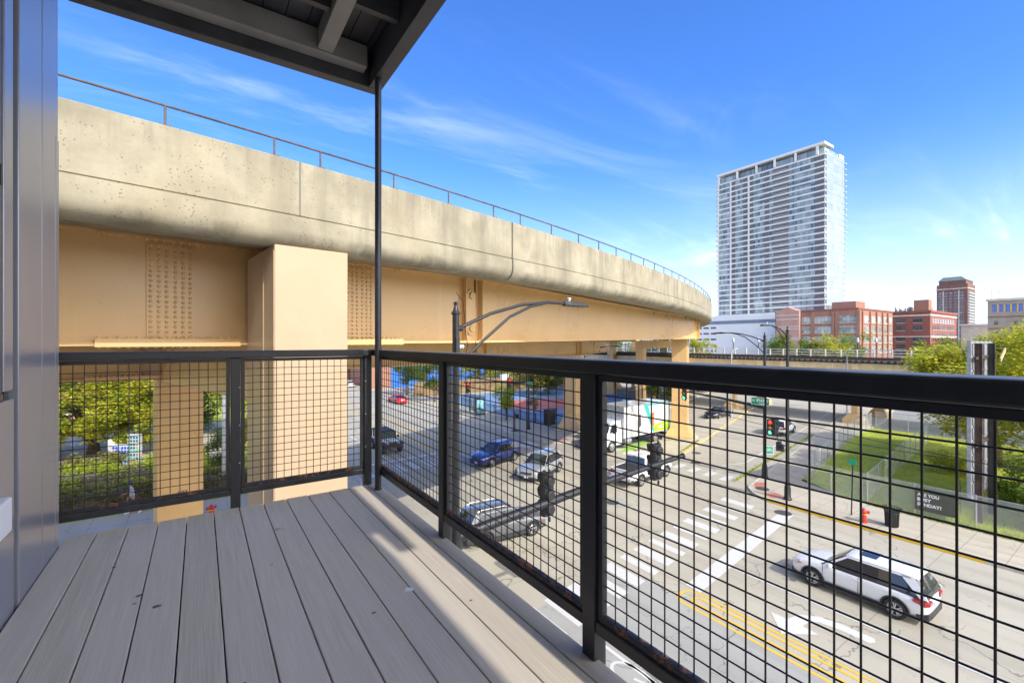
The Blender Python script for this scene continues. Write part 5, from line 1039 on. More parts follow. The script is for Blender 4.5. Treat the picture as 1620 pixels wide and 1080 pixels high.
M4 = Matrix.Translation((x_on(829, NEP[1]), NEP[1]-0.25, 5.0)); road_sign('small green street sign on the far signal arm', None, 0.95, 0.42, M4, [])
ped_signal('pedestrian signal box on the lamp post with the far signal arm', NEP[0]-0.2, NEP[1]-0.35, 3.1, -90); ped_signal('pedestrian signal box on a short post left of the far signal pole', NEP[0]-2.0, NEP[1]-0.6, 1.9, -90)
sp_ = thing('signal_post', 'short black post left of the far signal pole', 'post', (NEP[0]-2.0, NEP[1]-0.2, KH)); m = MB(); m.lathe([(0.22, 0), (0.07, 0.4), (0.06, 2.2)], 12); m.build('shaft', M['pole'], sp_, smooth='auto')
for px, d, H, ln, deg, lab in ((1340, 55, 8.7, 2.6, 205, 'thin grey lamp post before the old track, right of the black posts'), (1157, 58, 8.7, 3.4, 20, 'thin grey lamp post before the old track, left of both black posts'), (925, 62, 9.0, 5.0, -20, 'far lamp post whose arm shows under the high railway')):
    x, y = at(px, d); lamp_post(lab, x, y, H, deg, ln, 0.6, z0=0.0, r0=0.09, r1=0.06, mat='galv' if px > 1000 else 'pole', finial=False)
for i, (px, d) in enumerate(((1160, 95), (1200, 95), (1357, 92), (1386, 96))):
    x, y = at(px, d); t = thing('globe_lamp', ('small globe lamp behind the track fence, leftmost of four', 'small globe lamp behind the track fence, just left of the curved arm', 'small globe lamp before the orange brick corner', 'small globe lamp before the right end of the orange brick block')[i], 'lamp', (x, y, 0), group='globe lamps behind the old track')
    m = MB(); m.lathe([(0.12, 0), (0.08, CAMZ-0.3)], 8); m.build('post', M['pole'], t); m = MB(); m.lathe([(0.1, 0), (0.25, 0.2), (0.25, 0.7), (0.12, 0.95), (0.05, 1.1)], 10, Matrix.Translation((0.0, 0, CAMZ-0.3))); m.build('lantern', M['galv'], t, smooth='auto')
# -- hydrants, litter bin, signpost
def hydrant(x, y, label, z=KH, band=True):
    t = thing('fire_hydrant', label, 'fire hydrant', (x, y, z)); b = MB(); b.lathe([(0.17, 0), (0.17, 0.05), (0.12, 0.07), (0.115, 0.42), (0.15, 0.44), (0.15, 0.48), (0.125, 0.50)], 18); b.build('barrel', M['red paint'], t, smooth='auto')
    c = MB(); c.lathe([(0.128, 0.50), (0.16, 0.52), (0.15, 0.60), (0.10, 0.68), (0.035, 0.72), (0.03, 0.77), (0.01, 0.78)], 18); c.build('cap', M['red paint'], t, smooth='auto')
    if band: r_ = MB(); r_.lathe([(0.153, 0.435), (0.165, 0.45), (0.165, 0.48), (0.153, 0.495)], 18, cap=False); r_.build('band', M['yellow paint'], t)
    for ang in (0, 90, 180): n_ = MB(); n_.lathe([(0.075, 0.08), (0.075, 0.2), (0.09, 0.2), (0.09, 0.235), (0.03, 0.24), (0.03, 0.27)], 12, Matrix.Rotation(R(ang+200), 4, 'Z') @ Matrix.Translation((0, 0, 0.58)) @ RXo); n_.build('nozzle', M['red paint'], t, smooth='auto')
hydrant(29.75, 9.6, 'red fire hydrant with yellow band by the yellow kerb'); hydrant(0.5, 30.35, 'red fire hydrant low behind the left railing post')
t = thing('litter_bin', 'black slatted street litter bin beside the fire hydrant', 'litter bin', (30.3, 8.55, KH))
for k in range(22):
    a = 2*math.pi*k/22; m = MB(); c_, s_ = math.cos(a), math.sin(a); m.tube([(0.27*c_, 0.27*s_, 0.04), (0.30*c_, 0.30*s_, 0.75), (0.34*c_, 0.34*s_, 0.92), (0.42*c_, 0.42*s_, 1.02)], 0.022, 5); m.build('slat', M['black metal'], t)
m = MB(); m.lathe([(0.255, 0.02), (0.255, 0.06), (0.285, 0.75), (0.27, 0.75), (0.24, 0.08)], 20); m.build('liner', simple('bin liner', (0.09, 0.085, 0.07), 0.6), t); m = MB(); m.lathe([(0.30, 0.72), (0.33, 0.74), (0.30, 0.77)], 20); m.build('rim_ring', M['black metal'], t)
t = thing('sign_post', 'slender leaning black post with small green plate beside the hydrant', 'sign post', (30.4, 10.4, KH)); m = MB(); m.tube([(0, 0, 0), (0.05, -0.05, 3.0)], 0.035, 8); m.build('shaft', M['pole'], t); MB().box(-0.02, 0.02, -0.22, 0.12, 2.85, 3.15).build('plate', M['sign green'], t)
# -- chain link fences
def chain(name, pitch, wth):
    t = NT(name); tcn = t.n('ShaderNodeTexCoord'); sx = t.n('ShaderNodeSeparateXYZ'); t.l(tcn.outputs['Object'], sx.inputs[0]); k = None
    for sg in ('ADD', 'SUBTRACT'):
        q = t.math('ABSOLUTE', t.math('SUBTRACT', t.math('FRACT', t.math('DIVIDE', t.math(sg, sx.outputs[0], sx.outputs[2]), pitch)), 0.5)); e = t.math('LESS_THAN', q, wth); k = e if k is None else t.math('MAXIMUM', k, e)
    t.base((0.85, 0.86, 0.86)).set(rough=0.5, metal=0.0); tr = t.n('ShaderNodeBsdfTransparent'); ms = t.n('ShaderNodeMixShader'); t.l(k, ms.inputs[0]); t.l(tr.outputs[0], ms.inputs[1]); t.l(t.b.outputs[0], ms.inputs[2]); t.l(ms.outputs[0], t.o.inputs[0]); return t.m
M['chain'] = chain('chain link mesh', 0.09, 0.055)
def chain_fence(label, path, h=1.75, step=2.6, z=0.13, screen=()):
    t = thing('chain_link_fence', label, 'fence', (path[0][0], path[0][1], z)); done = 0
    for a, b in zip(path, path[1:]):
        F_, L_ = local_frame(a, b); n_ = max(1, round(L_/step))
        F_.translation.z = z
        g = MB(); g.quad((0, 0, 0.03), (L_, 0, 0.03), (L_, 0, h), (0, 0, h)); me = g.mesh('mesh'); me.materials.append(M['chain']); o = bpy.data.objects.new('wire_mesh', me); COL.objects.link(o); o.parent = t; o.matrix_local = Matrix.Translation(t.location).inverted() @ F_
        r_ = MB(); r_.M = F_; r_.tube([(0, 0, h), (L_, 0, h)], 0.022, 6); r_.build('top_rail', M['galv'], t, world=True)
        for k in range(n_ + (1 if (a, b) == (path[-2], path[-1]) else 0)):
            p = MB(); p.M = F_; p.tube([(L_*k/n_, -0.03, -0.15), (L_*k/n_, -0.03, h+0.04)], 0.032, 8); p.build('post', M['galv'], t, world=True)
        for (u0, u1) in screen if (a, b) == (path[0], path[1]) else ():
            s = MB(); s.M = F_; s.box(u0, u1, -0.02, -0.012, 0.25, h-0.1); s.build('privacy_sheet', M['plate'], t, world=True)
    return t
chain_fence('chain link fence along the footpath with the dark lettered banner on it', [(33.45, -14), (33.45, 10.9)])
chain_fence('chain link fence round the corner of the lawn, along the side road', [(33.45, 10.95), (33.5, 12.6), (35.0, 14.6), (44, 16.4), (52.4, 18.25), (62.5, 19.5)])
chain_fence('chain link fence dividing the lawn in two', [(33.6, 10.7), (40, 11.5), (46.8, 12.4), (53.5, 13.1), (57.5, 13.5)])
chain_fence('far chain link fence at the back of the lawn', [(62.8, -8), (62.8, 10.6), (62.9, 19.2)], h=1.9)
yb0, yb1 = y_on(1447, 33.4), y_on(1515, 33.4)
t = thing('banner', 'dark banner asking ARE YOU BUSY SUNDAY tied to the chain link fence', 'banner', (33.40, yb0, 0.48)); t.rotation_euler = (0, 0, R(-90)); wB = yb0-yb1
MB().box(0, wB, -0.02, -0.008, 0, 1.22).build('cloth', M['banner'], t); MB().box(0.12, 0.62, -0.026, -0.021, 1.06, 1.11).build('accent_bar', M['lime'], t)
for i, (s, wd) in enumerate((('ARE YOU', 0.92), ('BUSY', 0.60), ('SUNDAY?', 1.02))):
    m = text_mb(s, 0.25, width=wd, bold=0.008, extrude=0.003); place(m, Matrix.Translation((0.12, -0.025, 0.80-0.27*i)) @ Matrix.Rotation(R(90), 4, 'X')); m.build('lettering', M['sign white'], t)
t = thing('banner', 'dark tilted banner with thin green edge, left of the billboard posts', 'banner', (33.9, 6.6, 0.4)); t.rotation_euler = (0, 0, R(12)); MB().box(0, 2.6, -0.02, 0, 0.2, 1.5).build('cloth', M['banner'], t); MB().box(0, 2.6, -0.026, -0.021, 1.42, 1.47).build('edge_strip', M['sign green'], t)
# -- billboard seen from behind
t = thing('billboard', 'tall grey billboard seen from behind, held by two dark posts', 'billboard', (34.2, 6.3, 0))
pn = simple('grey billboard panel', (0.30, 0.315, 0.345), 0.6, 0.2, var=0.2, scale=2); MB().box(0, 5.1, 0, 0.10, 1.3, CAMZ+0.02).build('panel', pn, t)
rb_ = MB()
for k in range(6): rb_.box(1.0*k-0.02, 1.0*k+0.04, -0.06, -0.002, 1.3, CAMZ+0.02)
rb_.build('upright_rib', pn, t); rb_ = MB()
for k in range(12): rb_.box(0.06, 5.05, -0.045, -0.003, 1.45+0.76*k, 1.56+0.76*k)
rb_.build('cross_rib', pn, t); MB().box(-0.035, 0.0, -0.05, 0.105, 1.28, CAMZ+0.05).build('edge_strip', pn, t)
rusty = simple('rusty dark steel', (0.085, 0.055, 0.042), 0.8, 0.2, var=0.5, scale=3)
for k, (x, y) in enumerate(((0.62, -0.24), (2.9, -0.36))):
    m = MB(); m.box(x-0.09, x+0.09, y-0.15, y-0.12, 0, CAMZ-0.1); m.box(x-0.09, x+0.09, y+0.12, y+0.15, 0, CAMZ-0.1); m.box(x-0.02, x+0.02, y-0.119, y+0.119, 0, CAMZ-0.1); m.build('post', rusty if k == 0 else M['tie'], t)
for z in (CAMZ-0.9, CAMZ-3.4, CAMZ-5.6): m = MB(); m.bar((-0.1, -0.22, z), (5.0, -0.18, z+0.1), 0.10, 0.14); m.build('stringer', rusty, t)
for z in (CAMZ-0.75, CAMZ-3.1): m = MB(); m.bar((1.3, -0.95, z-0.25), (3.2, -0.85, z+0.3), 0.05, 0.22); m.build('walk_plank', M['plank'], t)
# -- cables
for a, b, lab in (((1075, 612, 46), (1700, 760, 17), 'upper thin cable crossing behind the railing from the pole to the lower right'), ((1090, 640, 40), (1700, 752, 18), 'lower thin cable crossing behind the railing towards the billboard')):
    A_, B_ = Vector((*at(a[0], a[2]), CAMZ-(a[1]-540)*a[2]/720)), Vector((*at(b[0], b[2]), CAMZ-(b[1]-540)*b[2]/720)); pts = [A_.lerp(B_, i/24) - Vector((0, 0, 0.5*4*(i/24)*(1-i/24))) for i in range(25)]
    o = MB().tube(pts, 0.016, 6).build('overhead_cable', M['wire'], None, smooth=True); tag(o, lab, 'cable')
# -- bus shelter, kiosk, far fences, sculpture
t = thing('bus_shelter', 'black framed glass bus shelter on the far footpath', 'bus shelter', (30.6, 54.2, KH), R(90))
m = MB(); m.box(-2.1, 2.1, -0.85, 0.75, 2.35, 2.45); m.build('roof', M['dark clad'], t, bevel=0.03)
gs = NT('shelter glass').base((0.75, 0.82, 0.82)).set(rough=0.05, trans=0.9).m
for x in (-2.0, -0.7, 0.7, 2.0): MB().box(x-0.04, x+0.04, -0.66, -0.58, 0, 2.35).build('post', M['black metal'], t)
MB().box(-1.95, 1.95, -0.63, -0.61, 0.25, 2.2).build('back_pane', gs, t); MB().box(1.98, 2.02, -0.55, 0.5, 0.25, 2.2).build('side_pane', gs, t)
m = MB(); m.box(-2.08, -1.92, -0.6, 0.65, 0.15, 2.25); m.build('advert_frame', M['black metal'], t, bevel=0.02); MB().box(-2.095, -2.081, -0.5, 0.55, 0.3, 2.1).build('advert_poster', simple('blue green poster', (0.20, 0.42, 0.46), 0.3, var=0.7, scale=1.6), t); MB().box(-1.2, 1.2, -0.45, -0.1, 0.42, 0.48).build('bench', M['black metal'], t)
t = thing('control_cabinet', 'black roadside control cabinet beside the ochre column', 'cabinet', (34.6, 42.4, 0.05), R(15)); m = MB(); m.box(-0.75, 0.75, -0.45, 0.45, 0.1, 1.75); m.box(-0.8, 0.8, -0.5, 0.5, 1.75, 1.83); m.box(-0.7, 0.7, -0.4, 0.4, 0, 0.1); m.build('case', M['black metal'], t, bevel=0.02); MB().box(-0.012, 0.012, -0.462, -0.45, 0.15, 1.7).build('door_gap', M['joint'], t); MB().box(0.4, 0.6, -0.46, -0.45, 0.25, 0.5).build('label', M['sign white'], t)
def iron_fence(label, path, h=1.5, step=0.13, postn=2.2, z=0.13):
    t = thing('iron_fence', label, 'fence', (path[0][0], path[0][1], z))
    pk_ = MB(); rl_ = MB()
    for a, b in zip(path, path[1:]):
        F_, L_ = local_frame(a, b); F_.translation.z = z; pk_.M = F_; rl_.M = F_; u = 0
        while u < L_: pk_.box(u-0.009, u+0.009, -0.009, 0.009, 0.06, h); u += step
        for zz in (0.14, h-0.22, h-0.02): rl_.box(0, L_, -0.018, 0.018, zz-0.02, zz+0.02)
        n_ = int(L_/postn)
        for k in range(n_+1): p = MB(); p.M = F_; u = L_*k/max(1, n_); p.box(u-0.04, u+0.04, -0.04, 0.04, 0, h+0.1); p.build('post', M['black metal'], t, world=True)
    rl_.build('rails', M['black metal'], t, world=True); pk_.build('pickets', M['black metal'], t, world=True); return t
iron_fence('black iron picket fence along the hedge behind the left railing', [(-26, 34.5), (4.9, 34.5)], h=1.2)
iron_fence('black iron fence along the near edge of the blue sports court', [(33.1, 62), (33.1, 43.3), (37.2, 39.7), (50, 44.8)], h=1.2, step=0.16, postn=3.0)
iron_fence('black iron fence along the far footpath of the side road', [(52, 46.0), (72, 54.0), (95, 64)], h=2.2, step=0.22, postn=3.5)
t = thing('board_fence', 'brown timber board fence at the back of the sports court', 'fence', (35, 76, 0)); rnd = random.Random(2); F_, L_ = local_frame((31.5, 77), (72, 79)); m = MB(); m.M = F_; u = 0
while u < L_: m.box(u, u+0.19, 0, 0.03+0.02*rnd.random(), 0.05, 2.6+0.08*rnd.random()); u += 0.2
m.build('boards', M['fence wood'], t, world=True)
for k in range(14): p = MB(); p.M = F_; p.box(L_*k/13-0.07, L_*k/13+0.07, -0.10, -0.001, 0, 2.6); p.build('post', M['fence wood'], t, world=True)
for i, (x, y, rz, lab) in enumerate(((46, 70.5, -90, 'black basketball hoop post on the blue court'), (58, 48, 110, 'second basketball hoop post at the right of the blue court'))):
    t = thing('basketball_hoop', lab, 'basketball hoop', (x, y, 0.05), R(rz)); MB().tube([(0, 0, 0), (0, 0, 2.6), (0.3, 0, 3.1), (0.9, 0, 3.2)], 0.08, 8).build('post', M['black metal'], t); MB().box(0.9, 0.94, -0.85, 0.85, 2.85, 3.9).build('backboard', M['sign white'], t); MB().tube([(1.17+0.22*math.cos(k*0.45), 0.22*math.sin(k*0.45), 3.05) for k in range(15)], 0.015, 5).build('hoop', ORG, t)
# mosaic sculpture in the garden
t = thing('mosaic_sculpture', 'white stepped sculpture set with blue and green glass tiles, in the garden', 'sculpture', (-4.7, 46.2, 0.09), R(-33)); t.scale = (0.70, 0.70, 0.86)
m = MB(); m.box(-1.5, 0.2, -0.25, 0.25, 0, 2.15); m.box(0.2, 1.45, -0.25, 0.25, 0, 3.05); m.loft([[(x, -0.22, 0), (x, 0.3, 0), (x, 0.3, z), (x, -0.22, z)] for x, z in ((-2.0, 2.6), (-1.51, 2.1))]); m.build('block', simple('pale sculpture concrete', (0.48, 0.49, 0.50), 0.7), t, bevel=0.02)
tc_ = [simple('cobalt tile', (0.02, 0.06, 0.55), 0.15), simple('sea green tile', (0.10, 0.40, 0.32), 0.15), simple('dark teal tile', (0.03, 0.14, 0.16), 0.15), simple('rust tile', (0.50, 0.15, 0.06), 0.2)]; rnd = random.Random(7); tl_ = [MB() for _ in range(4)]
for i in range(9):
    for j in range(9):
        x = -1.42+0.32*i; z = 0.2+0.31*j
        if z > (2.0 if x < 0.1 else 2.9): continue
        k = 0 if (x < 0.1 and rnd.random() < 0.55) else rnd.choice((1, 1, 2, 2, 3)) if rnd.random() < 0.9 else 3; tl_[k].box(x, x+0.24, -0.262, -0.25, z, z+0.22)
for m, mt, nm_ in zip(tl_, tc_, ('cobalt_tiles', 'sea_green_tiles', 'dark_teal_tiles', 'rust_tiles')): m.build(nm_, mt, t)
t = thing('utility_pole', 'plain grey pole behind the middle post of the left railing', 'pole', (*at(354.5, 30.2), KH)); m = MB(); m.lathe([(0.14, 0), (0.11, 7.2)], 14); m.build('shaft', M['galv'], t, smooth='auto')
# ================================================================ BUILDINGS
def win_row(parent, face, fixed, spans, z0, z1, mat, depth=0.12, sill=None, name='window'):
    """face 'x': wall facing -X at x=fixed, spans are y pairs; face 'y': wall facing -Y at y=fixed, spans are x pairs"""
    for (a, b) in spans:
        a, b = min(a, b), max(a, b); m = MB()
        if face == 'x': m.box(fixed-0.05, fixed+0.02, a, b, z0, z1)
        else: m.box(a, b, fixed-0.05, fixed+0.02, z0, z1)
        o = m.build(name, M[mat], parent, world=True)
        s = MB()
        if face == 'x': s.box(fixed-0.22, fixed-0.051, a-0.1, b+0.1, z0-0.22, z0-0.002)
        else: s.box(a-0.1, b+0.1, fixed-0.22, fixed-0.051, z0-0.22, z0-0.002)
        if sill: s.build('sill', M[sill], o, world=True)
def wall_box(parent, x0, x1, y0, y1, z0, z1, mat, name='wall'): return MB().box(x0, x1, y0, y1, z0, z1).build(name, M[mat], parent, world=True)
# -- tall white tower
t = thing('apartment_tower', 'tall white apartment tower with banded balconies', 'tower', (232, 89.5, 0)); TXW, TY_0, TY_1, TXE = 232.0, 89.6, 140.5, 252.5; FH = 3.05; NF = 31; TOP = CAMZ + 84.5
wall_box(t, TXW, TXE, TY_0, TY_1, 20, TOP, 'tower glass', 'glazing'); wall_box(t, TXW+1.2, TXE, TY_0-0.35, TY_0-0.002, 26, TOP+1.5, 'tower side', 'side_glazing')
zf = [TOP - FH*k for k in range(0, 22)]; zf = [TOP - 2.72*k for k in range(28)]
bd_spans = [(0.0, 0.075), (0.30, 0.435), (0.475, 0.515), (0.63, 0.665), (0.695, 0.73), (0.815, 0.85)]
for k, z in enumerate(zf): MB().box(TXW-0.28, TXW+1.0, TY_0-0.30, TY_1+0.3, z-0.36, z+0.36).build('floor_band', M['tower frame'], t, world=True)
for z in zf: MB().box(TXW+1.25, TXE-0.02, TY_0-0.42, TY_0-0.36, z-0.10, z+0.10).build('side_line', M['mech'], t, world=True)
for (a, b) in bd_spans:
    for z in zf[1:]: y0, y1 = TY_0+(TY_1-TY_0)*a, TY_0+(TY_1-TY_0)*b; MB().box(TXW-0.25, TXW-0.002, y0, y1, z+0.37, z+2.72-0.37).build('recess_shade', M['soff2'], t, world=True)  # dark boxes on the facade, their colour stands in for balcony recess shade
for z in zf[1:]: y0, y1 = TY_0+(TY_1-TY_0)*0.30, TY_0+(TY_1-TY_0)*0.435; MB().box(TXW-0.30, TXW-0.255, y0, y1, z+0.85, z+0.98).build('balcony_rail', M['tower frame'], t, world=True)
for f in (0.672, 0.86, 0.995): y = TY_0+(TY_1-TY_0)*f; MB().box(TXW-0.5, TXW-0.29, y-0.4, y+0.4, 22, TOP+0.3).build('fin', M['tower frame'], t, world=True)
for k, z in enumerate(zf): MB().box(TXE+0.01, TXE+1.6, TY_0-0.9, TY_0+3, z-0.12, z+0.12).build('side_balcony', M['tower frame'], t, world=True); MB().box(TXW-0.5, TXW+3, TY_1+0.301, TY_1+1.6, z-0.12, z+0.12).build('side_balcony', M['tower frame'], t, world=True)
MB().box(TXW-0.9, TXE-12, TY_0-0.4, TY_1+0.4, CAMZ+88.9, CAMZ+90.0).build('roof_slab', M['tower frame'], t, world=True)
for f in (0.055, 0.235, 0.42, 0.595, 0.79, 0.99): y = TY_0+(TY_1-TY_0)*f; MB().box(TXW-0.7, TXW-0.02, y-0.45, y+0.45, TOP+0.42, CAMZ+88.89).build('crown_column', M['tower frame'], t, world=True)
wall_box(t, TXW+0.35, TXE-4, TY_0+0.15, TY_1-0.4, TOP+0.42, CAMZ+87.6, 'tower glass', 'penthouse'); MB().box(TXE-5, TXE, TY_0-0.2, TY_0+8, TOP+1.5, TOP+3.4).build('plant_room', M['tower frame'], t, world=True)
# -- white podium block
t = thing('podium_block', 'long plain white block at the foot of the tall tower', 'building', (215, 70, 0)); wall_box(t, 215, 231, 72, 175, 0, CAMZ+8.6, 'white wall'); MB().box(214.9, 231.1, 71.9, 175.1, CAMZ+8.6, CAMZ+10.2).build('blue_band', M['slate'], t, world=True); MB().box(214.6, 231.4, 71.6, 175.4, CAMZ+10.2, CAMZ+12.6).build('parapet', M['white wall'], t, world=True)
for k in range(5): win_row(t, 'x', 215, [(y_on(1133, 215)+4*i, y_on(1133, 215)+4*i+3.0) for i in range(10)], CAMZ+7.0-2.9*k-0.6, CAMZ+7.0-2.9*k+0.3, 'sash dark')
# -- orange brick loft block
t = thing('brick_building', 'orange brick loft block with rows of wide grey windows', 'building', (205, 68, 0)); BX, BY, BZ = 205.0, 68.0, CAMZ+12.2
wall_box(t, BX, 242, BY, 98, 0, BZ, 'brick'); MB().box(BX-0.3, 242.3, BY-0.3, 98, BZ, BZ+0.6).build('parapet', M['brick dark'], t, world=True); MB().box(BX+1, BX+10, BY+1, BY+9, BZ+0.6, BZ+3.2).build('roof_house', M['brick'], t, world=True)
yy_ = lambda p: y_on(p, BX); xx_ = lambda p: x_on(p, BY)
for z in (8.7, 4.7, 0.8, -3.1): win_row(t, 'x', BX, [(yy_(1268.5), yy_(1284)), (yy_(1288), yy_(1316)), (yy_(1327), yy_(1356.5))], CAMZ+z-1.35, CAMZ+z+1.25, 'sash', sill='stone'); win_row(t, 'y', BY, [(xx_(a), xx_(b)) for a, b in ((1366.5, 1374.5), (1377.5, 1385), (1387.5, 1394.5), (1396.8, 1403), (1405, 1410.5))], CAMZ+z-1.35, CAMZ+z+1.25, 'sash', sill='stone')
for p in (1286, 1318.5, 1324.5, 1358.5): m = MB(); m.box(BX-0.55, BX-0.002, yy_(p)-0.55, yy_(p)+0.55, 0, BZ-0.5); m.build('pilaster', M['brick'], t, world=True)
for p in (1364, 1376, 1386.2, 1395.7, 1404): m = MB(); m.box(xx_(p)-0.5, xx_(p)+0.5, BY-0.5, BY-0.002, 0, BZ-0.5); m.build('pilaster', M['brick'], t, world=True)
ya_, yb_ = yy_(1267), yy_(1230.5); sh = []
for i in range(13): u = i/12; y = ya_+(yb_-ya_)*u; sh.append((y, BZ+0.4+1.9*max(0, 1-abs(u-0.5)*2.2)))
m = MB(); n_ = len(sh); ring0 = [(BX-1.6, y, z) for y, z in sh] + [(BX-1.6, yb_, 0), (BX-1.6, ya_, 0)]; m.loft([ring0, [(BX+3, y, z) for _, y, z in ring0]]); m.build('stair_bay', M['brick pink'], t, world=True)
for z in (11.0, 9.3, 6.2, 5.2, 1.6, 0.9, -2.2): MB().box(BX-1.68, BX-1.602, ya_+0.05, yb_-0.05, CAMZ+z-0.16, CAMZ+z+0.16).build('stone_band', M['stone'], t, world=True)
# -- dark red brick block
t = thing('brick_building', 'dark red brick block with a roof tower, right of the orange one', 'building', (284.5, 65.8, 0)); CX, CY, CZ = 284.5, 65.8, CAMZ+13.8
wall_box(t, CX, 330, CY, 82, 0, CZ, 'brick dark'); MB().box(CX-0.4, 330.4, CY-0.4, 82.4, CZ, CZ+1.0).build('parapet', M['brick dark'], t, world=True); MB().box(CX-0.25, 330, CY-0.25, 82, CZ-1.6, CZ-0.9).build('stone_band', M['stone'], t, world=True); MB().box(CX-0.25, 330, CY-0.25, 82, CAMZ+2.1, CAMZ+2.6).build('stone_band', M['stone'], t, world=True)
for z in (10.2, 6.5, 1.2, -2.6, -6.0): win_row(t, 'x', CX, [(y_on(a, CX), y_on(b, CX)) for a, b in ((1418, 1432), (1444.5, 1459))], CAMZ+z-1.1, CAMZ+z+1.1, 'sash dark', sill='stone')
for z in (10.0, 6.6, 2.9): win_row(t, 'y', CY, [(x_on(1475+3.9*i, CY), x_on(1477.6+3.9*i, CY)) for i in range(9)], CAMZ+z-1.0, CAMZ+z+1.1, 'flat panes', sill='stone')
for i in range(9): MB().box(x_on(1475+3.9*i, CY), x_on(1477.8+3.9*i, CY), CY-1.5, CY-0.3, CAMZ+1.2, CAMZ+1.4).build('balcony', M['black metal'], t, world=True)
MB().box(CX+2, CX+7, CY+1, CY+6.5, CZ+1.0, CZ+6.2).build('roof_tower', M['brick'], t, world=True); MB().box(CX+12, CX+22, CY+4, CY+12, CZ+1, CZ+3).build('roof_house', M['brick'], t, world=True)
m = MB(); rnd = random.Random(5)
for i in range(10): x, y = CX+8+rnd.random()*4, CY+9+i*0.7; m.box(x, x+2, y, y+0.55, CZ+1.0, CZ+2.0+rnd.random()*1.8)
m.build('roof_plant', M['mech'], t, world=True)
# -- brown brick high rise
t = thing('apartment_tower', 'brown brick high rise with green copper roof far right', 'tower', (654, 122, 0)); HX, HY, HX2, HY2, HZ = 654.0, 122.0, 686.0, 146.0, CAMZ+60
wall_box(t, HX, HX2, HY, HY2, 0, HZ, 'brick brown'); MB().box(HX-0.6, HX2+0.6, HY-0.6, HY2+0.6, HZ-5, HZ-4.2).build('stone_band', M['stone'], t, world=True); MB().box(HX+1.5, HX2-1.5, HY+1.5, HY2-1.5, HZ, HZ+4).build('top_storey', M['brick brown'], t, world=True)
m = MB(); m.loft([[(x, HY+0.8, HZ+4.01), (x, HY2-0.8, HZ+4.01), (x, HY2-5, HZ+8), (x, HY+5, HZ+8)] for x in (HX+0.8, HX2-0.8)]); m.build('roof', M['copper'], t, world=True)
hy = lambda f: HY+(HY2-HY)*f
for k in range(18):
    z = HZ-9-3.0*k; win_row(t, 'x', HX, [(hy(f), hy(f+w_)) for f, w_ in ((0.12, 0.14), (0.29, 0.14), (0.50, 0.08), (0.64, 0.12), (0.80, 0.14))], z-0.9, z+0.9, 'flat panes')
    MB().box(HX+2, HX2-2, HY-1.3, HY-0.1, z-1.2, z-0.7).build('balcony', M['stone'], t, world=True); MB().box(HX+2.5, HX2-2.5, HY-0.2, HY-0.01, z-0.6, z+1.2).build('window_band', M['sash dark'], t, world=True)
for f in (0.275, 0.78): MB().box(HX-0.4, HX-0.06, hy(f)-0.35, hy(f)+0.35, HZ-62, HZ-6.5).build('pier', M['stone'], t, world=True)
# -- tan block with blue windows
t = thing('tan_building', 'tan brick block with a strip of blue windows at the right edge', 'building', (214, 35, 0)); wall_box(t, 214, 240, -10, 35.2, 0, CAMZ+13.2, 'brick tan'); MB().box(213.6, 240.4, -10.3, 35.6, CAMZ+13.2, CAMZ+13.9).build('cornice', M['stone'], t, world=True)
win_row(t, 'x', 214, [(y_on(1570+10.4*i, 214), y_on(1577+10.4*i, 214)) for i in range(6)], CAMZ+9.6, CAMZ+12.0, 'blue panes')
for i in range(6): MB().box(213.9, 213.999, y_on(1577.6+10.4*i, 214), y_on(1579.8+10.4*i, 214), CAMZ+9.6, CAMZ+12.0).build('yellow_panel', M['yellow paint'], t, world=True)
for z in (4.2, 8.0): MB().box(213.8, 214, -10, 35.2, CAMZ+z-0.1, CAMZ+z+0.1).build('brick_course', M['brick brown'], t, world=True)
for z, ps in ((6.0, (1573, 1604.5)), (2.4, (1573,)), (-1.4, (1573, 1604.5))): win_row(t, 'x', 214, [(y_on(p, 214), y_on(p+6.5, 214)) for p in ps], CAMZ+z-0.7, CAMZ+z+0.7, 'sash dark', sill='yellow paint')
for p in (1569, 1580): m = MB(); m.tube([(216, y_on(p, 216), CAMZ+13.9), (216, y_on(p, 216), CAMZ+17)], 0.12, 6); m.build('antenna', M['stone'], t, world=True)
t = thing('low_building', 'low pale building with cornice between the dark brick block and the tan block', 'building', (340, 60, 0)); wall_box(t, 340, 380, 20, 66, 0, CAMZ+8.5, 'stone'); MB().box(339, 381, 19, 67, CAMZ+8.5, CAMZ+9.3).build('cornice', M['tower frame'], t, world=True); wall_box(t, 350, 372, 24, 40, CAMZ+9.3, CAMZ+11, 'brick dark', 'roof_house')
# -- north side: blue walled shed, brick ends, houses behind the garden
t = thing('blue_building', 'bright blue walled shed with dark ribs at the far footpath', 'building', (34, 95, 0)); wall_box(t, 33.5, 78, 95, 110, 0, 11.5, 'blue wall')
for i in range(22): MB().box(33.6+2*i, 33.75+2*i, 94.9, 94.999, 0, 11.5).build('rib', M['slate'], t, world=True)
wall_box(t, 29.2, 33.499, 94.8, 110, 0, 11.0, 'brick', 'brick_end'); win_row(t, 'y', 94.8, [(30.3, 31.4)], 5.0, 6.8, 'sash dark', sill='stone')
t = thing('brick_building', 'orange brick shop row far down the street', 'building', (33, 128, 0)); wall_box(t, 28.5, 60, 118, 150, 0, 10.5, 'brick'); win_row(t, 'x', 28.5, [(120+5*i, 123+5*i) for i in range(6)], 4, 6.5, 'sash dark', sill='stone'); wall_box(t, -10, 28, 190, 205, 0, 16, 'brick', 'rear_wing')
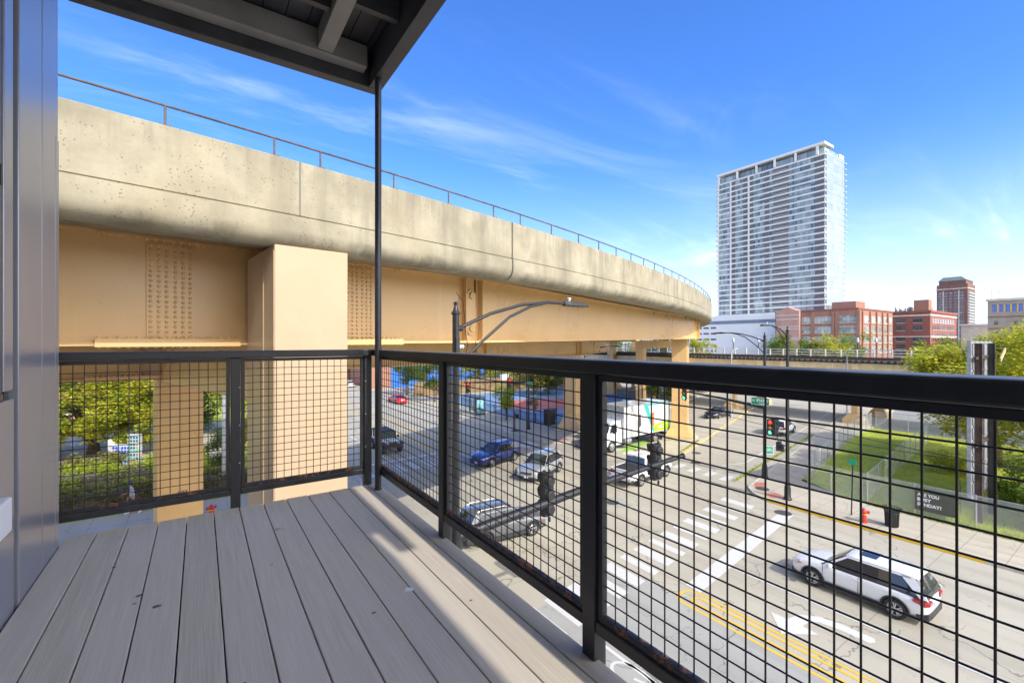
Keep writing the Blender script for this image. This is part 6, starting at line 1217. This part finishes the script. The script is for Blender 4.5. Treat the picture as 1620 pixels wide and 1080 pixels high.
t = thing('house', 'pale house mostly hidden by the big yellow tree', 'house', (-20, 82, 0)); wall_box(t, -36, -12, 76, 90, 0, 8.0, 'brick pink'); m = MB(); m.loft([[(-37, 75.5, 8.0), (-11, 75.5, 8.0), (-11, 75.5, 8.2), (-37, 75.5, 8.2)], [(-37, 83, 12), (-11, 83, 12), (-11, 83, 12.2), (-37, 83, 12.2)], [(-37, 90.5, 8.0), (-11, 90.5, 8.0), (-11, 90.5, 8.2), (-37, 90.5, 8.2)]]); m.build('roof', M['mech'], t, world=True); win_row(t, 'y', 76, [(-34+4*i, -32.4+4*i) for i in range(6)], 4.5, 6.4, 'sash dark', sill='stone'); win_row(t, 'y', 76, [(-34+4*i, -32.4+4*i) for i in range(6)], 1.2, 3.0, 'sash dark', sill='stone')
struct('garden_path', MB().sheet([(-40,46.8),(1.5,45.6),(4.5,66),(-40,66)], 0.098), M['walk'])
# ================================================================ VEGETATION
def leaves(rng, clumps, n, size, flat=0.35):
    """clumps: (centre, radius); returns MB of small folded leaf faces"""
    mb = MB(); V = mb.v; F = mb.f; wts = [c[1]**2 for c in clumps]; tot = sum(wts)
    for (c, r), w_ in zip(clumps, wts):
        k = int(n*w_/tot)
        for _ in range(k):
            d = Vector((rng.gauss(0, 1), rng.gauss(0, 1), rng.gauss(0, 1)*0.8)); l = d.length or 1; d = d/l*r*(rng.random()**0.40)
            p = Vector(c)+d; s = size*(0.6+0.8*rng.random()); a = rng.random()*6.283
            u = Vector((math.cos(a), math.sin(a), rng.gauss(0, flat))).normalized(); t_ = Vector((-math.sin(a), math.cos(a), rng.gauss(0, flat))).normalized(); b = len(V)
            q = p+u*s; m1 = p+u*s*0.5+t_*s*0.30; m2 = p+u*s*0.5-t_*s*0.30+Vector((0, 0, s*0.12))
            V += [tuple(p), tuple(m1), tuple(q), tuple(m2)]; F += [(b, b+1, b+2, b+3)]
    return mb
def crown_clumps(rng, ells, per, rr):
    out = []
    for (cx, cy, cz, rx, ry, rz) in ells:
        for _ in range(per):
            d = Vector((rng.gauss(0, 1), rng.gauss(0, 1), rng.gauss(0, 1))).normalized(); k = 0.45+0.6*rng.random()**0.6
            out.append((Vector((cx+d.x*rx*k, cy+d.y*ry*k, cz+d.z*rz*k)), rr*(0.55+0.9*rng.random())))
    return out
def fastmesh(mb, name):
    me = bpy.data.meshes.new(name); me.from_pydata(mb.v, [], mb.f); return me
def tree(label, loc, ells, per, rr, n, size, mat, seed, trunk=(0.22, 3.0), group=None, name='tree', limbs=7, cat='tree'):
    rng = random.Random(seed); t = thing(name, label, cat, (loc[0], loc[1], loc[2] if len(loc) > 2 else 0), 0, group); cl_ = crown_clumps(rng, ells, per, rr)
    if trunk:
        r, h = trunk; m = MB(); cx = sum(e[0] for e in ells)/len(ells); cy = sum(e[1] for e in ells)/len(ells); cz = sum(e[2] for e in ells)/len(ells)
        m.tube([(0, 0, -0.1), (0.03, 0.0, h*0.35), (cx*0.25, cy*0.25, h*0.8), (cx*0.6, cy*0.6, h+(cz-h)*0.5), (cx, cy, cz+0.5)], [r*1.3, r, r*0.9, r*0.6, r*0.15], 9)
        for (c, q) in rng.sample(cl_, min(limbs*2, len(cl_))):
            k = 0.5+0.4*rng.random(); s = Vector((cx*0.3*k, cy*0.3*k, h*(0.75+0.5*rng.random()))); mid = s.lerp(c, 0.5)+Vector((rng.gauss(0, .2), rng.gauss(0, .2), 0.25)); m.tube([s, mid, c], [r*0.42, r*0.26, r*0.06], 6)
        m.build('trunk', M['bark'], t, smooth=True)
    lf = leaves(rng, cl_, n, size); me = fastmesh(lf, 'crown'); me.materials.append(M[mat]); o = bpy.data.objects.new('crown', me); COL.objects.link(o); o.parent = t
    return t
# right hand trees behind the billboard
tree('big yellow green tree with orange tips behind the billboard at the right edge', (43.5, 2.5), [(0, 0.5, 7.8, 4.6, 4.2, 3.2), (1.5, 5.2, 5.8, 3.6, 2.9, 2.6), (0.5, -5, 8.0, 4, 4, 3.8), (-2.8, -1.2, 4.6, 2.6, 3, 2.4)], 52, 0.95, 38000, 0.26, 'leaf autumn', 11, (0.3, 3.2))
tree('yellow green tree spreading left of the billboard, in front of the old track', (52, 8.0), [(0, 0.8, 7.6, 3.6, 4.2, 2.7), (2, 3.6, 6.6, 3.2, 2.6, 2.3), (-1, -2, 8.3, 3.2, 3, 2.6)], 52, 0.95, 26000, 0.28, 'leaf autumn', 12, (0.26, 3.6))
tree('tall green tree rising behind the billboard top', (55, 2.5), [(0, 0, 9.0, 4, 4, 3.0), (1, -4, 8.6, 4, 4, 3.2)], 40, 1.1, 18000, 0.3, 'leaf yellow', 13, (0.28, 4))
for i, (x, y, r, h, n, mt, lab) in enumerate(((36.8, 4.2, 1.7, 1.7, 5200, 'leaf green', 'leafy bush behind the fence at the foot of the right billboard post'), (37.5, 0.6, 2.1, 2.4, 6500, 'leaf yellow', 'bright bush behind the fence at the right edge'), (39.8, 5.0, 1.8, 2.6, 5000, 'leaf green', 'tall bush just behind the billboard panel'), (46.8, 9.6, 1.4, 1.5, 2600, 'leaf yellow', 'small bush on the lawn by the dividing fence'), (36.2, -3.4, 2.0, 1.8, 5000, 'leaf green', 'low bush behind the fence, nearest the viewer'))):
    tree(lab, (x, y, 0.1), [(0, 0, h*0.55, r, r, h*0.55)], 26, 0.5, n, 0.17, mt, 30+i, None, name='bush', cat='bush')
# trees behind the old track
for i, (px, d, w_, top, mt) in enumerate(((1232, 100, 3.2, 1.3, 'leaf green'), (1322, 98, 4.2, 2.0, 'leaf yellow'), (1352, 100, 3.0, 1.4, 'leaf green'), (1110, 96, 2.6, 0.8, 'leaf yellow'), (1478, 92, 4.0, 0.5, 'leaf green'), (990, 118, 5.0, 2.5, 'leaf green'), (1040, 122, 4.5, 2.2, 'leaf dark'), (1268, 104, 2.6, 0.2, 'leaf green'))):
    x, y = at(px, d); H_ = CAMZ+top
    tree(('small green tree behind the track fence by the pink stair bay', 'yellowish tree behind the track fence before the orange brick block', 'green tree right behind the yellowish one at the track fence', 'small autumn coloured tree before the white block', 'green tree at the right end of the track fence', 'broad green tree under the end of the high railway', 'dark tree between the far tan columns', 'low green shrub tree left of the yellowish one')[i], (x, y), [(0, 0, H_-2.2, w_, w_, 2.4), (0.5, 0.8, H_-4.4, w_*0.9, w_*0.9, 2.4)], 16, 1.0, 2600, 0.5, mt, 50+i, (0.2, 4), group='trees behind the old track')
# trees at the back of the court
lab_ = ('pale green tree at the left end of the board fence', 'yellow green tree behind the board fence, above the bus shelter', 'yellowish tree behind the middle of the board fence', 'dark evergreen in front of the board fence', 'olive tree behind the right end of the board fence', 'green tree by the court, left of the ochre column', 'bushy green tree right of the white truck', 'dense tree further right behind the truck', 'mixed tree at the far right of the court', 'dull green tree just behind the truck roof')
for i, (px, d, w_, H_, mt, zc_) in enumerate(((755, 96, 4.2, 8.0, 'leaf yellow', 4), (782, 98, 4.6, 8.5, 'leaf yellow', 4), (820, 96, 4.6, 8.5, 'leaf yellow', 4), (868, 86, 3.8, 8.6, 'leaf dark', 4), (900, 97, 4.0, 8.8, 'leaf yellow', 4), (845, 84, 2.6, 7.0, 'leaf brown', 3.5), (1040, 78, 3.6, 6.0, 'leaf green', 3), (1062, 84, 4.0, 6.5, 'leaf dark', 3), (1105, 90, 4.4, 6.0, 'leaf green', 3), (1018, 92, 3.2, 5.5, 'leaf yellow', 3))):
    x, y = at(px, d); tree(lab_[i], (x, y), [(0, 0, H_-zc_*0.75, w_, w_, zc_*0.8), (0.6, -0.5, H_*0.42, w_*0.95, w_*0.95, zc_*0.7)], 18, 0.9, 4200, 0.40, mt, 70+i, (0.2, 3), group='trees behind the sports court')
for i, (px, d, H_, w_, lab) in enumerate(((644, 83, 6.8, 2.3, 'street tree before the blue shed, left of the pair'), (688, 74, 7.2, 2.5, 'street tree before the blue shed, right of the pair'), (668, 92, 6.0, 2.2, 'third street tree further back against the blue shed'))):
    x, y = at(px, d); tree(lab, (x, y, KH), [(0, 0, H_*0.66, w_, w_, H_*0.32)], 26, 0.75, 4200, 0.30, 'leaf green', 90+i, (0.12, 2.2), group='street trees before the blue shed')
x, y = at(812, 59); tree('small lime green tree on the footpath next to the bus shelter', (31.4, 47.2, KH), [(0, 0, 2.9, 1.35, 1.35, 1.5)], 26, 0.5, 4200, 0.2, 'leaf lime', 95, (0.07, 1.4))
tree('thin sapling beside the far signal pole', (33.6, 44.2, KH), [(0, 0, 2.6, 0.5, 0.5, 1.2)], 10, 0.3, 700, 0.16, 'leaf green', 96, (0.04, 1.4))
for i, (px, d, H_, w_) in enumerate(((557, 128, 9, 3.0), (590, 130, 11, 4.0), (548, 112, 7, 2.2))):
    x, y = at(px, d); tree(('yellow tree before the brick shop row', 'green tree above the brick shop row', 'small yellow tree left of the parked cars')[i], (x, y), [(0, 0, H_*0.7, w_, w_, H_*0.3)], 18, 0.9, 2600, 0.42, ('leaf yellow', 'leaf green', 'leaf yellow')[i], 100+i, (0.2, 3))
# garden on the left
tree('large yellow maple filling the view behind the left railing', (-7.8, 54.0), [(0, 0, 5.4, 5.4, 4.6, 3.0), (-6, -1, 4.2, 4.5, 4.0, 3.4), (4.4, 0.5, 5.0, 3.4, 3.6, 2.8), (0, -3.4, 4.2, 6.2, 2.6, 1.9), (-5, -3.2, 2.9, 4.0, 2.6, 1.9), (3.0, -3.6, 3.4, 3.6, 2.2, 1.8), (-2, 1, 8.0, 5.5, 4.5, 2.4), (-10, 0, 5.5, 4, 4, 3.6), (3.5, -1.5, 6.4, 3.4, 3.2, 1.6)], 50, 0.74, 95000, 0.25, 'leaf yellow', 120, (0.42, 2.2), limbs=12)
tree('green tree behind the mosaic sculpture', (-0.6, 60), [(0, 0, 4.8, 3.6, 3.6, 4.2)], 56, 0.8, 12000, 0.27, 'leaf dark', 121, (0.3, 2))
tree('light green tree seen between the two columns of the left bent', (5.6, 52), [(0, 0, 4.8, 2.6, 2.8, 2.6), (1.5, 3, 7.2, 3.2, 3.2, 2.4), (-2.6, 2, 5.6, 2.4, 2.4, 2.6)], 44, 0.7, 13000, 0.25, 'leaf lime', 122, (0.22, 2.6))
tree('dark round shrub beside the garden path, right of the ochre column', (1.5, 43.5), [(0, 0, 1.4, 1.2, 1.2, 1.4)], 34, 0.45, 5200, 0.15, 'leaf dark', 123, None, name='bush', cat='bush')
tree('tall olive shrub behind the grey pole', (3.3, 39.5), [(0, 0, 2.2, 1.2, 1.4, 2.1)], 36, 0.45, 6000, 0.15, 'leaf brown', 124, None, name='bush', cat='bush')
def hedge(label, x0, x1, y0, y1, h, n, mat, seed, wob=0.35, size=0.15, top=None):
    rng = random.Random(seed); t = thing('hedge', label, 'hedge', ((x0+x1)/2, (y0+y1)/2, 0.09)); W_, D_ = (x1-x0)/2, (y1-y0)/2; cl_ = []
    core = MB(); core.loft([[(-W_*0.94, -D_*0.85, z), (W_*0.94, -D_*0.85, z), (W_*0.94, D_*0.85, z), (-W_*0.94, D_*0.85, z)] if z < h*0.5 else [(-W_*0.9, -D_*0.6, z), (W_*0.9, -D_*0.6, z), (W_*0.9, D_*0.6, z), (-W_*0.9, D_*0.6, z)] for z in (0, h*0.45, h*0.82)]); core.build('stems', M['bark'], t)
    k = int(W_*D_*4*2.2)+10
    for _ in range(k):
        x, y = rng.uniform(-W_, W_), rng.uniform(-D_, D_); e = 1-0.35*(abs(y)/D_)**2; cl_.append((Vector((x, y, h*e*(0.35+0.6*rng.random()**0.5))), 0.30+wob*rng.random()))
    lf = leaves(rng, cl_, n, size, 0.6); me = fastmesh(lf, 'foliage'); me.materials.append(M[mat]); o = bpy.data.objects.new('foliage', me); COL.objects.link(o); o.parent = t
hedge('olive brown hedge right behind the iron fence', -20, 4.4, 34.9, 36.2, 1.25, 20000, 'leaf brown', 130)
hedge('rounded lime green hedge in the middle of the garden', -13.5, 0.2, 37.0, 41.4, 1.75, 26000, 'leaf lime', 131, 0.55)
hedge('reddish brown hedge between the lime hedge and the iron fence', -12, 4.0, 36.3, 36.9, 1.1, 9000, 'leaf brown', 132)
hedge('brown hedge below the white parked car', -12.5, -4.6, 41.6, 45.2, 1.6, 13000, 'leaf brown', 133)
hedge('bright yellow hedge right of the mosaic sculpture', -3.4, 0.4, 42.6, 45.4, 1.1, 6000, 'leaf lime', 134)
# grass blades on the lawn
rng = random.Random(9); g = MB()
for _ in range(26000):
    u = rng.random()**1.7; x = 33.7+29*u; y = rng.uniform(-12, min(19.5, 13.5+(x-33.6)*0.19))
    if x < 36 and y > 11.2+(x-33.6)*0.9: continue
    h = 0.07+0.13*rng.random()+(0.18 if (y < 6.5 and rng.random() < 0.35) else 0); a = rng.random()*6.28; w_ = 0.012+0.012*rng.random(); z = 0.10+0.10*noise.noise(Vector((x*0.25, y*0.25, 0))); b = len(g.v); dx, dy = math.cos(a), math.sin(a); lx, ly = rng.gauss(0, 0.05), rng.gauss(0, 0.05)
    g.v += [(x-dx*w_, y-dy*w_, z-0.01), (x+dx*w_, y+dy*w_, z-0.01), (x+lx, y+ly, z+h)]; g.f.append((b, b+1, b+2))
me = fastmesh(g, 'grass'); me.materials.append(M['blade']); o = bpy.data.objects.new('grass', me); COL.objects.link(o); tag(o, kind='stuff', label='green mown grass of the fenced lawn', cat='grass')
rng = random.Random(19); wd = MB()
for _ in range(2600):
    k = rng.random(); x = 33.3-0.25*rng.random() if k < 0.45 else None; y = rng.uniform(-5, 10.5)
    if x is None:
        u = rng.random(); x, y = (31.2+21.8*u, 17.5+4.0*u+0.10+rng.gauss(0, 0.05)) if k < 0.8 else (34.8+5.8*u, 24.5+2.0*u+0.2)
    s = 0.05+0.08*rng.random(); a = rng.random()*6.28; b = len(wd.v); wd.v += [(x-s*math.cos(a)*.3, y-s*math.sin(a)*.3, KH), (x+s*math.cos(a)*.3, y+s*math.sin(a)*.3, KH), (x+rng.gauss(0, .04), y+rng.gauss(0, .04), KH+s*1.6)]; wd.f.append((b, b+1, b+2))
me = fastmesh(wd, 'weeds'); me.materials.append(M['blade']); o = bpy.data.objects.new('weeds', me); COL.objects.link(o); tag(o, kind='stuff', label='weeds growing along the kerbs and the fence foot', cat='weeds')
# ================================================================ PERSON (walking left past the iron fence)
def skin_mb(nodes, edges, sub=2):
    me = bpy.data.meshes.new('sk'); me.from_pydata([n[0] for n in nodes], edges, []); o = bpy.data.objects.new('sk', me); COL.objects.link(o)
    m = o.modifiers.new('skin', 'SKIN'); m.use_smooth_shade = True
    for i, v in enumerate(o.data.skin_vertices[0].data): r = nodes[i][1]; v.radius = r if isinstance(r, tuple) else (r, r); v.use_root = (i == 0)
    if sub: s = o.modifiers.new('s', 'SUBSURF'); s.levels = sub; s.render_levels = sub
    dg = bpy.context.evaluated_depsgraph_get(); dg.update(); m2 = bpy.data.meshes.new_from_object(o.evaluated_get(dg)); r = MB(); r.v = [tuple(v.co) for v in m2.vertices]; r.f = [tuple(p.vertices) for p in m2.polygons]; bpy.data.objects.remove(o); return r
skinm = simple('skin', (0.42, 0.24, 0.16), 0.55, var=0.08); shirt = simple('pale blue shirt', (0.33, 0.42, 0.66), 0.8, scale=14, var=0.25); jeans = simple('dark blue trousers', (0.05, 0.07, 0.13), 0.85, scale=9); hairm = simple('dark hair', (0.02, 0.017, 0.015), 0.7); capm = simple('dark blue cap', (0.03, 0.045, 0.10), 0.7); shoem = simple('pale trainers', (0.45, 0.45, 0.46), 0.6)
pr = thing('person', 'person in a pale blue shirt and dark cap walking along the iron fence', 'person', (-3.2, 33.75, KH), R(180))
# +X forward; right arm reaching ahead, mid-stride
nd = [((0, 0, 0.95), (0.14, 0.11)), ((0.02, 0, 1.12), (0.145, 0.105)), ((0.05, 0, 1.30), (0.17, 0.115)), ((0.07, 0, 1.44), (0.12, 0.09)), ((0.09, 0, 1.53), 0.055), ((0.12, 0, 1.60), 0.075), ((0.13, 0, 1.68), (0.095, 0.085)), ((0.125, 0, 1.76), 0.078)]
ed = [(i, i+1) for i in range(7)]
def limb(start, pts):
    prev = start
    for p, r in pts: nd.append((p, r)); ed.append((prev, len(nd)-1)); prev = len(nd)-1
    return prev
limb(3, [((0.07, -0.19, 1.42), 0.058), ((0.12, -0.23, 1.18), 0.045), ((0.36, -0.20, 1.10), 0.036), ((0.45, -0.19, 1.09), (0.042, 0.022))]); limb(3, [((0.07, 0.19, 1.42), 0.058), ((0.0, 0.25, 1.17), 0.045), ((0.14, 0.25, 0.98), 0.036), ((0.20, 0.245, 0.91), (0.042, 0.022))])
limb(0, [((0.02, -0.10, 0.88), 0.088), ((0.20, -0.10, 0.50), 0.062), ((0.24, -0.10, 0.12), 0.042), ((0.36, -0.10, 0.045), 0.038)]); limb(0, [((-0.02, 0.10, 0.88), 0.088), ((-0.06, 0.10, 0.49), 0.062), ((-0.34, 0.10, 0.18), 0.042), ((-0.28, 0.10, 0.05), 0.038)])
pb = skin_mb(nd, ed)
for (bx0, by0, bz0, dxn, dzn) in ((0.47, -0.19, 1.09, 1.0, -0.1), (0.225, 0.245, 0.88, 0.55, -0.8)):
    for k, ln in enumerate((0.065, 0.078, 0.073, 0.058)):
        y = by0-0.03+0.02*k; pb.tube([(bx0-0.02, y, bz0), (bx0+dxn*ln*0.55, y, bz0+dzn*ln*0.55), (bx0+dxn*ln*0.85+0.0, y, bz0+dzn*ln*0.85-0.025)], [0.010, 0.009, 0.007], 6)
    sg = 1 if by0 < 0 else -1; pb.tube([(bx0-0.05, by0+sg*0.03, bz0), (bx0-0.01, by0+sg*0.058, bz0+0.005), (bx0+dxn*0.03, by0+sg*0.055, bz0+dzn*0.03)], [0.012, 0.010, 0.008], 6)
pb.tube([(0.205, 0, 1.685), (0.238, 0, 1.655), (0.212, 0, 1.645)], [0.010, 0.016, 0.012], 6)
for sg in (1, -1): pb.tube([(0.12, sg*0.085, 1.70), (0.115, sg*0.098, 1.68), (0.125, sg*0.09, 1.645)], [0.012, 0.018, 0.01], 6)
body = pb.build('body', skinm, pr, smooth=True)
fm = MB()
for sg in (1, -1): fm.lathe([(0.012, 0), (0.006, 0.006)], 8, Matrix.Translation((0.205, sg*0.033, 1.695)) @ RXo)
fm.build('eyes', hairm, body); MB().bar((0.212, -0.024, 1.618), (0.212, 0.024, 1.618), 0.01, 0.012).build('mouth', simple('lips', (0.30, 0.12, 0.10), 0.5), body)
hr_ = MB(); hr_.lathe([(0.088, 1.63), (0.103, 1.70), (0.098, 1.77), (0.06, 1.82), (0.01, 1.835)], 16, Matrix.Translation((0.105, 0, 0)), cap=False); hr_.build('hair', hairm, body, smooth=True)
cp = MB(); cp.lathe([(0.110, 1.72), (0.112, 1.76), (0.09, 1.82), (0.05, 1.85), (0.005, 1.86)], 18, Matrix.Translation((0.115, 0, 0))); cp.loft([[(x, -y, z), (x, y, z), (x, y, z+0.012), (x, -y, z+0.012)] for x, y, z in ((0.19, 0.09, 1.725), (0.27, 0.075, 1.715), (0.31, 0.045, 1.705))]); cp.build('cap', capm, pr, smooth='auto')
nd2 = [((0, 0, 0.90), (0.165, 0.135)), ((0.02, 0, 1.12), (0.168, 0.128)), ((0.05, 0, 1.30), (0.19, 0.135)), ((0.07, 0, 1.44), (0.135, 0.105)), ((0.085, 0, 1.505), 0.068)]; ed2 = [(0,1),(1,2),(2,3),(3,4)]
for sg, e in ((-1, (0.105, -0.225, 1.22)), (1, (0.015, 0.245, 1.20))): nd2.append(((0.07, sg*0.19, 1.42), 0.078)); ed2.append((3, len(nd2)-1)); nd2.append((e, 0.064)); ed2.append((len(nd2)-2, len(nd2)-1))
skin_mb(nd2, ed2).build('shirt', shirt, pr, smooth=True)
nd3 = [((0, 0, 0.98), (0.155, 0.125)), ((0, 0, 0.90), (0.15, 0.125)), ((0.03, -0.10, 0.84), 0.105), ((0.20, -0.10, 0.50), 0.080), ((0.24, -0.10, 0.11), 0.066), ((-0.02, 0.10, 0.84), 0.105), ((-0.06, 0.10, 0.49), 0.080), ((-0.335, 0.10, 0.19), 0.066)]; skin_mb(nd3, [(0,1),(1,2),(2,3),(3,4),(1,5),(5,6),(6,7)]).build('trousers', jeans, pr, smooth=True)
for (x, y, z, tilt) in ((0.22, -0.10, 0.0, 0), (-0.36, 0.10, 0.02, 35)):
    s = MB(); s.M = Matrix.Translation((x, y, z)) @ Matrix.Rotation(R(tilt), 4, 'Y'); s.loft([[(xx, -w_, 0), (xx, w_, 0), (xx, w_*0.8, h_), (xx, -w_*0.8, h_)] for xx, w_, h_ in ((-0.09, 0.035, 0.08), (0.0, 0.045, 0.11), (0.10, 0.05, 0.07), (0.19, 0.03, 0.04))]); s.build('shoe', shoem, pr, bevel=0.015)
